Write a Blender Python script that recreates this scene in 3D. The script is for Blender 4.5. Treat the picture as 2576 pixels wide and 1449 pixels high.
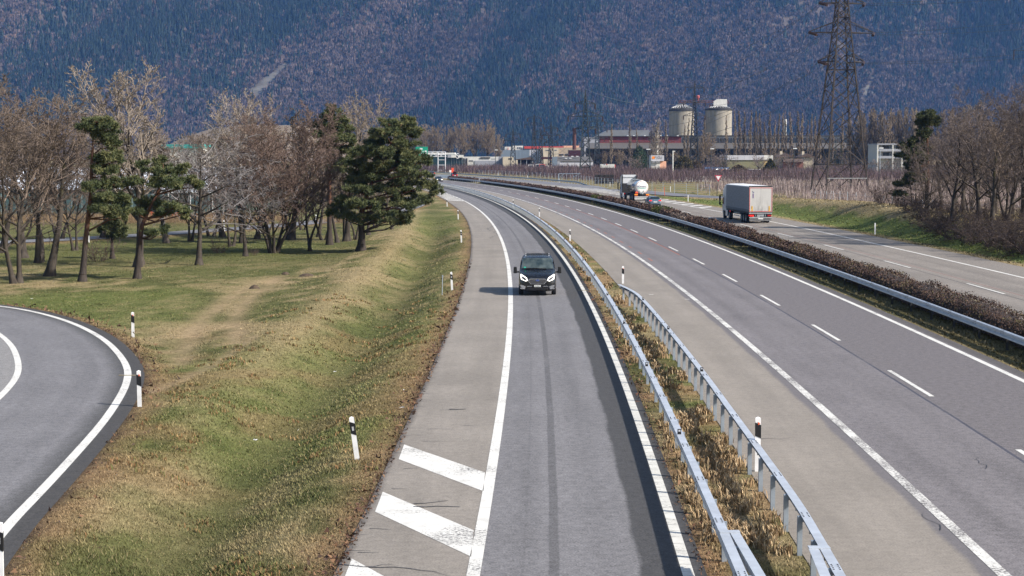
import bpy, math, random
import numpy as np
from mathutils import Vector, Matrix
R = math.radians
for o in list(bpy.data.objects): bpy.data.objects.remove(o)
SC = bpy.context.scene
COL = SC.collection

# ------------------------------------------------------------------ camera, sky, sun, exposure
FD, CAMH, CXP, CYP, YH = 4293.0, 7.35, 1288.0, 724.5, 389.0
PITCH = math.atan((CYP - YH) / FD)
cam = bpy.data.cameras.new('camera'); camo = bpy.data.objects.new('camera', cam); COL.objects.link(camo)
camo.location = (0, 0, CAMH); camo.rotation_euler = (math.pi / 2 - PITCH, 0, 0)
cam.sensor_width = 36; cam.lens = 36 * FD / 2576; cam.clip_start = 0.5; cam.clip_end = 20000
SC.camera = camo
SUN_AZ, SUN_EL = R(113), R(36)
w = bpy.data.worlds.new("World"); SC.world = w; w.use_nodes = True
nt = w.node_tree; bg = nt.nodes['Background']
sky = nt.nodes.new('ShaderNodeTexSky'); sky.sky_type = 'NISHITA'; sky.sun_disc = False
sky.sun_elevation = SUN_EL; sky.sun_rotation = SUN_AZ
sky.air_density = 1.2; sky.dust_density = 1.5
nt.links.new(sky.outputs[0], bg.inputs[0]); bg.inputs[1].default_value = 0.095
sl = bpy.data.lights.new('sun', 'SUN'); sl.energy = 5.0; sl.angle = R(1.2); sl.color = (1, 0.93, 0.83)
so = bpy.data.objects.new('sun', sl); COL.objects.link(so)
sd = Vector((math.sin(SUN_AZ) * math.cos(SUN_EL), math.cos(SUN_AZ) * math.cos(SUN_EL), math.sin(SUN_EL)))
so.rotation_euler = sd.to_track_quat('Z', 'Y').to_euler(); so.location = (60, -40, 80)
vs = SC.view_settings; vs.view_transform = 'Standard'; vs.look = 'None'; vs.gamma = 1; vs.exposure = 0.78
SC.cycles.max_bounces = 5; SC.cycles.diffuse_bounces = 2; SC.cycles.glossy_bounces = 3
SC.cycles.transmission_bounces = 3; SC.cycles.volume_bounces = 1; SC.cycles.transparent_max_bounces = 6

# ------------------------------------------------------------------ helpers
cP, sP = math.cos(PITCH), math.sin(PITCH)
def ray(x, y):
    u = (x - CXP) / FD; v = -(y - CYP) / FD
    return np.array([u, cP + v * sP, -sP + v * cP])
def at(x, y, z=0.0):
    """ground point (height z) seen at a photo position"""
    d = ray(x, y); t = (z - CAMH) / d[2]
    return d[0] * t, d[1] * t
def far(x, y, Y):
    """point at distance Y seen at a photo position"""
    d = ray(x, y); t = Y / d[1]
    return d[0] * t, Y, CAMH + d[2] * t

def hashn(ix, iy, seed):
    h = (ix.astype(np.int64) * 374761393 + iy.astype(np.int64) * 668265263 + seed * 1442695041) & 0xffffffff
    h = ((h ^ (h >> 13)) * 1274126177) & 0xffffffff
    return ((h ^ (h >> 16)) & 0xffffff) / float(0xffffff)
def vnoise(x, y, seed=0):
    x = np.asarray(x, float); y = np.asarray(y, float)
    ix = np.floor(x); iy = np.floor(y); fx = x - ix; fy = y - iy
    fx = fx * fx * (3 - 2 * fx); fy = fy * fy * (3 - 2 * fy)
    a = hashn(ix, iy, seed); b = hashn(ix + 1, iy, seed); c = hashn(ix, iy + 1, seed); d = hashn(ix + 1, iy + 1, seed)
    return a + (b - a) * fx + (c - a) * fy + (a - b - c + d) * fx * fy
def fbm(x, y, seed=0, o=4):
    s = 0; a = 1; t = 0
    for i in range(o):
        s = s + a * vnoise(np.asarray(x) * 2 ** i, np.asarray(y) * 2 ** i, seed + i * 17); t += a; a *= 0.5
    return s / t
def sstep(a, b, x):
    t = np.clip((np.asarray(x, float) - a) / (b - a), 0, 1); return t * t * (3 - 2 * t)

def tag(o, label=None, cat=None, group=None, kind=None):
    if label: o['label'] = label
    if cat: o['category'] = cat
    if group: o['group'] = group
    if kind: o['kind'] = kind
    return o
def empty(name, loc, rz=0, label=None, cat=None, group=None):
    o = bpy.data.objects.new(name, None); COL.objects.link(o); o.location = loc; o.rotation_euler = (0, 0, rz)
    o.empty_display_size = 0.3
    return tag(o, label, cat, group)
def link(name, me, parent=None, loc=None):
    o = bpy.data.objects.new(name, me); COL.objects.link(o)
    if parent: o.parent = parent
    if loc is not None: o.location = loc
    return o
def np_mesh(name, V, F, mats, parent=None, col=None, smooth=False, mi=None):
    V = np.asarray(V, np.float32).reshape(-1, 3); F = np.asarray(F, np.int32); k = F.shape[1]
    me = bpy.data.meshes.new(name)
    me.vertices.add(len(V)); me.vertices.foreach_set('co', V.ravel())
    me.loops.add(F.size); me.loops.foreach_set('vertex_index', F.ravel())
    me.polygons.add(len(F)); me.polygons.foreach_set('loop_start', np.arange(0, F.size, k, dtype=np.int32))
    if mi is not None: me.polygons.foreach_set('material_index', np.asarray(mi, np.int32))
    if smooth: me.polygons.foreach_set('use_smooth', np.ones(len(F), bool))
    me.update(calc_edges=True)
    if col is not None:
        a = me.color_attributes.new('tint', 'FLOAT_COLOR', 'POINT')
        c = np.ones((len(V), 4), np.float32); c[:, :3] = col; a.data.foreach_set('color', c.ravel())
    for m in (mats if isinstance(mats, (list, tuple)) else [mats]): me.materials.append(m)
    return link(name, me, parent)

class MB:
    def __init__(s): s.v = []; s.f = []; s.m = []; s.uv = None
    def add(s, vs, fs, m=0):
        b = len(s.v); s.v += [tuple(map(float, p)) for p in vs]
        for f in fs: s.f.append([b + i for i in f]); s.m.append(m)
    def box(s, c, d, rz=0, m=0, tap=1.0):
        x, y, z = d[0] / 2, d[1] / 2, d[2] / 2; ca, sa = math.cos(rz), math.sin(rz); P = []
        for k, t in ((-1, 1), (1, tap)):
            for (i, j) in ((-1, -1), (1, -1), (1, 1), (-1, 1)):
                px, py = i * x * t, j * y * t
                P.append((c[0] + px * ca - py * sa, c[1] + px * sa + py * ca, c[2] + k * z))
        s.add(P, [(3, 2, 1, 0), (4, 5, 6, 7), (0, 1, 5, 4), (1, 2, 6, 5), (2, 3, 7, 6), (3, 0, 4, 7)], m); return s
    def tube(s, p0, p1, r0, r1=None, n=8, m=0, cap=True):
        r1 = r0 if r1 is None else r1; p0 = Vector(p0); p1 = Vector(p1); d = p1 - p0
        if d.length < 1e-6: return s
        d.normalize(); a = d.orthogonal().normalized(); b = d.cross(a); P = []
        for p, r in ((p0, r0), (p1, r1)):
            for i in range(n):
                t = 2 * math.pi * i / n; P.append(p + a * math.cos(t) * r + b * math.sin(t) * r)
        F = [(i, (i + 1) % n, n + (i + 1) % n, n + i) for i in range(n)]
        if cap: F += [tuple(range(n - 1, -1, -1)), tuple(range(n, 2 * n))]
        s.add(P, F, m); return s
    def prism(s, pts, a, b, axis='y', m=0):
        """outline pts in the plane normal to axis, from a to b along it"""
        n = len(pts); P = []
        for t in (a, b):
            for (u, v) in pts:
                P.append({'y': (u, t, v), 'x': (t, u, v), 'z': (u, v, t)}[axis])
        F = [(i, (i + 1) % n, n + (i + 1) % n, n + i) for i in range(n)] + [tuple(range(n - 1, -1, -1)), tuple(range(n, 2 * n))]
        s.add(P, F, m); return s
    def lathe(s, prof, n=16, c=(0, 0, 0), m=0):
        P = []; F = []
        for (r, z) in prof:
            for i in range(n):
                t = 2 * math.pi * i / n; P.append((c[0] + r * math.cos(t), c[1] + r * math.sin(t), c[2] + z))
        for k in range(len(prof) - 1):
            for i in range(n): F.append((k * n + i, k * n + (i + 1) % n, (k + 1) * n + (i + 1) % n, (k + 1) * n + i))
        s.add(P, F, m); return s
    def build(s, name, mats, parent=None, smooth=False, bevel=0, sub=0):
        me = bpy.data.meshes.new(name); me.from_pydata(s.v, [], s.f)
        for mm in (mats if isinstance(mats, (list, tuple)) else [mats]): me.materials.append(mm)
        me.polygons.foreach_set('material_index', s.m)
        import bmesh
        bm = bmesh.new(); bm.from_mesh(me); bmesh.ops.recalc_face_normals(bm, faces=bm.faces); bm.to_mesh(me); bm.free()
        if smooth: me.polygons.foreach_set('use_smooth', [True] * len(me.polygons))
        me.update(); o = link(name, me, parent)
        if bevel:
            b = o.modifiers.new('b', 'BEVEL'); b.width = bevel; b.segments = 2; b.limit_method = 'ANGLE'
        if sub:
            b = o.modifiers.new('s', 'SUBSURF'); b.levels = sub; b.render_levels = sub
        return o
def dup(root, loc=None, rz=None, label=None, group=None, scale=None, cat=None):
    r = root.copy(); COL.objects.link(r)
    if loc is not None: r.location = loc
    if rz is not None: r.rotation_euler = (0, 0, rz)
    if scale is not None: r.scale = scale if hasattr(scale, '__len__') else (scale,) * 3
    if label: r['label'] = label
    if group: r['group'] = group
    if cat: r['category'] = cat
    for ch in list(root.children):
        c = ch.copy(); COL.objects.link(c); c.parent = r
        for g in list(ch.children):
            d = g.copy(); COL.objects.link(d); d.parent = c
    return r
def lettering(txt, size, mat, parent, loc, rot, name='lettering', extrude=0.004):
    cu = bpy.data.curves.new(name, 'FONT'); cu.body = txt; cu.size = size; cu.extrude = extrude
    cu.align_x = 'CENTER'; cu.align_y = 'CENTER'; cu.materials.append(mat)
    q = bpy.data.objects.new('text', cu); COL.objects.link(q); bpy.context.view_layer.update()
    me = bpy.data.meshes.new_from_object(q.evaluated_get(bpy.context.evaluated_depsgraph_get()))
    bpy.data.objects.remove(q); me.materials.clear(); me.materials.append(mat)
    o = link(name, me, parent, loc); o.rotation_euler = rot
    return o

# ------------------------------------------------------------------ materials
def lin(r, g, b):
    f = lambda c: c / 12.92 if c <= 0.04045 else ((c + 0.055) / 1.055) ** 2.4
    return (f(r / 255), f(g / 255), f(b / 255))
class NT:
    def __init__(s, name):
        s.m = bpy.data.materials.new(name); s.m.use_nodes = True; s.t = s.m.node_tree
        s.b = s.t.nodes['Principled BSDF']; s.b.inputs['Specular IOR Level'].default_value = 0.3
    def n(s, k): return s.t.nodes.new(k)
    def set(s, sock, v):
        if isinstance(v, bpy.types.NodeSocket): s.t.links.new(v, sock)
        elif isinstance(v, (tuple, list)) and len(v) == 3 and sock.type == 'RGBA': sock.default_value = (*v, 1)
        else: sock.default_value = v
    def co(s, k='Object'): return s.n('ShaderNodeTexCoord').outputs[k]
    def pos(s): return s.n('ShaderNodeNewGeometry').outputs['Position']
    def mapv(s, v, sc):
        m = s.n('ShaderNodeMapping'); s.set(m.inputs['Vector'], v); m.inputs['Scale'].default_value = sc; return m.outputs[0]
    def noise(s, v, scale, det=3, rough=0.55):
        m = s.n('ShaderNodeTexNoise'); s.set(m.inputs['Vector'], v); m.inputs['Scale'].default_value = scale
        m.inputs['Detail'].default_value = det; m.inputs['Roughness'].default_value = rough; return m.outputs[0]
    def math(s, op, a, b=0.0, clamp=False):
        m = s.n('ShaderNodeMath'); m.operation = op; m.use_clamp = clamp; s.set(m.inputs[0], a); s.set(m.inputs[1], b); return m.outputs[0]
    def mr(s, v, a, b, c=0.0, d=1.0, smooth=False):
        m = s.n('ShaderNodeMapRange'); s.set(m.inputs[0], v); m.clamp = True
        if smooth: m.interpolation_type = 'SMOOTHSTEP'
        for i, q in enumerate((a, b, c, d)): m.inputs[1 + i].default_value = q
        return m.outputs[0]
    def mix(s, f, a, b, mode='MIX'):
        m = s.n('ShaderNodeMix'); m.data_type = 'RGBA'; m.blend_type = mode
        s.set(m.inputs[0], f); s.set(m.inputs[6], a); s.set(m.inputs[7], b); return m.outputs[2]
    def sep(s, v):
        m = s.n('ShaderNodeSeparateXYZ'); s.set(m.inputs[0], v); return m.outputs
    def attr(s, n):
        m = s.n('ShaderNodeVertexColor'); m.layer_name = n; return m.outputs[0]
    def bump(s, h, st, d=0.02):
        m = s.n('ShaderNodeBump'); s.set(m.inputs['Height'], h); m.inputs['Strength'].default_value = st; m.inputs['Distance'].default_value = d
        s.t.links.new(m.outputs[0], s.b.inputs['Normal'])
    def out(s, col, rough=0.8, metal=0.0, spec=None):
        s.set(s.b.inputs['Base Color'], col); s.set(s.b.inputs['Roughness'], rough); s.set(s.b.inputs['Metallic'], metal)
        if spec is not None: s.b.inputs['Specular IOR Level'].default_value = spec
        return s.m
def simple(name, col, rough=0.7, metal=0.0, var=0.25, scale=3.0, spec=None, bump=0):
    t = NT(name); p = t.co(); f = t.mr(t.noise(p, scale, 4), 0.3, 0.7, 1 - var, 1 + var)
    m = t.n('ShaderNodeMix'); m.data_type = 'RGBA'; m.blend_type = 'MULTIPLY'; m.inputs[0].default_value = 1
    t.set(m.inputs[6], col); c = t.n('ShaderNodeCombineColor')
    for i in range(3): t.set(c.inputs[i], f)
    t.set(m.inputs[7], c.outputs[0])
    if bump: t.bump(t.noise(p, scale * 6, 3), bump)
    return t.out(m.outputs[2], rough, metal, spec)
def emis(name, col, st):
    t = NT(name); t.b.inputs['Emission Color'].default_value = (*col, 1); t.b.inputs['Emission Strength'].default_value = st
    return t.out(col, 0.4)

def m_asphalt(name, base, tracks=(), seams=(), bands=(), patch=0.12, grain=0.6, stain=None, grainsc=24, tint=None):
    """UV x = metres across, y = metres along"""
    t = NT(name); uv = t.co('UV'); xy = t.sep(uv); P = t.pos()
    col = t.mix(t.mr(t.noise(P, 0.35, 4), 0.35, 0.7), tuple(c * (1 - patch) for c in base), tuple(c * (1 + patch) for c in base))
    st = t.noise(t.mapv(uv, (1.1, 0.035, 1)), 1.0, 4)                       # long streaks along the lane
    col = t.mix(t.mr(st, 0.38, 0.68, 0, 0.6), col, tuple(c * 0.74 for c in base)); col = t.mix(t.mr(t.noise(t.mapv(P, (.5, .22, 1)), 0.55, 5, .65), .5, .72, 0, .55), col, tuple(c * .7 for c in base)); col = t.mix(t.mr(t.noise(P, 1.7, 5, .7), .62, .74, 0, .35), col, tuple(c * 1.25 for c in base))
    wob = t.math('MULTIPLY', t.math('SUBTRACT', t.noise(t.mapv(uv, (0.0, 0.25, 1)), 1.0, 5), 0.5), 0.5)
    fin = t.math('MULTIPLY', t.math('SUBTRACT', t.noise(P, 9.0, 3), 0.5), 0.12)
    X = t.math('ADD', xy[0], t.math('ADD', t.math('MULTIPLY', wob, 0.6), fin))
    for (c, wd, fac) in tracks:
        d = t.math('ABSOLUTE', t.math('SUBTRACT', X, c)); f = t.mr(d, 0.0, wd, 1, 0, True)
        col = t.mix(t.math('MULTIPLY', f, 0.9), col, t.mix(1.0, col, (fac, fac, fac), 'MULTIPLY'))
    for (a, b, cc, soft) in bands:
        f = t.math('MULTIPLY', t.mr(X, a - soft, a + soft), t.mr(X, b - soft, b + soft, 1, 0))
        col = t.mix(f, col, cc)
    Xs = t.math('ADD', xy[0], t.math('MULTIPLY', wob, 0.12))
    for (c, wd, cc, fac) in seams:
        d = t.math('ABSOLUTE', t.math('SUBTRACT', Xs, c)); f = t.mr(d, wd * 0.7, wd, 1, 0)
        br = t.mr(t.noise(t.mapv(uv, (0, 0.12, 1)), 1.0, 4), 0.28, 0.42)
        col = t.mix(t.math('MULTIPLY', t.math('MULTIPLY', f, fac), br), col, cc)
    g = t.noise(P, grainsc, 2, 0.8); g2 = t.noise(P, grainsc / 5, 3, 0.7)
    gg = t.math('ADD', t.mr(g, 0.25, 0.75, 1 - grain, 1 + grain), t.mr(g2, 0.3, 0.7, -grain * 0.4, grain * 0.4))
    c = t.n('ShaderNodeCombineColor')
    for i in range(3): t.set(c.inputs[i], gg)
    col = t.mix(1.0, col, c.outputs[0], 'MULTIPLY')
    t.bump(g, 0.25, 0.01)
    return t.out(col, 0.82, 0, 0.25)
def m_paint(name, wear=0.35, under=(0.12, 0.115, 0.115), base=(0.66, 0.65, 0.62), jn=0):
    t = NT(name); P = t.pos()
    n1 = t.noise(P, 14, 5, 0.75); n2 = t.noise(P, 0.6, 2)
    f = t.mr(t.math('ADD', n1, t.math('MULTIPLY', t.math('SUBTRACT', n2, 0.5), 0.5)), wear - 0.04, wear + 0.06)
    c2 = t.mix(t.mr(t.noise(P, 2.2, 5, .7), .3, .7), tuple(c * 0.72 for c in base), base)
    return t.out(t.mix(f, under, c2), 0.7)
def m_bark(name, a, b, sc=6):
    t = NT(name); p = t.co(); n = t.noise(t.mapv(p, (1, 1, 0.25)), sc, 5, 0.7)
    c = t.mix(t.mr(n, 0.3, 0.7), a, b)
    li = t.mr(t.noise(p, 1.4, 3), 0.58, 0.72)
    c = t.mix(t.math('MULTIPLY', li, 0.55), c, (0.13, 0.12, 0.03))
    t.bump(n, 0.6, 0.04)
    return t.out(c, 0.95, 0, 0.1)
def m_pinebark(name):
    t = NT(name); p = t.co(); n = t.noise(t.mapv(p, (1, 1, .3)), 6, 5, .7); z = t.math('ADD', t.sep(p)[2], t.math('MULTIPLY', n, 1.5))
    c = t.mix(t.mr(n, .3, .7), (.028, .023, .021), (.062, .052, .046)); c2 = t.mix(t.mr(n, .3, .7), (.07, .035, .024), (.16, .085, .055))
    t.bump(n, .6, .04); return t.out(t.mix(t.mr(z, 2.6, 4.6), c, c2), .95, 0, .1)
def m_twig(name, a, b):
    t = NT(name); p = t.co(); i = t.n('ShaderNodeObjectInfo').outputs['Random']
    f = t.mr(t.math('ADD', t.noise(p, 0.9, 3), t.math('MULTIPLY', t.math('SUBTRACT', i, 0.5), 0.35)), 0.3, 0.7)
    return t.out(t.mix(f, a, b), 0.85, 0, 0.15)
def m_tint(name, rough=0.9, var=0.3, sc=6.0, spec=0.1):
    t = NT(name); c = t.attr('tint'); n = t.mr(t.noise(t.pos(), sc, 4, 0.7), 0.25, 0.75, 1 - var, 1 + var)
    k = t.n('ShaderNodeCombineColor')
    for i in range(3): t.set(k.inputs[i], n)
    return t.out(t.mix(1.0, c, k.outputs[0], 'MULTIPLY'), rough, 0, spec)
# ------------------------------------------------------------------ road geometry (plan curves, metres)
def pol(c): return lambda Y: np.polyval(c, np.asarray(Y, float) / 100)
B0 = pol([-0.029, -2.013, 3.571, 0.0])                       # bend shared by both carriageways
def blend(f, g, a=330, b=420): return lambda Y: f(Y) + (g(Y) - f(Y)) * sstep(a, b, Y)
hw = lambda c: (lambda Y: B0(Y) + c)
rampL = blend(pol([-0.039, -1.954, 3.371, -1.502]), hw(-1.2))
rampR = blend(pol([0.032, -2.289, 4.011, 2.114]), hw(2.6))
rampE = blend(pol([0.064, -2.218, 3.863, 2.473]), hw(3.2))
shL = blend(lambda Y: np.polyval([-0.223, -1.176, 2.349, -3.711], np.asarray(Y, float) / 100), lambda Y: B0(Y) - 4.4, 250, 330)
gr1 = blend(pol([0.037, -2.367, 4.127, 2.709]), hw(3.6))
hwE, hwL, dashL, hwR, hwRE = hw(4.45), hw(7.75), hw(11.5), hw(15.3), hw(15.95)
gr3, c2E, c2L, c2D, c2R, c2RE = hw(17.1), hw(20.0), hw(20.7), hw(24.5), hw(29.1), hw(32.1)
def decel(Y): return B0(Y) + 40.3 - 3.5 * sstep(520, 700, Y)
def geo(a, b, k=0.012, mn=0.3):
    o = [a]
    while o[-1] < b: o.append(o[-1] + max(mn, o[-1] * k))
    return np.array(o)
def cpts(f, ys): return np.stack([f(ys), ys], 1)
def chaikin(P, n=3):
    P = np.array(P, float)
    for _ in range(n):
        Q = [P[0]]
        for i in range(len(P) - 1): Q += [P[i] * .75 + P[i + 1] * .25, P[i] * .25 + P[i + 1] * .75]
        P = np.array(Q + [P[-1]])
    return P
def resample(P, d):
    s = np.r_[0, np.cumsum(np.linalg.norm(np.diff(P, axis=0), axis=1))]
    t = np.arange(0, s[-1], d); return np.stack([np.interp(t, s, P[:, 0]), np.interp(t, s, P[:, 1])], 1)
def normals(P):
    d = np.gradient(P, axis=0); d /= np.linalg.norm(d, axis=1)[:, None] + 1e-9
    return np.stack([d[:, 1], -d[:, 0]], 1)                   # to the right of travel
def ribbon(name, PL, PR, z, mat, nx=2, uoff=0.0, zf=None):
    """sheet between two plan curves; UV = metres across from the left curve, metres along"""
    PL = np.asarray(PL); PR = np.asarray(PR); n = len(PL)
    t = np.linspace(0, 1, nx); V = PL[:, None] * (1 - t)[None, :, None] + PR[:, None] * t[None, :, None]
    wd = np.linalg.norm(PR - PL, axis=1); s = np.r_[0, np.cumsum(np.linalg.norm(np.diff(PL, axis=0), axis=1))]
    Z = np.full((n, nx), z, float)
    if zf is not None: Z += zf(V[..., 0], V[..., 1])
    VV = np.concatenate([V, Z[..., None]], 2).reshape(-1, 3)
    i = np.arange(n - 1)[:, None] * nx + np.arange(nx - 1)[None]; i = i.ravel()
    F = np.stack([i, i + 1, i + nx + 1, i + nx], 1)
    o = np_mesh(name, VV, F, mat); uv = o.data.uv_layers.new(name='UVMap')
    U = (wd[:, None] * t[None] + uoff); S = np.repeat(s[:, None], nx, 1)
    UV = np.stack([U.ravel(), S.ravel()], 1)[F.ravel()].astype(np.float32)
    uv.data.foreach_set('uv', UV.ravel()); o['kind'] = 'structure'
    return o
def quads(name, Q, z, mat):
    Q = np.asarray(Q, float).reshape(-1, 4, 2); V = np.concatenate([Q, np.full((len(Q), 4, 1), z)], 2)
    return tag(np_mesh(name, V, np.arange(len(Q) * 4).reshape(-1, 4), mat), kind='structure')

# loop road on the left
LO = chaikin([(-7.4, 14), (-8.6, 23), (-9.4, 28.5), (-10.0, 33.1), (-10.32, 37), (-10.7, 41.1), (-11.19, 46), (-11.74, 50.3), (-12.39, 54.5), (-13.17, 58.2), (-14.35, 62.2),
              (-16.05, 67.2), (-18.21, 72.3), (-20.52, 76.8), (-23.18, 80.9), (-25.9, 83.7), (-29.5, 86), (-34, 87.2), (-40, 86.5), (-47, 83)], 3)
LO = resample(LO, 0.6); LN = normals(LO)                       # LN points right of travel = outward
LN = np.stack([np.convolve(np.pad(LN[:, i], 4, 'edge'), np.ones(9) / 9, 'valid') for i in (0, 1)], 1)
# road behind the trees
BR = resample(chaikin([(-60, 132), (-45, 140), (-33.5, 157), (-29.5, 166), (-25.2, 175), (-20.3, 190), (-17, 208), (-15, 232), (-14.5, 262), (-17, 300)], 3), 2.0)
BN = normals(BR)
# slip road joining on the right
ON = resample(chaikin([(96, 224), (70, 248), (50, 270), (40, 284), (32.5, 303), (27.5, 330), (22.5, 365)], 3), 2.0); ONn = normals(ON)

def pdist(x, y, P):
    """distance to a polyline, and the side (+ = right of travel)"""
    x = np.asarray(x, float).ravel(); y = np.asarray(y, float).ravel(); best = np.full(x.shape, 1e9); side = np.zeros(x.shape)
    for i in range(len(P) - 1):
        a = P[i]; d = P[i + 1] - a; L = d @ d
        t = np.clip(((x - a[0]) * d[0] + (y - a[1]) * d[1]) / L, 0, 1)
        dx = x - a[0] - t * d[0]; dy = y - a[1] - t * d[1]; q = dx * dx + dy * dy
        m = q < best; best[m] = q[m]; side[m] = np.sign(dx[m] * d[1] - dy[m] * d[0])
    return np.sqrt(best), side
def roadgap(x, y):
    """signed clearance (m) to the nearest pavement, negative on it"""
    x = np.asarray(x, float); y = np.asarray(y, float); yc = np.clip(y, 10, 760)
    def band(a, b): return np.maximum(a - x, x - b)
    g = band(shL(yc), rampE(yc)); g = np.minimum(g, band(hwE(yc), hwRE(yc))); g = np.minimum(g, band(c2E(yc), c2RE(yc)))
    g = np.minimum(g, np.where(yc > 300, band(c2E(yc), decel(yc)), 1e3))
    sh = x.shape; xf = x.ravel(); yf = y.ravel(); gf = g.ravel().copy()
    m = (yf < 100) & (xf < -5) & (xf > -60)
    if m.any():
        d, s = pdist(xf[m], yf[m], LO[::2]); q = np.where(s > 0, d - 0.6, np.where(d < 7.4, -np.minimum(d + 0.6, 7.4 - d), d - 7.4)); gf[m] = np.minimum(gf[m], q)
    m = (yf > 120) & (yf < 310) & (xf < -8) & (xf > -70)
    if m.any(): d, s = pdist(xf[m], yf[m], BR[::2]); gf[m] = np.minimum(gf[m], d - 2.0)
    m = (yf > 215) & (yf < 372) & (xf > 15) & (xf < 110)
    if m.any(): d, s = pdist(xf[m], yf[m], ON[::2]); gf[m] = np.minimum(gf[m], d - 3.4)
    return gf.reshape(sh)
def hground(x, y, gap=None):
    x = np.asarray(x, float); y = np.asarray(y, float); yc = np.clip(y, 10, 760)
    s = shL(yc) - x
    f = sstep(15, 30, y) * (1 - sstep(140, 230, y))
    h = -0.75 * np.exp(-((s - 3.5) / 1.6) ** 2) * f + 0.12 * np.exp(-((s - 7.0) / 1.5) ** 2) * f
    h = h - 0.25 * sstep(6, 12, s) * f
    t = x - (B0(yc) + 32.1)
    H = np.where(y < 200, 1.9, np.interp(y, [200, 235, 262, 285], [1.9, 1.35, 0.7, 0.0]))
    h = h + H * sstep(1.5, 7.5, t) * (1 - sstep(10, 20, t) * sstep(150, 180, y)) * (t > 0)
    h = h + 0.05 * (fbm(x * 0.35, y * 0.35, 5, 3) - 0.5) * sstep(0.5, 2.5, np.minimum(np.abs(s), 9)) * (y < 320)
    g = roadgap(x, y) if gap is None else gap
    k = sstep(-0.1, 1.6, g)
    return h * k - 0.012 - 0.10 * (1 - sstep(-0.7, -0.05, g))
TR = [chaikin([at(*p) for p in q], 2) for q in ([(705, 683), (655, 715), (600, 765), (585, 810), (600, 860)], [(640, 700), (560, 745), (497, 795), (470, 850), (455, 905)], [(640, 845), (560, 905), (470, 950), (375, 983)])]
TC = chaikin([at(*p) for p in [(690, 690), (610, 745), (545, 800), (520, 870)]], 2)
GREEN, STRAW, BROWN, DGREEN, BARE, LGREEN = [np.array(c) for c in
    ((0.102, 0.108, 0.042), (0.275, 0.217, 0.122), (0.205, 0.135, 0.076), (0.052, 0.062, 0.024), (0.34, 0.25, 0.155), (0.118, 0.148, 0.042))]
def gcol(x, y, gap):
    """what grows where: green, straw, dead brown along the kerbs, bare ruts"""
    x = np.asarray(x, float); y = np.asarray(y, float); yc = np.clip(y, 10, 760)
    n1 = fbm(x * 0.16, y * 0.11, 3, 4); n2 = fbm(x * 0.9, y * 0.6, 9, 4); n3 = fbm(x * 0.05, y * 0.035, 21, 3)
    mixw = lambda a, b, f: a + (b - a) * f[..., None]
    c = mixw(GREEN, STRAW, sstep(0.38, 0.66, n1 * 0.5 + n2 * 0.5)); c = mixw(c, LGREEN * 0.9, sstep(0.52, 0.68, n3) * 0.6)
    c = mixw(c, DGREEN, sstep(0.62, 0.74, 1 - n2) * 0.55)
    c = mixw(c, BROWN * 1.15, sstep(0.50, 0.66, fbm(x * 0.3, y * 0.2, 77, 4)) * 0.55 * (y < 75))
    s = shL(yc) - x; left = (s > 0) & (y < 260)
    c = mixw(c, STRAW * 1.05, np.exp(-((s - 6.3) / 0.9) ** 2) * 0.75 * left * sstep(48, 70, y))
    c = mixw(c, GREEN * 0.85, np.exp(-((s - 3.4) / 1.5) ** 2) * 0.55 * left)
    
    far_ = left & (s > 9)
    c = mixw(c, GREEN * 0.9, sstep(105, 122, y) * 0.7 * far_)
    e = 0.9 + 0.7 * (n2 - 0.4)
    ke = 1 - sstep(0.25, 1.3, gap / np.maximum(e, .2)); c = mixw(c, BROWN * 1.1, ke * (0.35 + 0.6 * n2) * (x < 5)); c = mixw(c, np.array((.06, .042, .033)), (1 - sstep(0.0, 0.22, gap)) * .8 * (x < 5))
    w = (x > gr1(yc) - 1) & (x < hwE(yc) + .2) & (y < 260)
    c = mixw(c, BROWN * 1.15, sstep(0.40, 0.62, n2) * 0.8 * w); c = mixw(c, GREEN * .8, sstep(0.5, 0.62, fbm(x * .7, y * .3, 88, 3)) * 0.8 * w); c = mixw(c, STRAW * 0.95, sstep(0.52, 0.7, fbm(x * .8, y * .25, 33, 3)) * 0.8 * w)
    t = x - (B0(yc) + 32.1); rb = (t > 0) & (y < 300)
    c = mixw(c, LGREEN * 1.0, rb * sstep(0.8, 1.8, t) * (1 - sstep(4.0, 5.6, t + (n2 - .5) * 2)) * 0.9)
    c = mixw(c, STRAW * 0.9, rb * np.maximum(1 - sstep(0.5, 1.3, t), sstep(4.6, 6.2, t + (n2 - .5) * 2)) * 0.85)
    md = (x > hwRE(yc)) & (x < c2E(yc)); c = mixw(c, GREEN * 0.55 + BROWN * 0.25, md * 0.8)
    tr = np.zeros(x.shape).ravel(); m = (x.ravel() < -2) & (x.ravel() > -30) & (y.ravel() < 130)
    if m.any():
        xs, ys = x.ravel()[m], y.ravel()[m]; q = np.zeros(xs.shape); nn = n2.ravel()[m]
        for P, wd in ((TR[0], 0.55), (TR[1], 0.6), (TR[2], 0.35)):
            d, _ = pdist(xs, ys, P); q = np.maximum(q, np.exp(-(d / wd) ** 2) * (0.55 + 0.8 * nn))
        d, _ = pdist(xs, ys, TC); q = np.maximum(q, 0.55 * np.exp(-(d / 1.4) ** 2) * sstep(0.36, 0.6, nn))
        tr[m] = np.clip(q, 0, 1)
    tr = tr.reshape(x.shape)
    c = mixw(c, BARE, tr * 0.66)
    fr = sstep(300, 430, y); c = mixw(c, STRAW * 0.55 + GREEN * 0.35, fr)
    return c, tr

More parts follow.
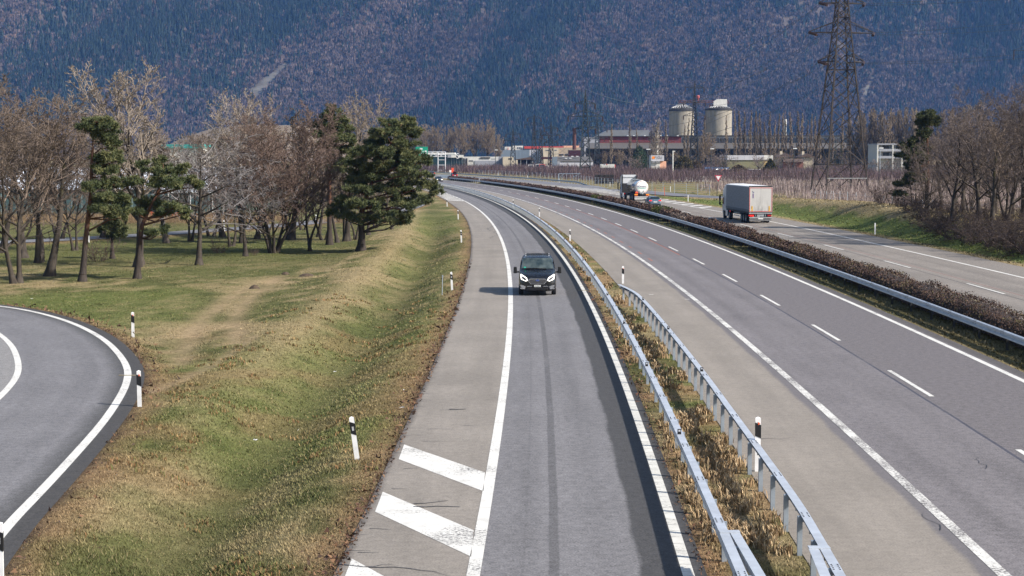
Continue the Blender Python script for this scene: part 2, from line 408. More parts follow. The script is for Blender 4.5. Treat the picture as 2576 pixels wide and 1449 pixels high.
# ------------------------------------------------------------------ ground sheet
ys = geo(13, 4200, 0.0095, 0.16)
xs = np.r_[-np.geomspace(52, 4500, 46)[::-1], np.arange(-50, 50.1, 0.36), np.geomspace(52, 4500, 46)]
XX, YY = np.meshgrid(xs, ys); GP = np.where(YY < 800, roadgap(XX, np.minimum(YY, 800)), 50)
ZZ = np.where(YY < 760, hground(XX, YY, GP), -0.012)
CC, TRK = gcol(XX, YY, GP); ZZ = ZZ - 0.07 * TRK
nxs = len(xs); i = (np.arange(len(ys) - 1)[:, None] * nxs + np.arange(nxs - 1)[None]).ravel()
t = NT('ground_cover'); P = t.pos(); c = t.attr('tint')
n = t.noise(P, 3.0, 6, 0.75); n2 = t.noise(P, 22, 3, 0.7)
k = t.n('ShaderNodeCombineColor'); g = t.math('MULTIPLY', t.mr(n, 0.28, 0.72, 0.55, 1.4), t.mr(n2, 0.3, 0.7, 0.5, 1.45))
for q in range(3): t.set(k.inputs[q], g)
t.bump(n2, 0.8, 0.08)
MG = t.out(t.mix(1.0, c, k.outputs[0], 'MULTIPLY'), 0.95, 0, 0.05)
tag(np_mesh('ground', np.stack([XX, YY, ZZ], 2), np.stack([i, i + 1, i + nxs + 1, i + nxs], 1), MG, None, CC.reshape(-1, 3), True), kind='structure')

# ------------------------------------------------------------------ pavements and markings
CONC = (0.225, 0.203, 0.18); RAMP = (0.162, 0.158, 0.166); DARK = (0.056, 0.055, 0.057); LANE = (0.158, 0.147, 0.154); C2 = (0.205, 0.184, 0.165)
tar = (0.03, 0.035, 0.045); red = (0.19, 0.085, 0.07)
ya = geo(14, 760, 0.012)
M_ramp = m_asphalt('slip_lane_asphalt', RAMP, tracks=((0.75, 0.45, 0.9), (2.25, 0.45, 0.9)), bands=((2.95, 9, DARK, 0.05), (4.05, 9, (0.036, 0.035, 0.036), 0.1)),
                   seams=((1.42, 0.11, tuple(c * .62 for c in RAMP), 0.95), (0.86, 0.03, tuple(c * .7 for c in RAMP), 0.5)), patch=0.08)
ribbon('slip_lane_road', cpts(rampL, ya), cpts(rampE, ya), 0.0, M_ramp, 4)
M_sh = m_asphalt('old_shoulder_asphalt', CONC, tracks=(), bands=((-1, 0.10, (0.09, 0.08, 0.075), 0.09),), seams=((2.55, 0.05, (0.11, 0.105, 0.11), 0.9),), patch=0.10, grain=0.36)
ribbon('slip_lane_shoulder', cpts(shL, ya), np.stack([rampL(ya), ya], 1), 0.0, M_sh, 3)
M_hs = m_asphalt('motorway_shoulder_concrete', (0.225, 0.202, 0.178), bands=((2.9, 4, tuple(c * .8 for c in LANE), 0.07),), tracks=((0.5, 0.5, 0.95), (2.1, 0.5, 1.04)), patch=0.07, grain=0.3)
ribbon('motorway_shoulder', cpts(hwE, ya), cpts(hwL, ya), 0.0, M_hs, 3)
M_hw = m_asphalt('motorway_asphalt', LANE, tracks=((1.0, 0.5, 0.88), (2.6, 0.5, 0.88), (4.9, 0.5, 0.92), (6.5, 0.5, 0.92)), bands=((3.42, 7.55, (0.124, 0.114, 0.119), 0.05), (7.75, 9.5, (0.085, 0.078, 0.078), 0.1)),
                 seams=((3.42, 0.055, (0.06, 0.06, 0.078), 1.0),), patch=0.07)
ribbon('motorway_near_carriageway', cpts(hwL, ya), cpts(hwRE, ya), 0.0, M_hw, 4)
M_c2 = m_asphalt('far_carriageway_asphalt', C2, tracks=((1.2, 0.4, 0.9), (2.7, 0.4, 0.9), (5.6, 0.45, 0.84), (7.3, 0.45, 0.88)), bands=((9.4, 13, tuple(c * .9 for c in C2), 0.1),),
                 seams=((4.35, 0.05, (0.05, 0.05, 0.05), 1.0), (5.1, 0.06, red, 0.7)), patch=0.08)
ribbon('motorway_far_carriageway', cpts(c2E, ya), cpts(c2RE, ya), 0.0, M_c2, 4)
yd = geo(285, 760, 0.012)
M_on = m_asphalt('joining_road_asphalt', (0.165, 0.165, 0.18), patch=0.08)
ribbon('merging_lane', np.stack([c2RE(yd), yd], 1), np.stack([np.maximum(c2RE(yd) + .05, decel(yd) - np.clip(14 - (yd - 285) * .12, 0, 14)), yd], 1), 0.001, M_on, 3)
ribbon('joining_road', ON - ONn * 3.4, ON + ONn * 3.4, 0.004, M_on, 3)
M_lp = m_asphalt('loop_road_asphalt', (0.165, 0.162, 0.172), tracks=((1.7, 0.5, 0.9), (2.5, 0.5, 0.95), (3.5, 0.5, 0.94)), bands=((-1, 1.05, (0.075, 0.074, 0.076), 0.3), (-1, .45, (0.052, 0.05, 0.05), .1), (4.1, 9, (0.2, 0.195, 0.195), 0.06)), patch=0.09)
ribbon('loop_road', LO + LN * 0.55, LO - LN * 7.4, 0.0, M_lp, 8)
ribbon('access_road', BR - BN * 2.0, BR + BN * 2.0, 0.0, M_on, 2, 0, None)

WP = m_paint('road_paint', 0.36); WPW = m_paint('worn_road_paint', 0.455, under=(0.15, 0.14, 0.14)); WPS = m_paint('edge_paint', 0.36, under=(0.2, 0.19, 0.18), base=(0.62, 0.61, 0.57))
def lineq(f, y0, y1, wd, off=0.0):
    y = geo(y0, y1, 0.01, 0.4); P = cpts(f, y); N = normals(P); A = P + N * (off - wd / 2); Bq = P + N * (off + wd / 2)
    return [(A[i], Bq[i], Bq[i + 1], A[i + 1]) for i in range(len(P) - 1)]
mk = lineq(rampL, 16, 700, 0.24) + lineq(hwR, 16, 740, 0.22) + lineq(c2L, 16, 740, 0.2) + lineq(c2R, 16, 740, 0.22) + lineq(lambda Y: decel(Y) - 1.6, 345, 740, 0.2)
for f, y0, per, ln in [(dashL, 20.2 + 15.7 * k, 15.7, 6.3) for k in range(40)] + [(c2D, 27.3 + 20.9 * k, 20.9, 7.4) for k in range(30)]:
    if True:
        P = [(float(f(y)), y) for y in (y0, y0 + ln)]
        mk.append([(P[0][0] - .075, P[0][1]), (P[0][0] + .075, P[0][1]), (P[1][0] + .075, P[1][1]), (P[1][0] - .075, P[1][1])])
# hatching on the slip lane shoulder
def hatch(fa, fb, yb, th, sk, za=0.22, zb=0.1):
    xa = fa(yb + sk) + za; xb = fb(yb) - zb
    return [(float(xa), yb + sk), (float(xb), yb), (float(xb), yb + th), (float(xa), yb + sk + th * .95)]
for yb in (24.6, 30.8, 36.9): mk.append(hatch(shL, rampL, yb, 2.2, 3.95))
for yb in np.arange(270, 338, 9.0): mk.append(hatch(shL, rampL, yb, 3.2, 7.0))
# gore where the slip road joins the far carriageway
def goreR(Y): return np.where(Y < 300, c2RE(Y) - .3 , np.maximum(np.interp(Y, [300, 362, 411], [33.6, 34.6, 29.8]) + B0(Y), c2R(Y) + .1))
for yb in np.arange(236, 402, 7.4):
    xa = float(c2R(yb) + .1); xb = float(goreR(yb + 5)); mk.append([(xa, yb), (xa, yb + 2.6), (xb, yb + 7.4), (xb, yb + 4.6)])
mk += lineq(goreR, 301, 408, 0.2)
for px, py in ((1638, 741), (1729, 753)): x, y = at(px, py); mk.append([(x - .13, y - .06), (x + .13, y - .05), (x + .12, y + .10), (x - .12, y + .08)])
quads('lane_markings', mk, 0.006, WP)
quads('worn_edge_line', lineq(hwL, 16, 740, 0.24), 0.006, WPW)
q = lineq(rampR, 16, 700, 0.21)
quads('slip_lane_edge_line', q, 0.006, WPS)
def off_poly(P, N, o, wd): return [(P[i] + N[i] * (o - wd / 2), P[i] + N[i] * (o + wd / 2), P[i + 1] + N[i + 1] * (o + wd / 2), P[i + 1] + N[i + 1] * (o - wd / 2)) for i in range(len(P) - 1)]
quads('loop_road_lines', off_poly(LO, LN, 0, 0.24) + off_poly(LO, LN, -3.62, 0.22), 0.006, WP)
RD = simple('faded_red_marks', (0.26, 0.12, 0.09), 0.9, var=0.3, scale=8)
rq = []
for yy in np.arange(118, 260, 8.2): rq.append([(float(hwL(yy)) + .55, yy), (float(hwL(yy)) + .68, yy), (float(hwL(yy + 3)) + .68, yy + 3), (float(hwL(yy + 3)) + .55, yy + 3)])
rq += lineq(dashL, 125, 330, 0.12, -0.45)
quads('red_survey_marks', rq, 0.0055, RD)
# cracks, sensor plates and a scuff on the pavement
rnd = random.Random(4); cr = []
def crack(x, y, ang, L, wd=0.03, fork=0):
    a = ang; n = max(3, int(L / 0.25)); ww = wd
    for k in range(n):
        a = ang + rnd.uniform(-.45, .45); x2 = x + math.cos(a) * L / n; y2 = y + math.sin(a) * L / n; nx_, ny_ = -math.sin(a), math.cos(a); w2 = ww * (1 - 0.75 / n)
        cr.append([(x - nx_ * ww / 2, y - ny_ * ww / 2), (x2 - nx_ * w2 / 2, y2 - ny_ * w2 / 2), (x2 + nx_ * w2 / 2, y2 + ny_ * w2 / 2), (x + nx_ * ww / 2, y + ny_ * ww / 2)])
        if fork and rnd.random() < .3: crack(x2, y2, a + rnd.choice((-1, 1)) * rnd.uniform(.5, 1.1), L * .3, ww * .6, 0)
        x, y, ww = x2, y2, w2
for (px, py, L, wd, fk) in ((850, 1419, 1.9, .05, 1), (1040, 1275, 1.0, .07, 1), (1040, 1268, 0.8, .05, 1), (1130, 1030, .5, .09, 1), (1105, 1032, .55, .03, 0), (1075, 1080, .7, .03, 0), (1165, 1070, .5, .025, 0), (1062, 1110, .6, .025, 0), (1058, 990, .6, .03, 0), (1050, 1010, .4, .025, 0), (1100, 968, .5, .02, 0), (1290, 935, .4, .02, 0), (1015, 1180, .35, .03, 0), (985, 1230, .4, .03, 0), (930, 1330, .45, .03, 0), (900, 1390, .4, .03, 0), (1090, 900, .6, .02, 0)):
    x, y = at(px, py); crack(x, y, rnd.uniform(-.25, .25), L, wd, fk)
for yy in np.arange(30, 110, 1.3):
    if rnd.random() < .6: crack(float(shL(yy)) + .06, yy, rnd.uniform(-.3, .5), rnd.uniform(.15, .5), .025, 0)
x, y = at(1120, 650); 
for k in range(26): crack(-2.05 + .5 * math.sin(k * .5) + k * .02, 150 + k * 2.2, 1.5, 2.2, .06, 0)
for (px, py) in ((2365, 1335), (2480, 1180)):
    x, y = at(px, py); crack(x, y, rnd.uniform(1.3, 1.8), 1.6, .02, 0)
for yy in np.arange(17, 60, 0.55):
    crack(float(rampR(yy)) - .11, yy, rnd.uniform(-.1, .1), .22, .014, 0)
crack(*at(1905, 1105), .1, .9, .03); crack(*at(2395, 1495), .1, .9, .02)
quads('pavement_cracks', cr, 0.0095, simple('crack_tar', (0.03, 0.032, 0.04), 0.6, var=.2))
# ridge of dead leaves and soil that hides each kerb edge comes with the grass
# ------------------------------------------------------------------ guardrails
STEEL = simple('galvanised_steel', (0.47, 0.505, 0.56), 0.5, 0.35, var=0.14, scale=2.5, spec=.5)
STEELD = simple('weathered_steel', (0.31, 0.355, 0.41), 0.6, 0.35, var=0.22, scale=3, spec=.4)
STEELB = simple('blue_grey_steel', (0.23, 0.29, 0.36), 0.6, 0.3, var=0.2, scale=3)
BLACKP = simple('black_plastic', (0.012, 0.012, 0.014), 0.5, var=.2)
WHITEP = simple('white_plastic', (0.72, 0.72, 0.73), 0.5, var=.1, scale=5)
REFL = simple('orange_reflector', (0.75, 0.12, 0.03), 0.35, var=.1)
SILV = simple('silver_reflector', (0.55, 0.56, 0.6), 0.3, 0.4, var=.1)
def sweep(mb, P, prof, z0=None, m=0):
    """profile (lateral to the right, height) swept along plan points"""
    P = np.asarray(P); N = normals(P); n = len(prof); V = []
    for i in range(len(P)):
        for (a, h) in prof: V.append((P[i, 0] + N[i, 0] * a, P[i, 1] + N[i, 1] * a, h + (z0[i] if z0 is not None else 0)))
    F = [(i * n + j, i * n + j + 1, (i + 1) * n + j + 1, (i + 1) * n + j) for i in range(len(P) - 1) for j in range(n - 1)]
    mb.add(V, F, m)
def Yx(xD, c):
    """distance at which an offset of the bend crosses a photo column"""
    y = np.linspace(20, 760, 7000); px = CXP + FD * (B0(y) + c) / y; return float(y[np.argmin(np.abs(px - xD))])
def prof_box(s):      # open box beam: s=+1 open to the right
    return [(s * .02, .60), (-s * .085, .60), (-s * .085, .745), (s * .085, .745), (s * .085, .735), (-s * .078, .735), (-s * .078, .607), (s * .02, .607)]
def guardrail(name, P, s, label, prof, post_side, y_first, every=2.0, nmax=98, webs=False, zoff=None, mat=STEEL, pmat=None):
    base = (float(P[0, 0]), float(P[0, 1]))
    t = empty(name, (*base, 0), 0, label, 'guardrail')
    Q = P - np.array(base); mb = MB(); sweep(mb, Q, prof, zoff)
    RS = resample(Q, every); RN = normals(RS)
    if webs:
        for p, nn in zip(resample(Q, 1.0)[:70], normals(resample(Q, 1.0))[:70]):
            ang = math.atan2(nn[1], nn[0]); mb.box((p[0] + nn[0] * s * -.01, p[1] + nn[1] * s * -.01, .672), (.13, .02, .12), ang)
    # bolt heads at the splices
    for p, nn in list(zip(resample(Q, 4.0), normals(resample(Q, 4.0))))[:14]:
        d = np.array([-nn[1], nn[0]])
        for a in (-.05, .05):
            for b in (-.16, -.06, .06, .16): q = p + nn * a + d * b; mb.box((q[0], q[1], .749), (.022, .022, .012), 0, 1)
        q = p - nn * s * .087
        for b in (-.2, -.1, .1, .2):
            for hh in (.63, .71): mb.box((q[0] + d[0] * b, q[1] + d[1] * b, hh), (.012, .02, .02), math.atan2(nn[1], nn[0]), 1)
    mb.build('beam', [mat, BLACKP], t)
    me = None; rest = MB()
    pm = MB(); pm.box((0, -.045, .26), (.09, .008, .92)).box((0, .045, .26), (.09, .008, .92)).box((0.04, 0, .26), (.008, .09, .92)).box((-.03, 0, .70), (.14, .05, .045))
    for k, (p, nn) in enumerate(zip(RS, RN)):
        q = p + nn * post_side; a = math.atan2(nn[1] * post_side, nn[0] * post_side)
        if k < nmax:
            if me is None: o = pm.build('post', pmat or STEELD, t); me = o.data
            else: o = link('post', me, t)
            o.location = (q[0], q[1], float(zoff[min(len(zoff) - 1, int(k * len(zoff) / max(1, len(RS))))]) if zoff is not None else 0); o.rotation_euler = (0, 0, a)
        else: rest.box((q[0], q[1], .26), (.09, .09, .92), a)
    if rest.v: tag(rest.build('far_posts', STEELD, t), kind='stuff')
    return t, Q
def reflectors(t, Q, f, y_list):
    me = None
    for yy in y_list:
        i = int(np.argmin(np.abs(Q[:, 1] + t.location.y - yy))); p = Q[i]
        mb = MB().box((0, 0, .05), (.085, .05, .13)).box((0, -.028, .08), (.05, .012, .04), 0, 1)
        if me is None: o = mb.build('reflector', [BLACKP, SILV], t); me = o.data
        else: o = link('reflector', me, t)
        o.location = (p[0] - .02, p[1], .752)
yy = geo(22.5, 520, 0.004, 0.45)
t1, Q1 = guardrail('box_beam_guardrail', cpts(gr1, yy), 1, 'long galvanised box beam guardrail between slip lane and motorway', prof_box(1), .10, 0)
reflectors(t1, Q1, gr1, 40.0 + 13.3 * np.arange(0, 22))
G2 = resample(chaikin([(4.55, 19), (5.10, 25), (5.30, 29), (5.45, 32.0), (5.57, 38), (5.68, 44.1), (5.83, 51.8), (5.96, 64.5), (6.01, 77.5), (5.92, 82.5), (5.42, 87.3)], 3), .45)
t2, Q2 = guardrail('box_beam_guardrail', G2, -1, 'short galvanised guardrail with flared end along the motorway shoulder', prof_box(-1), -.10, 0, webs=True)
reflectors(t2, Q2, None, (52, 64.6, 77.5))
# doubled beams at the near end
mb = MB(); P = np.array([(float(gr1(y)) - float(t1.location.x) + .185 + .028 * (29.6 - y), y - t1.location.y) for y in np.arange(29.6, 18, -.4)])[::-1]; sweep(mb, P, prof_box(1))
mb.box((P[-1][0] - .09, P[-1][1] - .06, .754), (.36, .18, .014)); mb.build('second_beam', STEEL, t1)
mb = MB(); P = np.array([(float(np.interp(y, G2[:, 1], G2[:, 0])) - float(t2.location.x) - .185 - .028 * (28.4 - y), y - t2.location.y) for y in np.arange(28.4, 19.5, -.4)])[::-1]; sweep(mb, P, prof_box(-1))
mb.box((P[-1][0] + .09, P[-1][1] - .06, .754), (.36, .18, .014)); mb.build('second_beam', STEEL, t2)
wprof = [(.03, .44), (-.05, .47), (-.05, .535), (.02, .57), (.02, .62), (-.05, .655), (-.05, .72), (.03, .75)]
yy = geo(40, Yx(1130, 17.1), 0.004, .6)
t3, Q3 = guardrail('crash_barrier', cpts(gr3, yy), 1, 'pale steel crash barrier in front of the clipped brown hedge', wprof, .12, 0, 4.0, pmat=simple('shade_darkened_steel', (.045, .045, .045), .8, .1, var=.4))  # post steel darkened to paint in the shade beneath the hedge
# barrier along the far side, its end running into the ground
P4 = np.array([far(x, y, Y)[:2] for x, y, Y in ((1490, 461, 402), (1430, 454.2, 434), (1330, 446.2, 492), (1210, 439.2, 560), (1070, 429.2, 700))])
P4 = resample(chaikin(P4, 3), 2.0); z4 = -0.75 * (1 - sstep(0, 22, np.arange(len(P4)) * 2.0))
t4, Q4 = guardrail('crash_barrier', P4, -1, 'blue grey crash barrier dipping into the grass beyond the far carriageway', [(.06, .42), (.0, .42), (-.05, .5), (-.05, .70), (.0, .75), (.06, .75)], .12, 0, 4.0, 96, zoff=z4, mat=STEELB)

# ------------------------------------------------------------------ marker posts
def marker_post(h=1.05, band=True, arrow=False):
    t = empty('delineator_post', (0, 0, 0), 0, 'x', 'roadside post', 'white delineator posts')
    pr = [(-.06, -.05), (.06, -.05), (.045, .035), (0, .06), (-.045, .035)]
    mb = MB(); mb.prism(pr, -.15, h - .02, 'z'); mb.add([(-.06, -.05, h - .02), (.06, -.05, h - .02), (.045, .035, h - .05), (0, .06, h - .06), (-.045, .035, h - .05), (0, -.02, h + .01)], [(0, 1, 5), (1, 2, 5), (2, 3, 5), (3, 4, 5), (4, 0, 5)])
    mb.build('shaft', WHITEP, t)
    if band:
        b = MB(); P = []
        for (x, y), dz in (((-.066, -.056), 0), ((.066, -.056), .06), ((.05, .04), .05), ((0, .067), .03), ((-.05, .04), 0)):
            P.append((x, y, h - .46 - dz * 1.0 + .06)); P.append((x, y, h - .17 - dz + .06))
        b.add(P, [(0, 2, 3, 1), (2, 4, 5, 3), (4, 6, 7, 5), (6, 8, 9, 7), (8, 0, 1, 9)])
        o = b.build('black_band', BLACKP, t)
        if not arrow: MB().box((0, -.062, h - .29), (.045, .012, .10)).build('reflector', SILV, o)
    if arrow:
        MB().prism([(.0, h - .10), (.045, h - .135), (.0, h - .17)], -.062, -.054, 'y').build('arrow_mark', REFL, t)
    return t
POST, POSTA, POSTW = marker_post(), marker_post(arrow=True), marker_post(band=False)
used_posts = set()
def put_post(proto, px, py, label, lean=0, sc=1.0, zz=None, loc=None):
    x, y = at(px, py) if loc is None else loc
    z = float(hground(np.array([x]), np.array([y]))[0]) if zz is None else zz
    if proto.name not in used_posts: used_posts.add(proto.name); o = proto
    else: o = dup(proto)
    o.location = (x, y, z); o.rotation_euler = (0, lean, 0); o.scale = (sc,) * 3; o['label'] = label
    return o
put_post(POSTA, 352, 1022, 'delineator post with red arrow at the bulge of the loop road', -.01, 1.02)
put_post(POSTA, 335, 838, 'delineator post behind the loop road bend, at the edge of the meadow', 0, 1.0)
put_post(POST, 2, 1478, 'delineator post cut by the frame at the near end of the loop road', 0, 1.1)
put_post(POST, 899, 1151, 'leaning delineator post on the ditch slope beside the hatched shoulder', .13 * -1, 1.0)
put_post(POST, 1137.5, 729, 'delineator post next to a thin grey stake above the ditch', -.05, .95)
for px, py, l in ((1161, 609, 'second delineator post beyond the stake along the slip lane shoulder'), (1153, 551, 'third delineator post beyond the stake along the slip lane shoulder'), (1125, 519, 'farthest delineator post of the slip lane shoulder, by the big pine'),
                  (565, 581, 'delineator post among tree trunks on the access road'), (628, 571, 'tilted delineator post beyond the bare trees on the access road'), (796, 564, 'delineator post on the access road left of the tall pine'), (224, 604, 'delineator post behind the leaning pine trunk')):
    put_post(POST, px, py, l, -.04)
put_post(POSTA, 1567, 713, 'delineator post with orange arrow behind the flared guardrail end')
put_post(POSTA, 0, 0, 'delineator post with orange arrow standing over the near guardrail', 0, 1.08, 0.14, (float(np.interp(39.3, G2[:, 1], G2[:, 0])) + .12, 39.3))
for px, py, l in ((1434, 608, 'delineator post in the dry strip ahead of the flared guardrail'), (1357, 545, 'small delineator post in the dry strip halfway up the bend'), (1291, 521, 'tiny delineator post far up the bend')):
    put_post(POST, px, py, l)
for px, py, l in ((2201, 589, 'white post by the bushes at the right verge'), (1731, 507, 'white post on the grass nose between joining road and motorway'), (1686.5, 482, 'white post beyond the joining road near the red poles'), (1534.5, 469, 'white post where the blue barrier dips into the grass'), (1406.5, 459, 'white post in front of the white metal frame'), (1327, 450, 'white post behind the blue barrier, near the orchard'), (1253, 444, 'white post behind the blue barrier, nearest to the red car')):
    put_post(POSTW, px, py, l)
x, y = at(1112, 739); MBs = MB().tube((0, 0, -.1), (.03, 0, 1.05), .022, n=6).box((.03, 0, 1.0), (.07, .02, .1)); o = MBs.build('marker_stake', STEELD); o.location = (x, y, float(hground(np.array([x]), np.array([y]))[0])); tag(o, 'thin grey metal stake on the ditch slope', 'stake')
SNOW = simple('red_orange_paint', (0.72, 0.09, 0.035), .5, var=.1)
for px, py, ln, l in ((1648, 493, -.02, 'red snow pole at the grass nose, left of its pair'), (1672, 491, -.07, 'leaning red snow pole at the grass nose, right of its pair')):
    x, y = at(px, py); o = MB().tube((0, 0, -.1), (0, 0, 1.55), .045, .03, 6).build('snow_pole', SNOW); o.location = (x, y, 0); o.rotation_euler = (0, ln, 0); tag(o, l, 'snow pole', 'red snow poles')
# sensor plates lying on the lines
for px, py, l in ((1467, 731, 'thin metal sensor strip across the slip lane edge line'), (320, 945, 'thin metal sensor strip across the loop road edge line')):
    x, y = at(px, py); o = MB().box((0, 0, .017), (.55, .09, .014)).build('sensor_strip', simple('sensor_metal', (.35, .3, .2), .5, .3)); o.location = (x, y, 0); tag(o, l, 'sensor strip')

# ------------------------------------------------------------------ hedge in the median
LEAF = m_tint('hedge_leaf', .85, .25, 8)
def hedge(ya_, yb_, label, cols, c0=17.55, c1=19.2, h=1.1, dens=1.0, lump=.5, z0=0.05):
    rs = np.random.RandomState(int(ya_ * 7) % 9999); V = []; Fc = []; L = yb_ - ya_
    t = empty('hedge', (float(B0((ya_ + yb_) / 2)) + (c0 + c1) / 2, (ya_ + yb_) / 2, 0), 0, label, 'hedge', 'hedge sections in the median')
    ox, oy = t.location.x, t.location.y
    n = np.interp(np.linspace(ya_, yb_, 60), [60, 100, 160, 260, 480], [760, 430, 210, 110, 50]).mean() * L * dens; n = int(n)
    wgt = 1 / np.linspace(ya_, yb_, 400) ** 1.5; cw = np.cumsum(wgt) / wgt.sum()
    y = np.interp(rs.rand(n), cw, np.linspace(ya_, yb_, 400)); a = rs.rand(n) * 2 - 1; b = rs.rand(n)
    lum = vnoise(y / 1.5, y * 0, 5) * .6 + vnoise(y / .6, y * 0 + 3, 6) * .4
    end = np.minimum(1, np.minimum(y - ya_, yb_ - y) / .35) ** .5
    hh = (h * (1 - lump * .32 + lump * .5 * lum)) * (.75 + .25 * end); ww = (c1 - c0) / 2 * (1 - lump * .2 + lump * .35 * lum) * (.7 + .3 * end)
    th = rs.rand(n) * 2.6 - 1.3                                      # angle over the top, superellipse section
    rr = 1 - .16 * rs.rand(n) ** 2 + .05 * rs.randn(n)
    cs, sn = np.sin(th), np.cos(th); sq = lambda v: np.sign(v) * np.abs(v) ** .5
    lx = ww * sq(cs) * rr; lz = hh * (.52 + .48 * sq(sn)) * rr; low = rs.rand(n) < .45; lz = np.where(low, hh * (.08 + .6 * rs.rand(n)), lz); lx = np.where(low, np.sign(a) * ww * (.9 + .12 * rs.randn(n)), lx)
    px = B0(y) + (c0 + c1) / 2 + lx; s = np.clip(y * .00050, .035, .16) * (.6 + .8 * rs.rand(n))
    d1 = rs.randn(n, 3); d1 /= np.linalg.norm(d1, axis=1)[:, None]; d2 = np.cross(d1, rs.randn(n, 3)); d2 /= np.linalg.norm(d2, axis=1)[:, None] + 1e-6
    C = np.stack([px - ox, y - oy, z0 + lz], 1); s = s[:, None]
    V = np.stack([C - d1 * s, C + d2 * s * .6, C + d1 * s, C - d2 * s * .6], 1).reshape(-1, 3)
    f = fbm(y * .5, lx * 2 + lz, 8, 2); cols = np.array(cols); k = np.clip((f + .25 * rs.randn(n)) * len(cols), 0, len(cols) - 1).astype(int)
    cc = cols[k] * (.65 + .7 * rs.rand(n))[:, None]
    np_mesh('foliage', V, np.arange(len(V)).reshape(-1, 4), LEAF, t, np.repeat(cc, 4, 0))
    # twiggy core
    yk = np.linspace(ya_ + .2, yb_ - .2, max(3, int(L / (.4 if ya_ < 140 else 1.2)))); lum = vnoise(yk / 1.5, yk * 0, 5) * .6 + vnoise(yk / .6, yk * 0 + 3, 6) * .4
    mb = MB(); m = 9; VV = []
    for q in range(len(yk)):
        e = 0.7 if q in (0, len(yk) - 1) else 1
        for j in range(m):
            an = math.pi * j / (m - 1) - math.pi / 2; sx = math.sin(an); sz = math.cos(an)
            VV.append((float(B0(yk[q])) + (c0 + c1) / 2 - ox + .83 * e * (c1 - c0) / 2 * (1 - lump * .2 + lump * .35 * lum[q]) * math.copysign(abs(sx) ** .5, sx) + rs.randn() * .03, yk[q] - oy,
                       (z0 + .85 * e * h * (1 - lump * .32 + lump * .5 * lum[q]) * (.05 + .95 * abs(sz) ** .45)) + rs.randn() * .02))
    F = [(i * m + j, i * m + j + 1, (i + 1) * m + j + 1, (i + 1) * m + j) for i in range(len(yk) - 1) for j in range(m - 1)] + [tuple(range(m)), tuple(range(len(VV) - m, len(VV)))]
    mb.add(VV, F); mb.build('twigs', simple('hedge_core', (0.030, 0.021, 0.018), .95, var=.5, scale=9), t)
BR_ = [(.066, .043, .036), (.088, .056, .045), (.05, .034, .030), (.105, .07, .055)]; GY = [(.12, .095, .082), (.085, .062, .055), (.15, .12, .105)]; GN = [(.05, .06, .018), (.035, .045, .014), (.09, .09, .028)]
Hc = 18.3
sec = lambda xa, xb: (Yx(xb, Hc), Yx(xa, Hc))
hedge(*sec(1133, 1197), 'farthest brown hedge section, below the red car', BR_)
hedge(*sec(1214, 1496), 'long dark brown hedge between its gap and the small green shrub', BR_)
hedge(*sec(1498, 1513), 'small green shrub in the hedge line, the farther of two', GN, h=1.05)
hedge(*sec(1514, 1652), 'brown hedge section in front of the tank truck', BR_)
hedge(*sec(1652, 1673), 'yellow green conifer shrub in the hedge row near the grey car', GN, h=1.25, lump=.8)
hedge(*sec(1675, 1697), 'single square clipped brown shrub right of the green one', BR_, h=1.2)
hedge(*sec(1701, 1740), 'grey twiggy hedge section behind the crash barrier', GY, h=1.05, lump=.6)
hedge(*sec(1742, 1893), 'row of rounded brown hedge clumps before the curtain sided truck', BR_, lump=1.0)
hedge(41, Yx(1897, Hc), 'longest brown hedge, running out at the right edge', BR_ + [(.09, .075, .04)], lump=.7, dens=1.1)
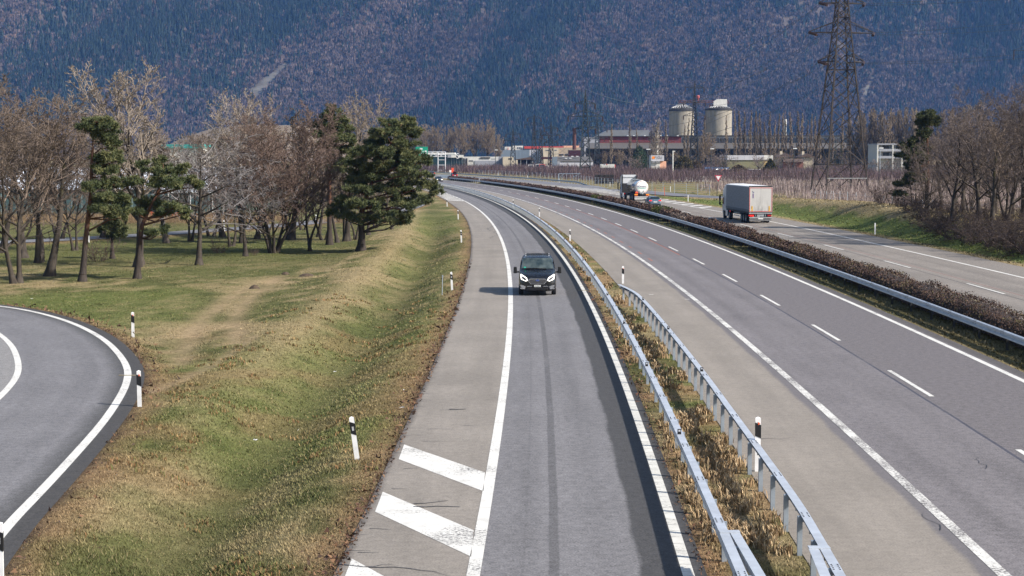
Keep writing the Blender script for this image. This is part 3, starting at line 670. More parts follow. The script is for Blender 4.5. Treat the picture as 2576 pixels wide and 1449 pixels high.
# ------------------------------------------------------------------ trees
def norm3(v):
    l = math.sqrt(v[0] * v[0] + v[1] * v[1] + v[2] * v[2]) or 1; return (v[0] / l, v[1] / l, v[2] / l)
def cross3(a, b): return (a[1] * b[2] - a[2] * b[1], a[2] * b[0] - a[0] * b[2], a[0] * b[1] - a[1] * b[0])
def grow(seed, h, clear=.25, stems=1, lean=0.0, nch=(14, 7, 6, 4), lr=(.55, .5, .5, .6), ang=(50, 45, 45, 40), trop=(0, .12, .08, .05, .02),
         wig=(.05, .12, .16, .2, .2), r0=None, shape=None, tip=.008, spread=.18, topk=.8, flat=1.0):
    """segments (x0,y0,z0,x1,y1,z1,r0,r1,level) of a leafless tree of height about h"""
    rn = random.Random(seed); S = []; NS = (10, 6, 4, 3, 2); r0 = r0 or h * .016
    def branch(p, d, L, r, lv):
        n = NS[lv]; st = L / n; pts = [p]; dirs = [d]; rad = [r]; rt = max(tip, r * (.18 if lv < 3 else .6)) if lv else r * .22
        for i in range(n):
            w = wig[lv]
            d = norm3((d[0] + rn.gauss(0, w), d[1] + rn.gauss(0, w), d[2] + rn.gauss(0, w) * .6 + trop[lv]))
            q = (p[0] + d[0] * st, p[1] + d[1] * st, p[2] + d[2] * st)
            a = r + (rt - r) * (i / n) ** .8; b = r + (rt - r) * ((i + 1) / n) ** .8
            S.append((*p, *q, a, b, lv)); p = q; pts.append(p); dirs.append(d); rad.append(b)
        if lv >= len(nch): return
        k = nch[lv]; t0 = clear if lv == 0 else .18
        k = max(1, int(round(k * rn.uniform(.85, 1.15)))); az = rn.random() * 6.28
        for c in range(k):
            t = t0 + (1 - t0) * ((c + rn.random() * .8) / k); t = min(.99, t); f = t * n; i = int(f); u = f - i
            pp = tuple(pts[i][j] + (pts[i + 1][j] - pts[i][j]) * u for j in range(3)); dd = dirs[min(i + 1, n)]
            az += 2.4 + rn.uniform(-.5, .5); an = R(ang[lv] * rn.uniform(.7, 1.3)) * (1 - .25 * t if lv == 0 else 1)
            a = norm3(cross3(dd, (0.3, 0.1, 1) if abs(dd[2]) < .9 else (1, 0.2, 0))); b = cross3(dd, a)
            ca, sa = math.cos(an), math.sin(an); x, y = math.cos(az) * sa, math.sin(az) * sa
            nd = norm3(tuple(dd[j] * ca + a[j] * x + b[j] * y for j in range(3)))
            if flat != 1 and lv > 0: nd = norm3((nd[0], nd[1], nd[2] * flat))
            sh = shape(t) if (shape and lv == 0) else (1 - .55 * t)
            LL = L * lr[lv] * sh * rn.uniform(.75, 1.2)
            branch(pp, nd, LL, max(tip, min(rad[i + 1] * .85, LL * .022 + .004)), lv + 1)
    for s in range(stems):
        az = 6.28 * s / stems + rn.random(); k = spread * (stems > 1) * rn.uniform(.5, 1.2)
        d = norm3((lean + math.cos(az) * k, math.sin(az) * k, 1)); off = .12 * (stems > 1)
        branch((math.cos(az) * off, math.sin(az) * off, -.25), d, h * topk * rn.uniform(.85, 1.0 if stems > 1 else .9) , r0 * (1 if stems == 1 else .62), 0)
    return np.array(S)
def frusta(S, n, swell=False):
    p = S[:, 0:3]; q = S[:, 3:6]; d = q - p; d /= np.linalg.norm(d, axis=1)[:, None] + 1e-9
    ref = np.where(np.abs(d[:, 2:3]) < .9, np.array([[0, 0, 1.]]), np.array([[1., 0, 0]])); a = np.cross(d, ref); a /= np.linalg.norm(a, axis=1)[:, None]; b = np.cross(d, a)
    th = np.arange(n) * 2 * np.pi / n; ring = a[:, None] * np.cos(th)[None, :, None] + b[:, None] * np.sin(th)[None, :, None]
    r0, r1 = S[:, 6], S[:, 7]
    if swell: r0 = r0 * (1 + .9 * np.exp(-np.maximum(p[:, 2] + .1, 0) / .35)); r1 = r1 * (1 + .9 * np.exp(-np.maximum(q[:, 2] + .1, 0) / .35))
    V = np.concatenate([p[:, None] + ring * r0[:, None, None], q[:, None] + ring * r1[:, None, None]], 1)
    i = np.arange(n); f = np.stack([i, (i + 1) % n, n + (i + 1) % n, n + i], 1); F = (np.arange(len(S))[:, None, None] * 2 * n + f[None]).reshape(-1, 4)
    return V.reshape(-1, 3), F
def tree_obj(name, S, bark, twig, label=None, cat='tree', group=None, tmin=.045, sides=3, smooth=True):
    t = empty(name, (0, 0, 0), 0, label, cat, group); m = (S[:, 8] <= 1) & (S[:, 6] > tmin)
    V, F = frusta(S[m], 7, True); np_mesh('trunk', V, F, bark, t, None, smooth)
    V, F = frusta(S[~m], sides); np_mesh('crown', V, F, twig, t, None, False)
    return t
BK = m_bark('dark_bark', (0.030, 0.025, 0.022), (0.075, 0.064, 0.054)); BKP = m_bark('pale_bark', (0.10, 0.085, 0.07), (0.20, 0.175, 0.15)); BKR = m_pinebark('red_pine_bark')
TW_B = m_twig('brown_twigs', (0.095, 0.072, 0.060), (0.175, 0.136, 0.112)); TW_P = m_twig('pale_twigs', (0.20, 0.165, 0.135), (0.33, 0.28, 0.235)); TW_S = m_twig('silver_twigs', (0.13, 0.118, 0.118), (0.27, 0.25, 0.25))
TW_R = m_twig('reddish_twigs', (0.095, 0.066, 0.056), (0.165, 0.118, 0.10)); TW_G = m_twig('purple_grey_twigs', (0.10, 0.08, 0.072), (0.19, 0.152, 0.138)); TW_Y = m_twig('straw_twigs', (0.19, 0.145, 0.105), (0.29, 0.225, 0.16))
TW_D = m_twig('dark_twigs', (0.045, 0.034, 0.031), (0.085, 0.064, 0.056))

round_ = lambda t: .55 + .75 * math.sin(math.pi * min(1, t * .95 + .05)); vase = lambda t: 1.15 - .5 * t
ST = {}
ST['round'] = (grow(11, 12, .22, 2, .02, (14, 8, 7, 5), (.52, .52, .5, .55), (55, 45, 45, 42), (0, .14, .09, .05, .03), shape=round_, spread=.06, tip=.0105, r0=.20), BK, TW_B)
ST['ash'] = (grow(23, 14, .30, 1, .015, (18, 9, 7, 5), (.56, .46, .42, .5), (46, 40, 42, 38), (0, .19, .14, .09, .06), (.035, .08, .12, .16, .16), shape=lambda t: 1.12 - .45 * t, tip=.0125, r0=.20), BK, TW_P)
ST['fan'] = (grow(31, 11.8, .16, 6, 0, (14, 8, 8, 6), (.50, .46, .48, .5), (42, 38, 40, 38), (.02, .12, .08, .06, .04), (.05, .1, .14, .16, .16), shape=lambda t: 1.05 - .5 * t, spread=.36, tip=.010, topk=.86, r0=.17), BK, TW_R)
ST['spread'] = (grow(47, 10, .33, 1, .03, (12, 8, 6, 4), (.62, .5, .46, .5), (66, 48, 46, 44), (0, .04, -.01, -.02, 0), (.05, .12, .15, .18, .2), shape=lambda t: 1.15 - .35 * t, tip=.010, flat=.8, r0=.17), BK, TW_S)
ST['slim'] = (grow(53, 9, .42, 1, .03, (12, 7, 6, 4), (.46, .5, .5, .5), (48, 45, 45, 42), (0, .1, .06, .04, .02), (.06, .12, .16, .2, .2), tip=.011, r0=.15), BK, TW_B)
ST['slim2'] = (grow(59, 9, .36, 2, -.03, (11, 7, 6, 4), (.47, .5, .5, .5), (52, 45, 45, 42), (0, .1, .05, .03, .02), (.07, .13, .16, .2, .2), tip=.011, spread=.16, r0=.16), BK, TW_G)
ST['wood'] = (grow(61, 14, .22, 1, .0, (16, 8, 7, 5), (.46, .5, .48, .5), (44, 42, 42, 40), (0, .17, .12, .07, .04), (.04, .1, .14, .16, .18), shape=lambda t: 1.05 - .35 * t, tip=.011, r0=.2), BK, TW_G)
ST['wood2'] = (grow(67, 13, .14, 3, .0, (12, 7, 6, 5), (.46, .5, .48, .5), (46, 42, 42, 40), (0, .16, .11, .07, .04), (.05, .1, .14, .16, .18), shape=lambda t: 1.05 - .35 * t, tip=.011, spread=.17, r0=.17), BK, TW_G)
ST['poplar'] = (grow(71, 27, .10, 1, 0, (46, 7, 4), (.20, .42, .45), (24, 22, 24), (0, .2, .18, .14), (.012, .05, .08, .1), shape=lambda t: 1.05 - .8 * t if t > .2 else .8, tip=.085, topk=1.12, r0=.33), BK, TW_Y)
ST['broad'] = (grow(73, 26, .10, 3, 0, (26, 8, 6), (.32, .42, .45), (28, 28, 30), (0, .2, .16, .12), (.02, .06, .09, .1), shape=lambda t: 1.1 - .6 * t, tip=.065, spread=.13, topk=1.05, r0=.3), BK, TW_Y)
ST['big'] = (grow(79, 25, .30, 2, 0, (14, 9, 7, 4), (.46, .48, .45, .5), (50, 42, 40, 38), (0, .16, .12, .08, .05), (.04, .1, .13, .15, .15), shape=lambda t: 1.15 - .4 * t, tip=.040, spread=.12, r0=.42), BK, TW_Y)
ST['pale_far'] = (grow(83, 22, .12, 2, 0, (16, 7, 6), (.48, .45, .45), (40, 36, 36), (0, .18, .14, .1), (.03, .07, .1, .12), shape=lambda t: 1.1 - .5 * t, tip=.06, spread=.08, r0=.36), BKP, TW_P)
ST['fruit'] = (grow(89, 6, .25, 1, 0, (10, 7, 6), (.62, .5, .5), (56, 46, 44), (0, .08, .05, .03), (.05, .14, .18, .2), shape=round_, tip=.022, r0=.14), BK, TW_G)
ST['shrub'] = (grow(97, 4.2, .02, 9, 0, (9, 6, 5), (.5, .5, .5), (40, 42, 42), (0, .06, .04, .02), (.08, .14, .18, .2), spread=.6, tip=.009, r0=.07, topk=.9), BK, TW_D)
ST['shrub2'] = (grow(101, 3.2, .0, 10, 0, (8, 6, 6), (.5, .5, .5), (48, 45, 45), (0, .0, .0, 0), (.1, .16, .2, .2), spread=.95, tip=.009, r0=.06, topk=.9), BK, TW_D)
ST['rsprig'] = (grow(103, 2.0, .0, 8, 0, (7, 5), (.5, .5), (40, 42), (0, .05, .03), (.08, .14, .18), spread=.5, tip=.008, r0=.03, topk=.9), BK, TW_R)
PROTO = {}; WK = dict(round=1.3, ash=1.4, fan=1.2, spread=1.15, slim=1.25, slim2=1.25, wood=1.45, wood2=1.35, broad=1.15)
def tree(kind, px=None, py=None, label=None, group=None, h=None, rz=None, loc=None, name='bare_tree', cat='tree', wx=1.0, Y=None, ytop=None, twig=None, z=None):
    """a leafless tree of one kind, standing at a photo position, with its own height"""
    if loc is None:
        if Y is None: loc = at(px, py)
        else: loc = far(px, 400, Y)[:2]
    if z is None: z = float(hground(np.array([loc[0]]), np.array([loc[1]]))[0]) if loc[1] < 700 else -.02
    S, bark, tw = ST[kind]; H0 = S[:, 5].max()
    if h is None: h = far(px, ytop, loc[1])[2] - z
    k = h / H0; key = (kind, twig)
    if key in PROTO: o = dup(PROTO[key])
    else:
        o = tree_obj(name, S, bark, twig or tw, cat=cat); PROTO[key] = o
    o.name = name; o.location = (loc[0], loc[1], z - .02); o.rotation_euler = (0, 0, rz if rz is not None else (len(PROTO) * 1.3 + loc[0] * 2.7) % 6.28)
    wx *= WK.get(kind, 1); o.scale = (k * wx, k * wx, k); o['label'] = label; o['category'] = cat
    if group: o['group'] = group
    elif 'group' in o: del o['group']
    return o
GM = 'bare trees in the left meadow'
tree('round', 42, 702, 'broad brown bare tree with forked mossy trunk at the left edge of the meadow', GM, ytop=140, rz=.3, wx=1.05)
tree('slim', 122, 684, 'slim bare tree with curved dark trunk right of the forked mossy tree', GM, ytop=270, rz=2.0)
tree('slim2', 94, 652, 'bare tree with straight dark trunk between the forked tree and the slim curved one', GM, ytop=190, rz=1.1)
tree('ash', 350, 662, 'tallest bare tree with pale upswept twigs behind the leaning pines', GM, ytop=138, rz=.9, wx=1.02)
tree('spread', 500, 657, 'silver twigged bare tree with wide horizontal branches', GM, ytop=262, rz=5.9, wx=1.0)
tree('spread', 618, 636, 'thin lichen covered trunk under pale drooping branches', GM, ytop=372, rz=2.2, wx=1.1)
tree('fan', 688, 628, 'dense reddish brown multi stemmed tree in the middle of the meadow', GM, ytop=250, rz=.5, wx=1.08)
tree('ash', 612, 604, 'pale topped bare tree rising behind the reddish multi stemmed one', GM, ytop=216, rz=3.1, wx=.95)
tree('slim2', 782, 623, 'gnarled short trunk right of the reddish multi stemmed tree', GM, ytop=385, rz=4.4, wx=1.15)
tree('ash', 872, 600, 'pale bare tree rising above the pines beside the slip lane', GM, ytop=226, rz=5.0, wx=1.0)
tree('slim', 731, 596, 'reddish bare tree half hidden behind the multi stemmed one', GM, ytop=268, rz=2.5)
for k, (px, py, yt, kind, l) in enumerate([(189, 622, 330, 'round', 'bare tree with low dark fork left of the first pine'), (4, 628, 300, 'slim', 'bare tree cut by the left edge behind the forked mossy tree'), (479, 600, 320, 'round', 'bare tree with pale twin trunk in front of the orange netting'), (562, 590, 330, 'slim', 'bare tree in front of the white gabled greenhouse'),
        (580, 612, 372, 'slim2', 'dark forked trunk left of the lichen covered one'), (645, 595, 350, 'slim', 'bare tree on the access road verge, left of the multi stemmed tree'), (726, 594, 400, 'slim', 'slender trunk standing behind the multi stemmed tree'), (762, 574, 380, 'slim2', 'small trunk by the far access road'),
        (800, 590, 400, 'slim', 'leaning dark trunk left of the tall pine'), (815, 597, 385, 'slim2', 'mossy trunk close to the tall pine'), (850, 603, 420, 'slim', 'forked slim trunk between the two right pines'), (869, 598, 400, 'slim', 'pale straight trunk between the two right pines'),
        (893, 597, 410, 'slim2', 'trunk just left of the large pine'), (927, 587, 420, 'slim', 'short trunk just right of the large pine'), (945, 571, 400, 'slim2', 'dark twin trunk behind the large pine'), (985, 578, 430, 'slim', 'last trunk of the grove, next to the ditch'), (965, 558, 410, 'slim', 'thin trunk far behind the large pine'),
        (60, 640, 290, 'slim', 'thin trunk behind the forked mossy tree'), (150, 600, 300, 'slim2', 'background trunk near the dry reed strip at left'), (258, 598, 330, 'slim', 'background trunk right of the first pine'), (300, 596, 330, 'slim2', 'trunk between the first pine and the tallest bare tree'), (420, 604, 340, 'slim', 'background trunk left of the orange netting'), (530, 588, 350, 'slim2', 'background trunk right of the greenhouse gable')]):
    tree(kind, px, py, l, GM, ytop=yt, rz=k * 1.7)
# the wood at the right
GW = 'bare trees of the right hand wood'
for k, (px, py, yt, kind, wx, l) in enumerate([(2330, 588, 322, 'wood2', 1.0, 'bare tree at the left end of the right wood, beside its pine'), (2395, 600, 268, 'wood', 1.0, 'bare tree second from the left along the edge of the right wood'), (2420, 578, 262, 'wood', 1.0, 'tall straight bare tree inside the right wood'), (2462, 606, 246, 'wood', 1.05, 'bare tree with pale straight trunk in the right wood'),
        (2500, 585, 212, 'wood2', 1.0, 'multi stemmed bare tree inside the right wood'), (2530, 614, 222, 'wood2', 1.0, 'bare tree near the right edge with dark low limbs'), (2575, 600, 186, 'wood', 1.05, 'tallest bare tree of the right wood, at the frame edge'), (2620, 622, 190, 'wood', 1.0, 'bare tree just outside the right frame edge'), (2368, 562, 300, 'wood', .95, 'bare tree deep in the right wood behind its pine'), (2545, 568, 214, 'wood', 1.0, 'bare tree deep in the right wood near the frame edge'),
        (2440, 555, 272, 'wood2', 1.0, 'multi stemmed bare tree deep in the right wood'), (2295, 560, 370, 'slim2', 1.0, 'small bare tree leaning out of the right wood'), (2490, 622, 300, 'slim', 1.0, 'slim bare tree at the foot of the right wood'), (2660, 600, 190, 'wood2', 1.0, 'multi stemmed bare tree beyond the right frame edge')]):
    tree(kind, px, py, l, GW, ytop=yt, rz=k * 2.3, wx=wx)
rn = random.Random(8)
kinds = [(2215, 556, 462, 'shrub', 1.0), (2240, 560, 440, 'slim2', 1.2), (2262, 566, 470, 'shrub', 1.1), (2290, 578, 490, 'shrub2', 1.2), (2318, 590, 490, 'shrub', 1.2), (2345, 600, 520, 'shrub2', 1.3), (2370, 606, 500, 'shrub', 1.2), (2400, 614, 530, 'shrub2', 1.3), (2430, 620, 510, 'shrub', 1.2), (2458, 625, 540, 'shrub2', 1.3), (2490, 632, 530, 'shrub', 1.2), (2520, 638, 540, 'shrub2', 1.3), (2552, 645, 530, 'shrub', 1.2), (2585, 650, 540, 'shrub2', 1.3), (2615, 655, 540, 'shrub', 1.2),
         (2300, 560, 480, 'shrub', 1.1), (2350, 575, 480, 'shrub', 1.2), (2410, 592, 490, 'shrub', 1.2), (2470, 600, 500, 'shrub', 1.2), (2530, 612, 510, 'shrub', 1.2), (2580, 620, 510, 'shrub', 1.2), (2380, 588, 500, 'shrub2', 1.2), (2440, 604, 520, 'shrub2', 1.2), (2500, 616, 520, 'shrub2', 1.3), (2560, 628, 530, 'shrub2', 1.3)]
for k, (px, py, yt, kind, wx) in enumerate(kinds):
    l = {0: 'leafless shrub at the left tip of the right wood, on the grass bank', 1: 'taller leafless bush standing on the grass bank left of the wood', 2: 'leafless shrub between the bush and the right wood pine'}.get(k, 'dark leafless shrub in the undergrowth of the right wood')
    tree(kind, px, py, l, 'undergrowth shrubs of the right wood' if k > 2 else None, ytop=yt, rz=k * 1.9, wx=wx, name='bare_shrub', cat='shrub')
for px, py, yt, l in ((247, 648, 590, 'small leafless bush beside the first pine'), (552, 628, 598, 'pile of fallen twigs on the grass by the silver tree'), (640, 634, 622, 'tuft of cut shoots at the lichen covered trunk')):
    tree('rsprig', px, py, l, ytop=yt, name='bare_shrub', cat='shrub', wx=1.3)

# ------------------------------------------------------------------ pines
NEED = m_tint('pine_needles', .75, .25, 5, .25)
def needles(C, s, rs, per=9, cols=None):
    """bunches of needles: C centres with outward directions, s sizes"""
    n = len(C); c = np.repeat(C[:, :3], per, 0); o = np.repeat(C[:, 3:6], per, 0); k = np.repeat(s, per)
    d = o * .55 + rs.randn(n * per, 3) * .62; d[:, 2] += .28; d /= np.linalg.norm(d, axis=1)[:, None]
    p = np.cross(d, rs.randn(n * per, 3)); p /= np.linalg.norm(p, axis=1)[:, None] + 1e-9
    L = k * (.7 + .6 * rs.rand(n * per)); W = k * .12
    V = np.stack([c - p * W[:, None], c + p * W[:, None], c + d * L[:, None]], 1)
    return V.reshape(-1, 3)
def pine(px, py, trunk, clumps, sc, ox, oy, label, seed, size=.22, dens=1.0, name='pine_tree', depth=.6, tr=.2, group='pine trees', tone=1.0, fill=1.0):
    """trunk/clumps in crop units about the foot (ox, oy), sc metres per unit"""
    x, y = at(px, py); z = float(hground(np.array([x]), np.array([y]))[0]); rs = np.random.RandomState(seed)
    t = empty(name, (x, y, z), 0, label, 'pine', group)
    tp = np.array([((a - ox) * sc, 0, (oy - b) * sc) for a, b in trunk]); tp[:, 1] = np.r_[0, np.cumsum(rs.randn(len(tp) - 1) * .12)]
    # smooth trunk
    u = np.linspace(0, len(tp) - 1, 16); T = np.stack([np.interp(u, np.arange(len(tp)), tp[:, i]) for i in range(3)], 1); T[0, 2] -= .3
    S = []; rr = np.linspace(tr, tr * .3, 16)
    for i in range(15): S.append((*T[i], *T[i + 1], rr[i], rr[i + 1], 0))
    W = max(abs((a - ox) * sc) for a, b, *_ in clumps); CN = []; tw = []
    cl = []
    for (a, b, rx, ry) in clumps:
        X = (a - ox) * sc; Z = (oy - b) * sc; cl.append((X, rs.randn() * .25, Z, rx * sc, ry * sc))
        if rs.rand() < .55: cl.append((X * .8 + rs.randn() * .3, rs.choice((-1, 1)) * depth * W * rs.uniform(.3, .8), Z + rs.randn() * .15, rx * sc * .8, ry * sc * .85))
    for (X, Yq, Z, rx, rz) in cl:
        # limb from the trunk, starting lower than the clump
        j = int(np.argmin(np.abs(T[:, 2] - (Z - .25 * abs(X - np.interp(Z, T[:, 2], T[:, 0])) - .2)))); a = T[j]; e = np.array([X, Yq, Z - rz * .3]); m = (a + e) / 2 + np.array([0, 0, -.12 * np.linalg.norm(e - a) * rs.uniform(-.3, 1)]) + rs.randn(3) * .12
        r = max(.025, min(rr[j] * .6, .035 + .012 * np.linalg.norm(e - a)))
        S.append((*a, *m, r, r * .7, 1)); S.append((*m, *e, r * .7, r * .35, 1))
        nb = max(5, int(fill * (8 * rx * rz / .35 + 4))); ctr = e
        for q in range(nb):                                    # puffs inside the clump
            v = rs.randn(3); v /= np.linalg.norm(v); v *= .35 + .8 * rs.rand()
            pc = np.array([X + v[0] * rx, Yq + v[1] * rx * .9, Z + v[2] * rz * .8]); S.append((*ctr, *pc, .014, .007, 2))
            nn = int(19 * dens * rs.uniform(.6, 1.3)); pr = size * rs.uniform(.7, 1.35)
            d = rs.randn(nn, 3); d /= np.linalg.norm(d, axis=1)[:, None]; d[:, 2] = d[:, 2] * .8 + .25
            P = pc + d * np.array([pr, pr, pr * .62]) * (rs.rand(nn, 1) ** .4)
            CN.append(np.concatenate([P, d, np.full((nn, 1), rs.rand())], 1))
    S = np.array(S); V, F = frusta(S[S[:, 8] < 2], 7, True); np_mesh('trunk', V, F, BKR, t, None, True)
    V, F = frusta(S[S[:, 8] == 2], 3); np_mesh('twigs', V, F, BKR, t)
    C = np.concatenate(CN); V = needles(C, np.full(len(C), size * 1.05), rs); n = len(V) // 3
    f = np.repeat(C[:, 6], 9) * .6 + rs.rand(n) * .4
    ca, cb, cc = np.array((0.030, 0.046, 0.022)), np.array((0.092, 0.108, 0.044)), np.array((0.20, 0.19, 0.085))
    col = (ca + (cb - ca) * np.clip(f * 1.6, 0, 1)[:, None] + (cc - cb) * np.clip(f * 2.4 - 1.4, 0, 1)[:, None]) * tone
    np_mesh('crown', V, np.arange(n * 3).reshape(-1, 3), NEED, t, np.repeat(col, 3, 0))
    return t
def zpx(py, fac): return fac * (at(1288, py)[1]) / FD
pine(908, 629, [(1105, 1285), (1112, 1180), (1105, 1060), (1125, 960), (1190, 800), (1280, 620), (1380, 430)],
     [(1410, 400, 110, 50), (1340, 460, 140, 50), (1480, 460, 60, 45), (1230, 520, 100, 50), (1420, 520, 110, 50), (1150, 600, 110, 60), (1300, 590, 140, 60), (1480, 610, 110, 50), (1100, 690, 110, 60), (1250, 680, 150, 60), (1420, 680, 130, 50), (1560, 650, 60, 50), (1040, 780, 90, 50), (1200, 770, 140, 60), (1390, 770, 150, 60), (1540, 740, 80, 45), (1620, 860, 55, 50), (1130, 860, 120, 50), (1300, 860, 150, 50), (1480, 850, 140, 50), (1580, 800, 70, 45),
      (1000, 940, 90, 45), (920, 1000, 70, 45), (1060, 960, 110, 45), (1250, 950, 120, 45), (1420, 940, 130, 45), (1540, 920, 70, 45), (1330, 1030, 100, 40), (1450, 1040, 70, 40), (1380, 1080, 60, 30), (980, 1040, 80, 35), (1130, 1060, 80, 40), (1440, 365, 45, 30)], zpx(629, .3556), 1105, 1285, 'large spreading pine with dark bushy crown beside the slip lane ditch', 1, .24, 1.0, tr=.3)
pine(829, 608, [(880, 1230), (882, 900), (885, 620), (890, 520), (915, 300)],
     [(920, 290, 55, 35), (860, 330, 40, 35), (960, 340, 60, 40), (800, 390, 50, 35), (900, 400, 80, 40), (1000, 410, 65, 40), (840, 460, 70, 40), (960, 480, 95, 45), (1040, 480, 35, 35), (850, 540, 60, 35), (960, 570, 95, 42), (920, 650, 80, 35), (1000, 640, 65, 35), (940, 700, 75, 28)], zpx(608, .3556), 880, 1230, 'tall narrow pine with bare forked top left of the large pine', 2, .22, .85, tr=.22, fill=1.3)
pine(207, 697, [(500, 1370), (505, 1270), (515, 1150), (540, 950), (565, 800), (570, 650), (590, 450)],
     [(620, 400, 75, 30), (560, 440, 50, 28), (690, 430, 50, 35), (640, 480, 85, 40), (700, 540, 45, 50), (640, 620, 70, 42), (660, 700, 90, 50), (735, 620, 28, 50), (640, 780, 70, 36), (720, 780, 85, 42), (820, 760, 55, 30), (650, 870, 80, 42), (740, 880, 60, 42), (690, 940, 95, 38), (770, 970, 28, 28), (620, 890, 45, 36)], zpx(697, .4148), 500, 1370, 'leaning pine with red upper trunk and one sided crown, leftmost pine', 3, .2, .95, tr=.21, fill=1.7)
pine(345, 691, [(830, 1355), (838, 1250), (850, 1150), (860, 1050), (900, 950), (970, 820), (1000, 700)],
     [(980, 640, 40, 26), (1040, 700, 75, 42), (960, 690, 48, 34), (1120, 690, 55, 42), (980, 760, 55, 34), (1150, 760, 65, 50), (1200, 790, 28, 42), (1080, 770, 65, 26), (880, 900, 58, 38), (850, 950, 38, 26), (960, 900, 65, 34), (1060, 920, 85, 42), (1130, 950, 46, 42), (1000, 960, 55, 26), (930, 1080, 55, 28), (1000, 1060, 38, 20)], zpx(691, .4148), 830, 1355, 'crooked pine with reddish leaning trunk and two flat foliage layers', 4, .19, .95, tr=.2, tone=1.1, fill=1.4)
pine(283, 642, [(680, 1240), (678, 1150), (670, 1040)], [(620, 1060, 55, 34), (700, 1040, 65, 34), (740, 1070, 38, 34), (700, 1100, 55, 26), (650, 1010, 40, 26)], zpx(642, .4148), 680, 1240, 'small low pine on a short dark trunk between the two leaning pines', 5, .2, .9, tr=.16, tone=.85)
pine(2331, 578, [(930, 1110), (930, 900), (925, 700), (920, 500)],
     [(920, 490, 58, 34), (880, 540, 55, 36), (960, 530, 48, 42), (900, 610, 58, 34), (860, 660, 58, 26), (780, 690, 55, 26), (820, 730, 75, 30), (760, 760, 45, 17), (830, 830, 58, 30), (860, 800, 48, 26), (800, 900, 46, 22), (760, 940, 52, 17), (740, 1000, 36, 14), (870, 700, 58, 34), (880, 900, 50, 24)], zpx(578, .3853), 930, 1110, 'dark pine at the left edge of the right wood', 6, .28, .8, tr=.22, tone=.75, fill=1.4)
# ------------------------------------------------------------------ vehicles (local: x right, y forward, z up)
def paint(name, col, rough=.22, metal=.2, coat=.6):
    t = NT(name); t.b.inputs['Coat Weight'].default_value = coat; t.b.inputs['Coat Roughness'].default_value = .06
    n = t.noise(t.co(), 5, 4); return t.out(t.mix(t.mr(n, .45, .75, 0, .3), col, tuple(min(1, c + .03) for c in col)), t.mr(n, .3, .7, rough, rough + .12), metal, .5)
RUB = simple('tyre_rubber', (.02, .02, .022), .85, var=.3, scale=8); RIM = simple('alloy_rim', (.32, .33, .35), .35, .7, var=.15)
GLASSD = paint('dark_vehicle_glass', (.012, .02, .022), .06, 0, .3); CHROME = simple('chrome_trim', (.68, .69, .72), .15, .9, var=.05)
LAMPW = emis('lit_headlamp', (1, .96, .9), .8); TAIL = emis('lit_tail_lamp', (.85, .02, .015), .6); REDP = simple('red_lens', (.38, .02, .02), .25, var=.1)
AMBER = simple('amber_panel', (.85, .25, .02), .4, var=.1); PLATE = simple('number_plate_white', (.72, .72, .7), .4, var=.05); INK = simple('black_ink', (.015, .015, .02), .6, var=.05)
CHAS = simple('chassis_black', (.02, .02, .022), .6, var=.3)
def shell(mb, st, m=0):
    """lofted body: stations (y, zbottom, zwaist, ztop, half width low, half width at top)"""
    V = []; k = 12
    for (y, zb, zw, zt, w, wt) in st:
        h = [(0, zb), (w * .82, zb), (w * .98, zb + (zw - zb) * .22), (w, zb + (zw - zb) * .6), (w * .985, zw), (wt + (w - wt) * .18, zt - (zt - zw) * .22), (wt * .9, zt - .015), (0, zt)]
        V += [(x, y, z) for x, z in h] + [(-x, y, z) for x, z in h[-2:0:-1]]
    k = 14; n = len(st)
    F = [(i * k + j, i * k + (j + 1) % k, (i + 1) * k + (j + 1) % k, (i + 1) * k + j) for i in range(n - 1) for j in range(k)] + [tuple(range(k)), tuple(range((n - 1) * k, n * k))]
    mb.add(V, F, m); return mb
def wheel(t, x, y, r, wd, dual=False):
    sx = 1 if x > 0 else -1
    mb = MB(); P = [(r * .62, -wd / 2), (r * .93, -wd / 2), (r, -wd / 2 + .04), (r, wd / 2 - .04), (r * .93, wd / 2), (r * .62, wd / 2)]
    mb.lathe(P, 22); o = mb.build('wheel', RUB, t, True); o.rotation_euler = (0, math.pi / 2, 0); o.location = (x, y, r)
    rm = MB().lathe([(0.001, .02), (r * .18, .03), (r * .22, -.01), (r * .5, -.03), (r * .6, .02), (r * .64, 0)], 18)
    for k in range(5): a = k * 1.2566; rm.box((math.cos(a) * r * .38, math.sin(a) * r * .38, .012), (r * .5, r * .1, .03), a)
    ro = rm.build('rim', RIM, o); ro.location = (0, 0, (wd / 2 - .02) * sx); ro.rotation_euler = (0 if sx > 0 else math.pi, 0, 0)
    return o
def part(t, name, mat, fn, bevel=0, smooth=False, sub=0):
    mb = MB(); fn(mb); return mb.build(name, mat, t, smooth, bevel, sub)
def quad3(mb, pts, th=.0):
    mb.add(pts, [tuple(range(len(pts)))])
def heading(Y): e = (float(B0(Y + 4)) - float(B0(Y - 4))) / 8; return math.atan2(-e, 1)

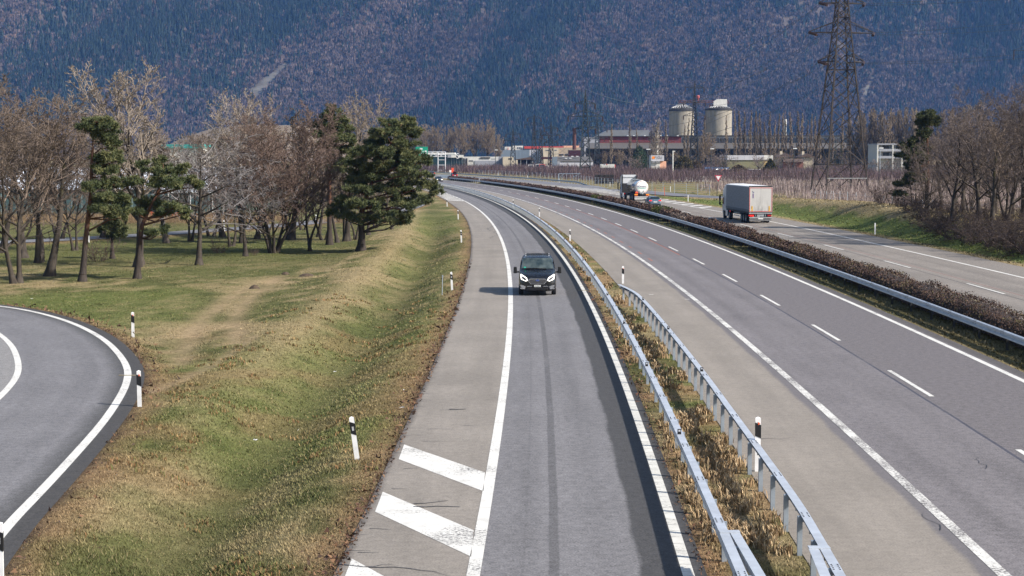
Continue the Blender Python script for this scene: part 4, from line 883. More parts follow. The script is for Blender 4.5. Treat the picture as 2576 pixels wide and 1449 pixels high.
# -- black minivan coming towards us (front at local +y)
x0, y0 = at(1354, 747); y0 += .75
van = empty('minivan', (x0, y0 + 2.4, 0), math.pi - .012, 'glossy black minivan with lit headlamps driving along the slip lane', 'van')
VB = paint('black_van_paint', (.005, .006, .009), .2, 0, .35)
F0 = 2.48
part(van, 'body', VB, lambda mb: shell(mb, [(F0, .34, .62, .80, .60, .50), (F0 - .05, .24, .70, .98, .86, .74), (F0 - .25, .20, .80, 1.12, .955, .84), (F0 - .62, .20, .92, 1.20, .985, .88), (F0 - 1.02, .22, 1.02, 1.30, .99, .90), (F0 - 1.12, .22, 1.04, 1.37, .99, .885),
     (F0 - 1.68, .22, 1.08, 1.86, .99, .84), (F0 - 1.95, .22, 1.08, 1.945, .99, .84), (F0 - 2.6, .22, 1.08, 1.985, .99, .845), (-1.8, .24, 1.08, 1.975, .99, .845), (-2.35, .26, 1.08, 1.93, .975, .83), (-2.46, .30, 1.04, 1.84, .94, .80)]), 0, True, 1)
def ws(mb):
    n = 7; P = []
    for k in range(n):
        s = k / (n - 1) * 2 - 1; bow = .10 * (1 - s * s)
        P.append((s * .84, F0 - 1.17 + bow, 1.335)); P.append((s * .765, F0 - 1.70 + bow, 1.86))
    mb.add(P, [(2 * i, 2 * i + 2, 2 * i + 3, 2 * i + 1) for i in range(n - 1)])
tg = NT('windscreen_glass'); tg.b.inputs['Coat Weight'].default_value = .4; tg.out(tg.mix(tg.mr(tg.noise(tg.co(), 2.3, 3), .35, .65), (.018, .03, .034), (.075, .095, .095)), .12, 0, .5)
WSG = tg.m
wso = part(van, 'windscreen', WSG, ws)
wso.location = (0, .045, .02)
part(wso, 'wiper', CHAS, lambda mb: (mb.tube((-.45, F0 - 1.12, 1.35), (.2, F0 - 1.06, 1.36), .018), mb.tube((.0, F0 - 1.06, 1.36), (.6, F0 - 1.12, 1.35), .018)))
part(wso, 'sticker', simple('green_sticker', (.03, .45, .33), .5), lambda mb: mb.box((.66, F0 - 1.14, 1.40), (.11, .02, .06)))
for s in (-1, 1):
    part(van, 'side_window', GLASSD, lambda mb: quad3(mb, [(s * .995, F0 - 1.35, 1.18), (s * .995, -2.0, 1.18), (s * .925, -2.0, 1.74), (s * .915, F0 - 1.75, 1.74)]))
    m = part(van, 'mirror', BLACKP, lambda mb: mb.box((s * 1.17, F0 - 1.22, 1.27), (.20, .13, .34), 0, 0, .85).box((s * 1.03, F0 - 1.22, 1.17), (.16, .07, .08)), .03)
    hl = part(van, 'headlight', LAMPW, lambda mb: mb.add([(s * .50, F0 - .02, .80), (s * .62, F0 - .02, .76), (s * .86, F0 - .12, .86), (s * .91, F0 - .24, 1.10), (s * .86, F0 - .18, 1.13), (s * .56, F0 - .03, .95),
        (s * .50, F0 - .22, .80), (s * .62, F0 - .22, .76), (s * .86, F0 - .32, .86), (s * .91, F0 - .44, 1.10), (s * .86, F0 - .38, 1.13), (s * .56, F0 - .23, .95)], [(0, 1, 2, 3, 4, 5), (0, 6, 7, 1), (1, 7, 8, 2), (2, 8, 9, 3), (3, 9, 10, 4), (4, 10, 11, 5), (5, 11, 6, 0)]))
    hl.location = (0, .075, 0)
    part(hl, 'lens', simple('smoked_lens', (.10, .10, .11), .2, .3), lambda mb: mb.add([(s * .57, F0 + .012, .825), (s * .66, F0 - .01, .81), (s * .80, F0 - .075, .90), (s * .85, F0 - .145, 1.05), (s * .63, F0 - .01, .94)], [(0, 1, 2, 3, 4)]))
    fl = part(van, 'fog_light', CHROME, lambda mb: mb.prism([(s * .66, .43), (s * .86, .46), (s * .90, .58), (s * .70, .54)], F0 - .02, F0 + .01, 'y'))
    part(van, 'bumper_trim', CHROME, lambda mb: mb.prism([(s * .66, .35), (s * .88, .37), (s * .90, .41), (s * .64, .52), (s * .62, .48)], F0 - .06, F0 + .0, 'y').box((s * .42, F0 + .02, .50), (.26, .02, .025)))
    part(van, 'tail_light', REDP, lambda mb: mb.box((s * .90, -2.46, .98), (.08, .05, .34)))
    part(van, 'roof_bracket', SILV, lambda mb: [mb.box((s * .62, yy, 1.985), (.05, .10, .03)) for yy in (.4, .1, -1.2, -1.6)])
    wheel(van, s * .86, F0 - .95, .345, .24); wheel(van, s * .86, -1.52, .345, .24)
gr = part(van, 'grille', CHROME, lambda mb: (mb.prism([(-.50, .79), (-.40, .90), (.40, .90), (.50, .79), (.36, .62), (-.36, .62)], F0 - .04, F0 + .035, 'y')))
part(gr, 'grille_mesh', BLACKP, lambda mb: mb.prism([(-.465, .79), (-.38, .875), (.38, .875), (.465, .79), (.335, .645), (-.335, .645)], F0 + .0, F0 + .043, 'y'))
part(gr, 'grille_bars', CHROME, lambda mb: [mb.box((0, F0 + .045, z), (wd, .012, .012)) for z, wd in ((.69, .74), (.745, .82), (.80, .86), (.845, .78))])
bd = part(gr, 'badge', simple('badge_blue', (.02, .06, .25), .25), lambda mb: mb.prism([(.10 * math.cos(a), .81 + .042 * math.sin(a)) for a in np.linspace(0, 6.283, 21)[:-1]], F0 + .04, F0 + .06, 'y'))
lettering('Ford', .062, CHROME, gr, (0, F0 + .063, .812), (math.pi / 2, 0, math.pi))
part(van, 'lower_bumper', BLACKP, lambda mb: mb.box((0, F0 - .10, .36), (1.05, .24, .13)).box((0, F0 - .02, .53), (1.0, .05, .10)), .03)
np_ = part(van, 'number_plate', PLATE, lambda mb: mb.box((0, F0 + .03, .52), (.34, .02, .10)))
lettering('AI 60512', .075, INK, van, (0, F0 + .043, .52), (math.pi / 2, 0, math.pi))
part(van, 'roof_bars', CHAS, lambda mb: [mb.box((0, yy, 1.995), (1.2, .05, .025)) for yy in (.1, -.7, -1.5)])

# -- curtain sided articulated truck
GC = NT('grey_curtain'); pco = GC.co(); wv = GC.noise(GC.mapv(pco, (1, .35, 2.5)), 3, 4)
GC.bump(wv, .5, .06); GC.out(GC.mix(GC.mr(wv, .3, .7), (.155, .165, .19), (.215, .225, .25)), .6)
DOORW = NT('dirty_white_door'); pco = DOORW.co(); s3 = DOORW.sep(pco)
dirt = DOORW.math('MULTIPLY', DOORW.mr(DOORW.noise(DOORW.mapv(pco, (2.2, 1, .4)), 2.0, 5), .38, .7), DOORW.math('MULTIPLY', DOORW.mr(s3[2], 1.3, 3.0, 1, .12), DOORW.mr(DOORW.math('ABSOLUTE', DOORW.math('ADD', s3[0], .1)), .15, 1.0, 1, .3)))
DOORW.out(DOORW.mix(dirt, (.50, .49, .475), (.17, .165, .16)), .5)
TRW = paint('white_cab_paint', (.52, .54, .58), .3, 0, .4); ROOFT = simple('roof_tarpaulin', (.62, .63, .66), .6, var=.1)
GREYM = simple('grey_metal', (.30, .32, .34), .5, .3, var=.2); RSTR = simple('red_reflective_tape', (.50, .10, .09), .4, var=.25, scale=12); BLUEM = simple('dark_blue_print', (.015, .03, .14), .5)
def cab(t, yb, h, mat, dark=False):
    """cab-over tractor with its back wall at yb"""
    f = yb + 2.25
    part(t, 'dark_back_panel', CHAS, lambda mb: mb.box((0, yb - .03, 1.75), (2.2, .05, 1.7)))  # added dark sheet standing in for the shaded gap behind the cab
    part(t, 'cab', mat, lambda mb: mb.prism([(yb, .95), (f - .02, .55), (f, 1.5), (f - .15, 2.75), (f - .55, h - .35), (yb + .75, h), (yb, h)], -1.22, 1.22, 'x'), .12)
    part(t, 'windscreen', GLASSD, lambda mb: mb.add([(-1.1, f + .015, 1.62), (1.1, f + .015, 1.62), (1.1, f - .10, 2.6), (-1.1, f - .10, 2.6)], [(0, 1, 2, 3)]))
    for s in (-1, 1):
        part(t, 'side_window', GLASSD, lambda mb: mb.add([(s * 1.235, f - .2, 1.65), (s * 1.235, f - 1.15, 1.65), (s * 1.235, f - 1.15, 2.45), (s * 1.235, f - .35, 2.45)], [(0, 1, 2, 3)]))
        part(t, 'mirror', BLACKP, lambda mb: mb.box((s * 1.52, f - .12, 2.3), (.2, .16, .62)).box((s * 1.52, f - .12, 1.75), (.2, .16, .30)).tube((s * 1.2, f - .2, 2.72), (s * 1.52, f - .12, 2.68), .05).tube((s * 1.2, f - .2, 1.5), (s * 1.52, f - .12, 1.55), .05).tube((s * 1.52, f - .1, 2.7), (s * 1.52, f - .1, 1.5), .05), .03)
        part(t, 'air_deflector', BLACKP if dark else mat, lambda mb: mb.prism([(yb, 1.05), (yb - .62, 1.05), (yb - .62, h - .12), (yb, h - .02)], s * 1.16, s * 1.23, 'x'))
        part(t, 'side_skirt', mat, lambda mb: mb.box((s * 1.17, yb - .55, .68), (.12, 1.25, .72)), .04)
    part(t, 'roof_deflector', mat, lambda mb: mb.prism([(yb + .7, h - .02), (yb - .1, h + .02), (yb - .1, h - .4)], -1.1, 1.1, 'x'))
Y1 = 183.0; xl = 25.35; xr = 27.95; hd = heading(190) + .012
trk = empty('articulated_truck', ((xl + xr) / 2, Y1, 0), hd, 'white cab truck with grey curtain sided trailer and dirty white rear doors', 'truck')
part(trk, 'curtain', GC.m, lambda mb: [mb.box((s * 1.262, 6.8, 2.56), (.03, 13.5, 2.64)) for s in (-1, 1)])
part(trk, 'curtain_hem', simple('curtain_hem_grey', (.11, .12, .14), .6, var=.3, scale=4), lambda mb: [mb.box((s * 1.27, 6.8, 1.36), (.03, 13.5, .26)) for s in (-1, 1)] + [mb.box((s * 1.288, yy, 1.36), (.012, .05, .24), 0) for s in (-1, 1) for yy in np.arange(.4, 13.3, .55)])
part(trk, 'trailer_roof', ROOFT, lambda mb: mb.prism([(-1.26, 3.88), (1.26, 3.88), (1.26, 3.97), (.7, 4.04), (-.7, 4.04), (-1.26, 3.97)], .12, 13.6, 'y'))
part(trk, 'roof_edge', CHAS, lambda mb: mb.box((0, .07, 3.96), (2.56, .14, .10)), .02)
part(trk, 'trailer_frame', CHAS, lambda mb: mb.box((0, 6.8, 1.12), (2.5, 13.4, .18)).box((-.45, 6.5, .85), (.12, 13, .35)).box((.45, 6.5, .85), (.12, 13, .35)).box((0, 13.55, 2.5), (2.48, .06, 2.6)))
part(trk, 'rear_doors', DOORW.m, lambda mb: mb.box((-.625, .03, 2.54), (1.24, .06, 2.66)).box((.625, .03, 2.54), (1.24, .06, 2.66)), .01)
part(trk, 'reflective_outline', RSTR, lambda mb: mb.box((0, -.006, 3.80), (2.46, .012, .06)).box((0, -.006, 1.28), (2.46, .012, .06)).box((-1.2, -.006, 2.54), (.06, .013, 2.46)).box((1.2, -.006, 2.54), (.06, .013, 2.46)))
part(trk, 'door_emblem', BLUEM, lambda mb: mb.add([(-.98, -.012, 3.47), (-.80, -.012, 3.38), (-.72, -.012, 3.27), (-.86, -.012, 3.30), (-.90, -.012, 3.38)], [(0, 1, 2, 3, 4)]))
part(trk, 'door_lettering_strip', simple('faded_print', (.20, .16, .28), .5, var=.6, scale=14), lambda mb: mb.box((-.82, -.008, 2.95), (.13, .012, .50)))
for s in (-1, 1):
    part(trk, 'warning_plate', AMBER if False else simple('yellow_red_plate', (.62, .36, .05), .4, var=.4, scale=5), lambda mb: mb.box((s * .93, -.008, 1.58), (.14, .013, .55)))
    tl = part(trk, 'tail_light', TAIL if s < 0 else REDP, lambda mb: mb.box((s * .95, -.02, .83), (.42, .07, .15)), .01)
    part(trk, 'mudguard', BLACKP, lambda mb: mb.box((s * 1.0, .35, .75), (.42, .05, .55)))
    part(trk, 'side_guard', GREYM, lambda mb: mb.box((s * 1.2, 7.2, .62), (.04, 3.2, .10)).box((s * 1.2, 7.2, .92), (.04, 3.2, .10)))
    for yy in (1.75, 3.06, 4.37, 11.6): wheel(trk, s * 1.08, yy, .52, .36)
    wheel(trk, s * 1.08, 15.15, .52, .32)
part(trk, 'rear_panel', GREYM, lambda mb: mb.box((0, .04, .84), (1.15, .05, .22)).box((0, .06, 1.08), (2.48, .1, .14)))
part(trk, 'underrun_bar', simple('scuffed_aluminium', (.42, .43, .44), .45, .4, var=.25), lambda mb: mb.box((0, -.03, .62), (2.45, .08, .10)).add([(-1.2, -.05, .60), (1.2, -.05, .60), (1.2, .10, .26), (-1.2, .10, .26)], [(0, 1, 2, 3)]))
part(trk, 'number_plate', PLATE, lambda mb: mb.box((0, -.075, .50), (.52, .015, .11)))
part(trk, 'side_lamp', TAIL, lambda mb: mb.box((-1.27, 11.0, .95), (.03, .12, .10)).box((-1.25, -.0, .85), (.04, .1, .1)))
cab(trk, 14.05, 3.85, TRW); part(trk, 'tractor_frame', CHAS, lambda mb: mb.box((0, 13.0, .8), (.9, 5.0, .3)).box((-1.0, 13.2, .72), (.4, .9, .55)))

# -- tank truck
x, Yt = 20.75, 273.0; hd2 = heading(280) + .02
tk = empty('tank_truck', (x, Yt, 0), hd2, 'white tank truck with polished silver tank seen from behind', 'truck')
POL = simple('polished_steel', (.55, .58, .62), .12, 1.0, var=.1); WEN = simple('white_tank_end', (.80, .79, .76), .45, var=.08, scale=1.5)
prof = [(.01, .0), (.55, -.02), (.95, .06), (1.06, .16), (1.08, .3), (1.08, 8.0), (.9, 8.3), (.01, 8.45)]
o = part(tk, 'tank', [POL, WEN], lambda mb: mb.lathe([(r, z) for r, z in prof[3:]], 36), 0, True); o.rotation_euler = (-math.pi / 2, 0, 0); o.location = (0, .15, 2.15)
o = part(tk, 'tank_end', WEN, lambda mb: mb.lathe([(r, z) for r, z in prof[:5]], 36), 0, True); o.rotation_euler = (-math.pi / 2, 0, 0); o.location = (0, .14, 2.15)
o2 = part(o, 'pinstripe', simple('maroon_line', (.35, .05, .07), .5), lambda mb: mb.lathe([(.925, .028), (.965, .052)], 36)); o2.location = (0, 0, -.02)
lettering('MORAND', .40, BLUEM, tk, (.05, .085, 2.26), (math.pi / 2, 0, 0))
part(tk, 'sign_line', simple('teal_line', (.05, .45, .42), .5), lambda mb: mb.box((.05, .095, 2.03), (1.5, .01, .035)).box((.05, .095, 1.93), (1.3, .01, .02)))
part(tk, 'tank_fitting', GREYM, lambda mb: mb.tube((-.35, .0, 1.55), (-.35, .2, 1.55), .09).tube((.35, .0, 1.55), (.35, .2, 1.55), .09).box((0, .1, 1.2), (.5, .3, .25)).tube((.0, -.05, 1.05), (.0, -.05, 1.3), .07))
part(tk, 'catwalk', GREYM, lambda mb: mb.box((.2, 5.0, 3.28), (.6, 5.5, .05)).box((0, 6.6, 3.3), (.9, .9, .16)))
for s in (-1, 1):
    part(tk, 'marker_board', AMBER, lambda mb: mb.box((s * .92, -.03, .98), (.52, .03, .20)))
    part(tk, 'tail_light', REDP, lambda mb: mb.box((s * .9, -.04, .76), (.40, .04, .09)))
    for yy in (1.5, 2.8, 4.1, 9.3): wheel(tk, s * 1.06, yy, .52, .36)
    wheel(tk, s * 1.06, 13.0, .52, .32)
part(tk, 'hazard_plate', SNOW, lambda mb: mb.box((-.85, -.03, 1.32), (.40, .03, .28)))
part(tk, 'side_lamp', TAIL, lambda mb: mb.box((-1.24, 9.0, .95), (.04, .2, .16)))
part(tk, 'underrun_bar', simple('scuffed_aluminium_pale', (.5, .5, .5), .45, .3, var=.2), lambda mb: mb.box((0, .0, .62), (2.35, .08, .14)).box((0, .04, .38), (2.35, .03, .30)))
part(tk, 'chassis', CHAS, lambda mb: mb.box((0, 5.5, .95), (1.0, 10.5, .35)).box((0, .5, .75), (2.2, .5, .25)).box((-1.0, 7.0, .9), (.35, 1.5, .4)))
cab(tk, 11.9, 4.0, TRW, True); part(tk, 'tractor_frame', CHAS, lambda mb: mb.box((0, 11.0, .8), (.9, 5.0, .3)))

# -- cars seen from behind
def hatchback(loc, rz, col, label, name='car', lit=True, raised=False, s=1.0):
    t = empty(name, (*loc, 0), rz, label, 'car'); pm = paint(name + '_paint', col, .2, .3, .9)
    part(t, 'body', pm, lambda mb: shell(mb, [(-2.1, .42, .66, .80, .70, .6), (-2.02, .26, .74, 1.0, .86, .72), (-1.75, .20, .80, 1.10, .90, .76), (-1.62, .20, .82, 1.22, .905, .72), (-1.15, .2, .86, 1.46, .91, .60), (-.5, .2, .86, 1.52, .91, .60), (.3, .2, .86, 1.48, .91, .60), (.85, .2, .84, 1.10, .91, .74), (1.2, .2, .82, .98, .90, .78), (1.9, .24, .66, .80, .86, .7), (2.1, .34, .52, .62, .66, .5)]), 0, True, 1)
    part(t, 'rear_window', GLASSD, lambda mb: mb.add([(-.66, -1.73, 1.10), (.66, -1.73, 1.10), (.56, -1.20, 1.43), (-.56, -1.20, 1.43)], [(0, 1, 2, 3)])).location = (0, -.04, .015)
    part(t, 'windscreen', GLASSD, lambda mb: mb.add([(-.66, .92, 1.08), (.66, .92, 1.08), (.55, .38, 1.44), (-.55, .38, 1.44)], [(0, 1, 2, 3)])).location = (0, .05, .02)
    for q in (-1, 1):
        part(t, 'side_window', GLASSD, lambda mb: mb.add([(q * .895, -1.4, .98), (q * .895, .55, .98), (q * .72, .25, 1.38), (q * .72, -1.0, 1.38)], [(0, 1, 2, 3)]))
        part(t, 'tail_light', TAIL if lit else REDP, lambda mb: mb.box((q * .66, -2.02, .92), (.34, .14, .14)), .02)
        part(t, 'mirror', BLACKP, lambda mb: mb.box((q * 1.0, .55, 1.0), (.2, .12, .14)), .02)
        wheel(t, q * .80, -1.3, .32, .21); wheel(t, q * .80, 1.3, .32, .21)
    part(t, 'bumper', BLACKP, lambda mb: mb.box((0, -2.03, .36), (1.5, .16, .16)), .03)
    part(t, 'number_plate', PLATE, lambda mb: mb.box((0, -2.12, .72), (.52, .02, .11)))
    if raised:
        part(t, 'open_tailgate', pm, lambda mb: mb.add([(-.6, -1.2, 1.5), (.6, -1.2, 1.5), (.62, -1.9, 2.05), (-.62, -1.9, 2.05), (-.6, -1.2, 1.44), (.6, -1.2, 1.44), (.62, -1.93, 1.99), (-.62, -1.93, 1.99)], [(0, 1, 2, 3), (4, 5, 6, 7), (0, 1, 5, 4), (1, 2, 6, 5), (2, 3, 7, 6), (3, 0, 4, 7)]))
    return t
xc, yc = at(1645, 521); hatchback((xc, yc + 2.1), heading(241) + .03, (.10, .15, .20), 'blue grey hatchback with red tail lights behind the tank truck', 'hatchback_car')
Yr = 545; hatchback((far(1142, 440, Yr)[0], Yr), heading(545), (.10, .012, .018), 'dark red car with raised tailgate at the far end of the hedge', 'red_car', raised=True)
hatchback((far(1086, 440, 600)[0], 600), heading(600), (.02, .02, .025), 'small black car far along the bend, left of the red car', 'black_car')
t = hatchback((float(hwL(464)) + 2.0, 464), heading(464) + math.pi, (.03, .03, .035), 'far oncoming car with glowing headlamp half hidden by the large pine', 'oncoming_car')
for q in (-1, 1): part(t, 'headlight', LAMPW, lambda mb: mb.box((q * .62, 2.0, .66), (.36, .2, .2)))
# roadworks marker boards near the red car
o = MB().tube((0, 0, -.1), (0, 0, 2.2), .05, n=6).box((0, 0, 2.35), (.8, .06, 1.5)).build('marker_board', SNOW); X, Yq, Z = far(1138.5, 430, 552); o.location = (X, Yq, .0); tag(o, 'tall orange marker board behind the red car', 'road sign')
o = MB().tube((0, 0, -.1), (0, 0, 1.2), .05, n=6).box((0, 0, 1.6), (.75, .06, .7)).build('road_sign', WHITEP); X, Yq, Z = far(1133, 430, 565); o.location = (X, Yq, .3); tag(o, 'small pale sign panel left of the orange marker board', 'road sign')
# ------------------------------------------------------------------ mountain and its forest
FOOT = 2750.0
def mount(X, Y):
    w1 = fbm(X / 520 + Y / 900, Y / 700, 41, 4) - .5; foot = FOOT + 260 * (fbm(X / 900, X * 0, 43, 3) - .5) + .05 * X
    d = Y - foot; h = np.where(d > 0, np.sqrt(d * d + 120.0 ** 2) - 120.0, 0) * .66
    g = fbm(X / 210 - Y / 260, X / 800 + Y / 500, 47, 4) - .5         # gullies running down to the left
    h = h * (1 + .25 * w1) + g * 230 * sstep(0, 500, d)
    return np.minimum(h, 640 + 40 * w1)
mx = np.linspace(-2600, 2600, 180); my = geo(2500, 4100, .0, 14)
MX, MY = np.meshgrid(mx, my); MZ = mount(MX, MY) - .3
def rockmask(X, Y, Z):
    """bare scree and rock: tilted patches seen among the trees"""
    px = CXP + FD * X / Y; py = YH - FD * (Z - CAMH) / Y; m = 0 * X
    for (x0, y0, x1, y1, w) in ((648, 236, 728, 168, 17), (458, 118, 492, 84, 5), (1318, 52, 1352, 8, 11), (262, 6, 300, -8, 10), (2170, 250, 2230, 120, 9), (2160, 330, 2176, 250, 8), (575, 20, 600, 4, 4)):
        dx, dy = x1 - x0, y1 - y0; t = np.clip(((px - x0) * dx + (py - y0) * dy) / (dx * dx + dy * dy), 0, 1)
        d = np.hypot(px - x0 - t * dx, py - y0 - t * dy); m = np.maximum(m, 1 - d / (w * (1.25 - .6 * t)))
    return m
mc = np.array((.075, .060, .052)) * (.7 + .6 * fbm(MX / 60, MY / 60, 3, 3))[..., None]; rk = sstep(-.05, .25, rockmask(MX, MY, MZ))[..., None]; mc = mc * (1 - rk) + np.array((.125, .12, .105)) * rk
n = len(mx); i = (np.arange(len(my) - 1)[:, None] * n + np.arange(n - 1)[None]).ravel()
tag(np_mesh('mountain', np.stack([MX, MY, MZ], 2), np.stack([i, i + 1, i + n + 1, i + n], 1), m_tint('mountain_soil', .95, .35, .05, .05), None, mc.reshape(-1, 3), True), kind='structure')
rs = np.random.RandomState(12)
NT_ = 100000
ty = 2620 + (3560 - 2620) * rs.rand(NT_) ** .9; tx = (rs.rand(NT_) * 2 - 1) * (.335 * ty + 60); tz = mount(tx, ty)
py = YH - FD * (tz - CAMH) / ty; keep = (py > -60) & (rockmask(tx, ty, tz) < .1 + .2 * rs.rand(NT_)) & (tz > .5)
tx, ty, tz = tx[keep], ty[keep], tz[keep]; n = len(tx)
pc = fbm(tx / 170 - tz / 160, tz / 420 + tx / 700, 61, 4) + .30 * (fbm(tx / 36, (tz + ty * .3) / 36, 63, 3) - .5) + .05 * sstep(120, 330, tz)
con = rs.rand(n) < sstep(.38, .66, pc) * .78 + .08
hh = np.where(con, 13 + 9 * rs.rand(n), 9 + 7 * rs.rand(n)); ww = np.where(con, hh * (.17 + .06 * rs.rand(n)), hh * (.30 + .14 * rs.rand(n)))
def templ(kind, r):
    T = []
    if kind:                                                         # conifer: tiers of drooping boughs
        for tier in range(5):
            z = .06 + tier * .19; rad = 1.0 - tier * .19
            for k in range(5): a = k * 1.2566 + r.rand() * 1.0 + tier; b = a + .9; T.append([(math.cos(a) * rad, math.sin(a) * rad, z - .03), (math.cos(b) * rad, math.sin(b) * rad, z), (0, 0, min(1, z + .34))])
    else:                                                            # leafless crown: upright sprays
        for k in range(22):
            a = r.rand() * 6.283; rr = r.rand() ** .5 * .85; z = .25 + .55 * r.rand() * (1.1 - .5 * rr); c = np.array((math.cos(a) * rr, math.sin(a) * rr, z)); s = .26 + .16 * r.rand()
            T.append([c + np.array((-.5 * s, r.randn() * .15, -.10)), c + np.array((.5 * s, r.randn() * .15, -.08)), c + np.array((math.cos(a) * .12, math.sin(a) * .12, .20 + .10 * r.rand()))])
            T.append([c + np.array((r.randn() * .1, -.5 * s, -.10)), c + np.array((r.randn() * .1, .5 * s, -.08)), c + np.array((math.cos(a) * .1, math.sin(a) * .1, .17 + .10 * r.rand()))])
    return np.array(T)
VV, CCs = [], []
for kind in (0, 1):
    for var in range(4):
        T = templ(kind, np.random.RandomState(100 + var + 10 * kind)); k = T.shape[0]
        idx = np.where((con == bool(kind)) & (np.arange(n) % 4 == var))[0]; m = len(idx)
        rot = rs.rand(m) * 6.28; ca, sa = np.cos(rot), np.sin(rot); P = T[None].repeat(m, 0)
        X = (P[..., 0] * ca[:, None, None] - P[..., 1] * sa[:, None, None]) * ww[idx, None, None]; Yq = (P[..., 0] * sa[:, None, None] + P[..., 1] * ca[:, None, None]) * ww[idx, None, None]; Z = P[..., 2] * hh[idx, None, None]
        V = np.stack([X + tx[idx, None, None], Yq + ty[idx, None, None], Z + tz[idx, None, None]], -1)
        if kind: base = np.array((.013, .022, .018)); alt = np.array((.030, .042, .032))
        else: base = np.array((.155, .118, .105)); alt = np.array((.050, .039, .040))
        f = np.clip(rs.rand(m) * .75 + .08 + .5 * (fbm(tx[idx] / 50, tz[idx] / 50, 71, 2) - .35), 0, 1)[:, None]; c = base * f + alt * (1 - f)
        if not kind: o_ = (rs.rand(m) < .05)[:, None]; c = np.where(o_, np.array((.14, .09, .07)), c)
        VV.append(V.reshape(-1, 3)); CCs.append(np.repeat(c * ((.82 + .36 * rs.rand(m)) * (.62 + .85 * fbm(tx[idx] / 330 - tz[idx] / 260, tz[idx] / 500, 91, 3)))[:, None], k * 3, 0))
V = np.concatenate(VV); tag(np_mesh('forest', V, np.arange(len(V)).reshape(-1, 3), m_tint('forest_canopy', .95, .2, .02, .05), None, np.concatenate(CCs)), kind='stuff')
# pale terraced rise at the foot of the mountain on the left
hx = np.linspace(-520, -150, 60); hy = np.linspace(1750, 2350, 40); HX, HY = np.meshgrid(hx, hy)
HZ = 47 * np.exp(-(np.abs(HX + 300) / 125) ** 4 - ((HY - 2150) / 240) ** 2) + 4 * (fbm(HX / 40, HY / 60, 5) - .5) - 3
i = (np.arange(39)[:, None] * 60 + np.arange(59)[None]).ravel()
t = NT('terrace_soil'); p = t.pos(); t.out(t.mix(t.noise(t.mapv(p, (.25, .02, .6)), 1, 4), (.12, .087, .05), (.22, .16, .095)), .95)
tag(np_mesh('terraced_hill', np.stack([HX, HY, HZ], 2), np.stack([i, i + 1, i + 61, i + 60], 1), t.m, None, None, True), kind='structure')

# ------------------------------------------------------------------ buildings
def wallmat(name, col, var=.15, streak=.25, sc=.4):
    t = NT(name); p = t.co(); n = t.noise(t.mapv(p, (1, 1, .18)), sc * 3, 5, .7)
    return t.out(t.mix(t.mr(n, .35, .75, 0, 1), col, tuple(c * (1 - streak) for c in col)), .8)
def clad(name, col, k=1.0, f=.8):
    t = NT(name); p = t.co(); s = t.sep(p); wv = t.math('FRACT', t.math('MULTIPLY', s[0], k)); n = t.noise(t.mapv(p, (1, 1, .2)), .8, 5)
    c = t.mix(t.mr(wv, .0, .12, 1, 0), col, tuple(x * f for x in col)); return t.out(t.mix(t.mr(n, .4, .7, 0, .35), c, tuple(x * .7 for x in col)), .6)
WH = wallmat('white_render', (.62, .61, .58)); CREAM = wallmat('cream_render', (.56, .49, .38), streak=.35); TAN = clad('tan_cladding', (.37, .30, .23), .5); BLUEG = clad('blue_grey_cladding', (.16, .20, .25), .6)
LGREY = clad('light_grey_cladding', (.48, .48, .52), .5); MGREY = clad('mid_grey_cladding', (.30, .31, .35), .6); ROOFG = clad('grey_roof_sheet', (.10, .09, .08), .35, .75); MAROON = clad('maroon_cladding', (.15, .032, .032), .35, .75); MARD = simple('dark_maroon', (.05, .012, .018), .6, var=.3)
REDF = simple('red_fascia', (.42, .06, .05), .5, var=.12); PEACH = simple('peach_fascia', (.70, .38, .26), .6, var=.1); DKGL = paint('tinted_shopfront_glass', (.012, .035, .042), .1, 0, .2); DARKW = simple('dark_wall', (.035, .033, .032), .9, var=.5, scale=.4)
CONCR = wallmat('old_concrete', (.33, .30, .25), streak=.55, sc=.16); OLIVE = clad('olive_cladding', (.20, .19, .11), .9, .8); WINB = simple('window_pane_dark', (.03, .035, .045), .15, var=.2); RTILE = simple('brown_roof_tile', (.085, .06, .05), .9, var=.3); HOUSE = wallmat('beige_house_wall', (.42, .37, .29)); OCHRE = wallmat('ochre_cladding', (.50, .37, .17)); ROOFW = simple('white_roof_sheet', (.58, .58, .57), .6, var=.12, scale=.3)
class Bld:
    """a building whose front stands at distance Y; pixel columns and rows of the photo give its real size"""
    def __init__(s, name, Y, xa, label, cat='building', group=None, rz=0):
        X, _, _ = far(xa, 400, Y); s.Y = Y; s.X0 = X; s.t = empty(name, (X, Y, 0), rz, label, cat, group)
    def sz(s, xa, xb, ya, yb):
        a = far(xa, ya, s.Y); b = far(xb, yb, s.Y); return a[0] - s.X0, b[0] - s.X0, max(b[2], -.2), a[2]
    def box(s, name, mat, xa, xb, ya, yb, d0=0, d1=10, parent=None, ground=False, bevel=0):
        x0, x1, z0, z1 = s.sz(xa, xb, ya, yb); z0 = -.2 if ground else z0
        return part(parent or s.t, name, mat, lambda mb: mb.box(((x0 + x1) / 2, (d0 + d1) / 2, (z0 + z1) / 2), (x1 - x0, d1 - d0, z1 - z0)), bevel)
    def wins(s, rects, parent, mat=None, frame=None, name='window'):
        for r in rects:
            o = s.box(name, frame or WHITEP, *r, d0=-.10, d1=.15, parent=parent)
            x0, x1, z0, z1 = s.sz(*r); m = .08 * min(x1 - x0, z1 - z0) + .04
            part(o, 'pane', mat or WINB, lambda mb: mb.box(((x0 + x1) / 2, -.10, (z0 + z1) / 2), (x1 - x0 - 2 * m, .06, z1 - z0 - 2 * m)))
A = lambda cx, cy: (1047.6 + cx * .10667, 352.1 + cy * .10667)
Bq = lambda cx: 1253.7 + cx * .10667
Yp = lambda cy: 352.1 + cy * .10667
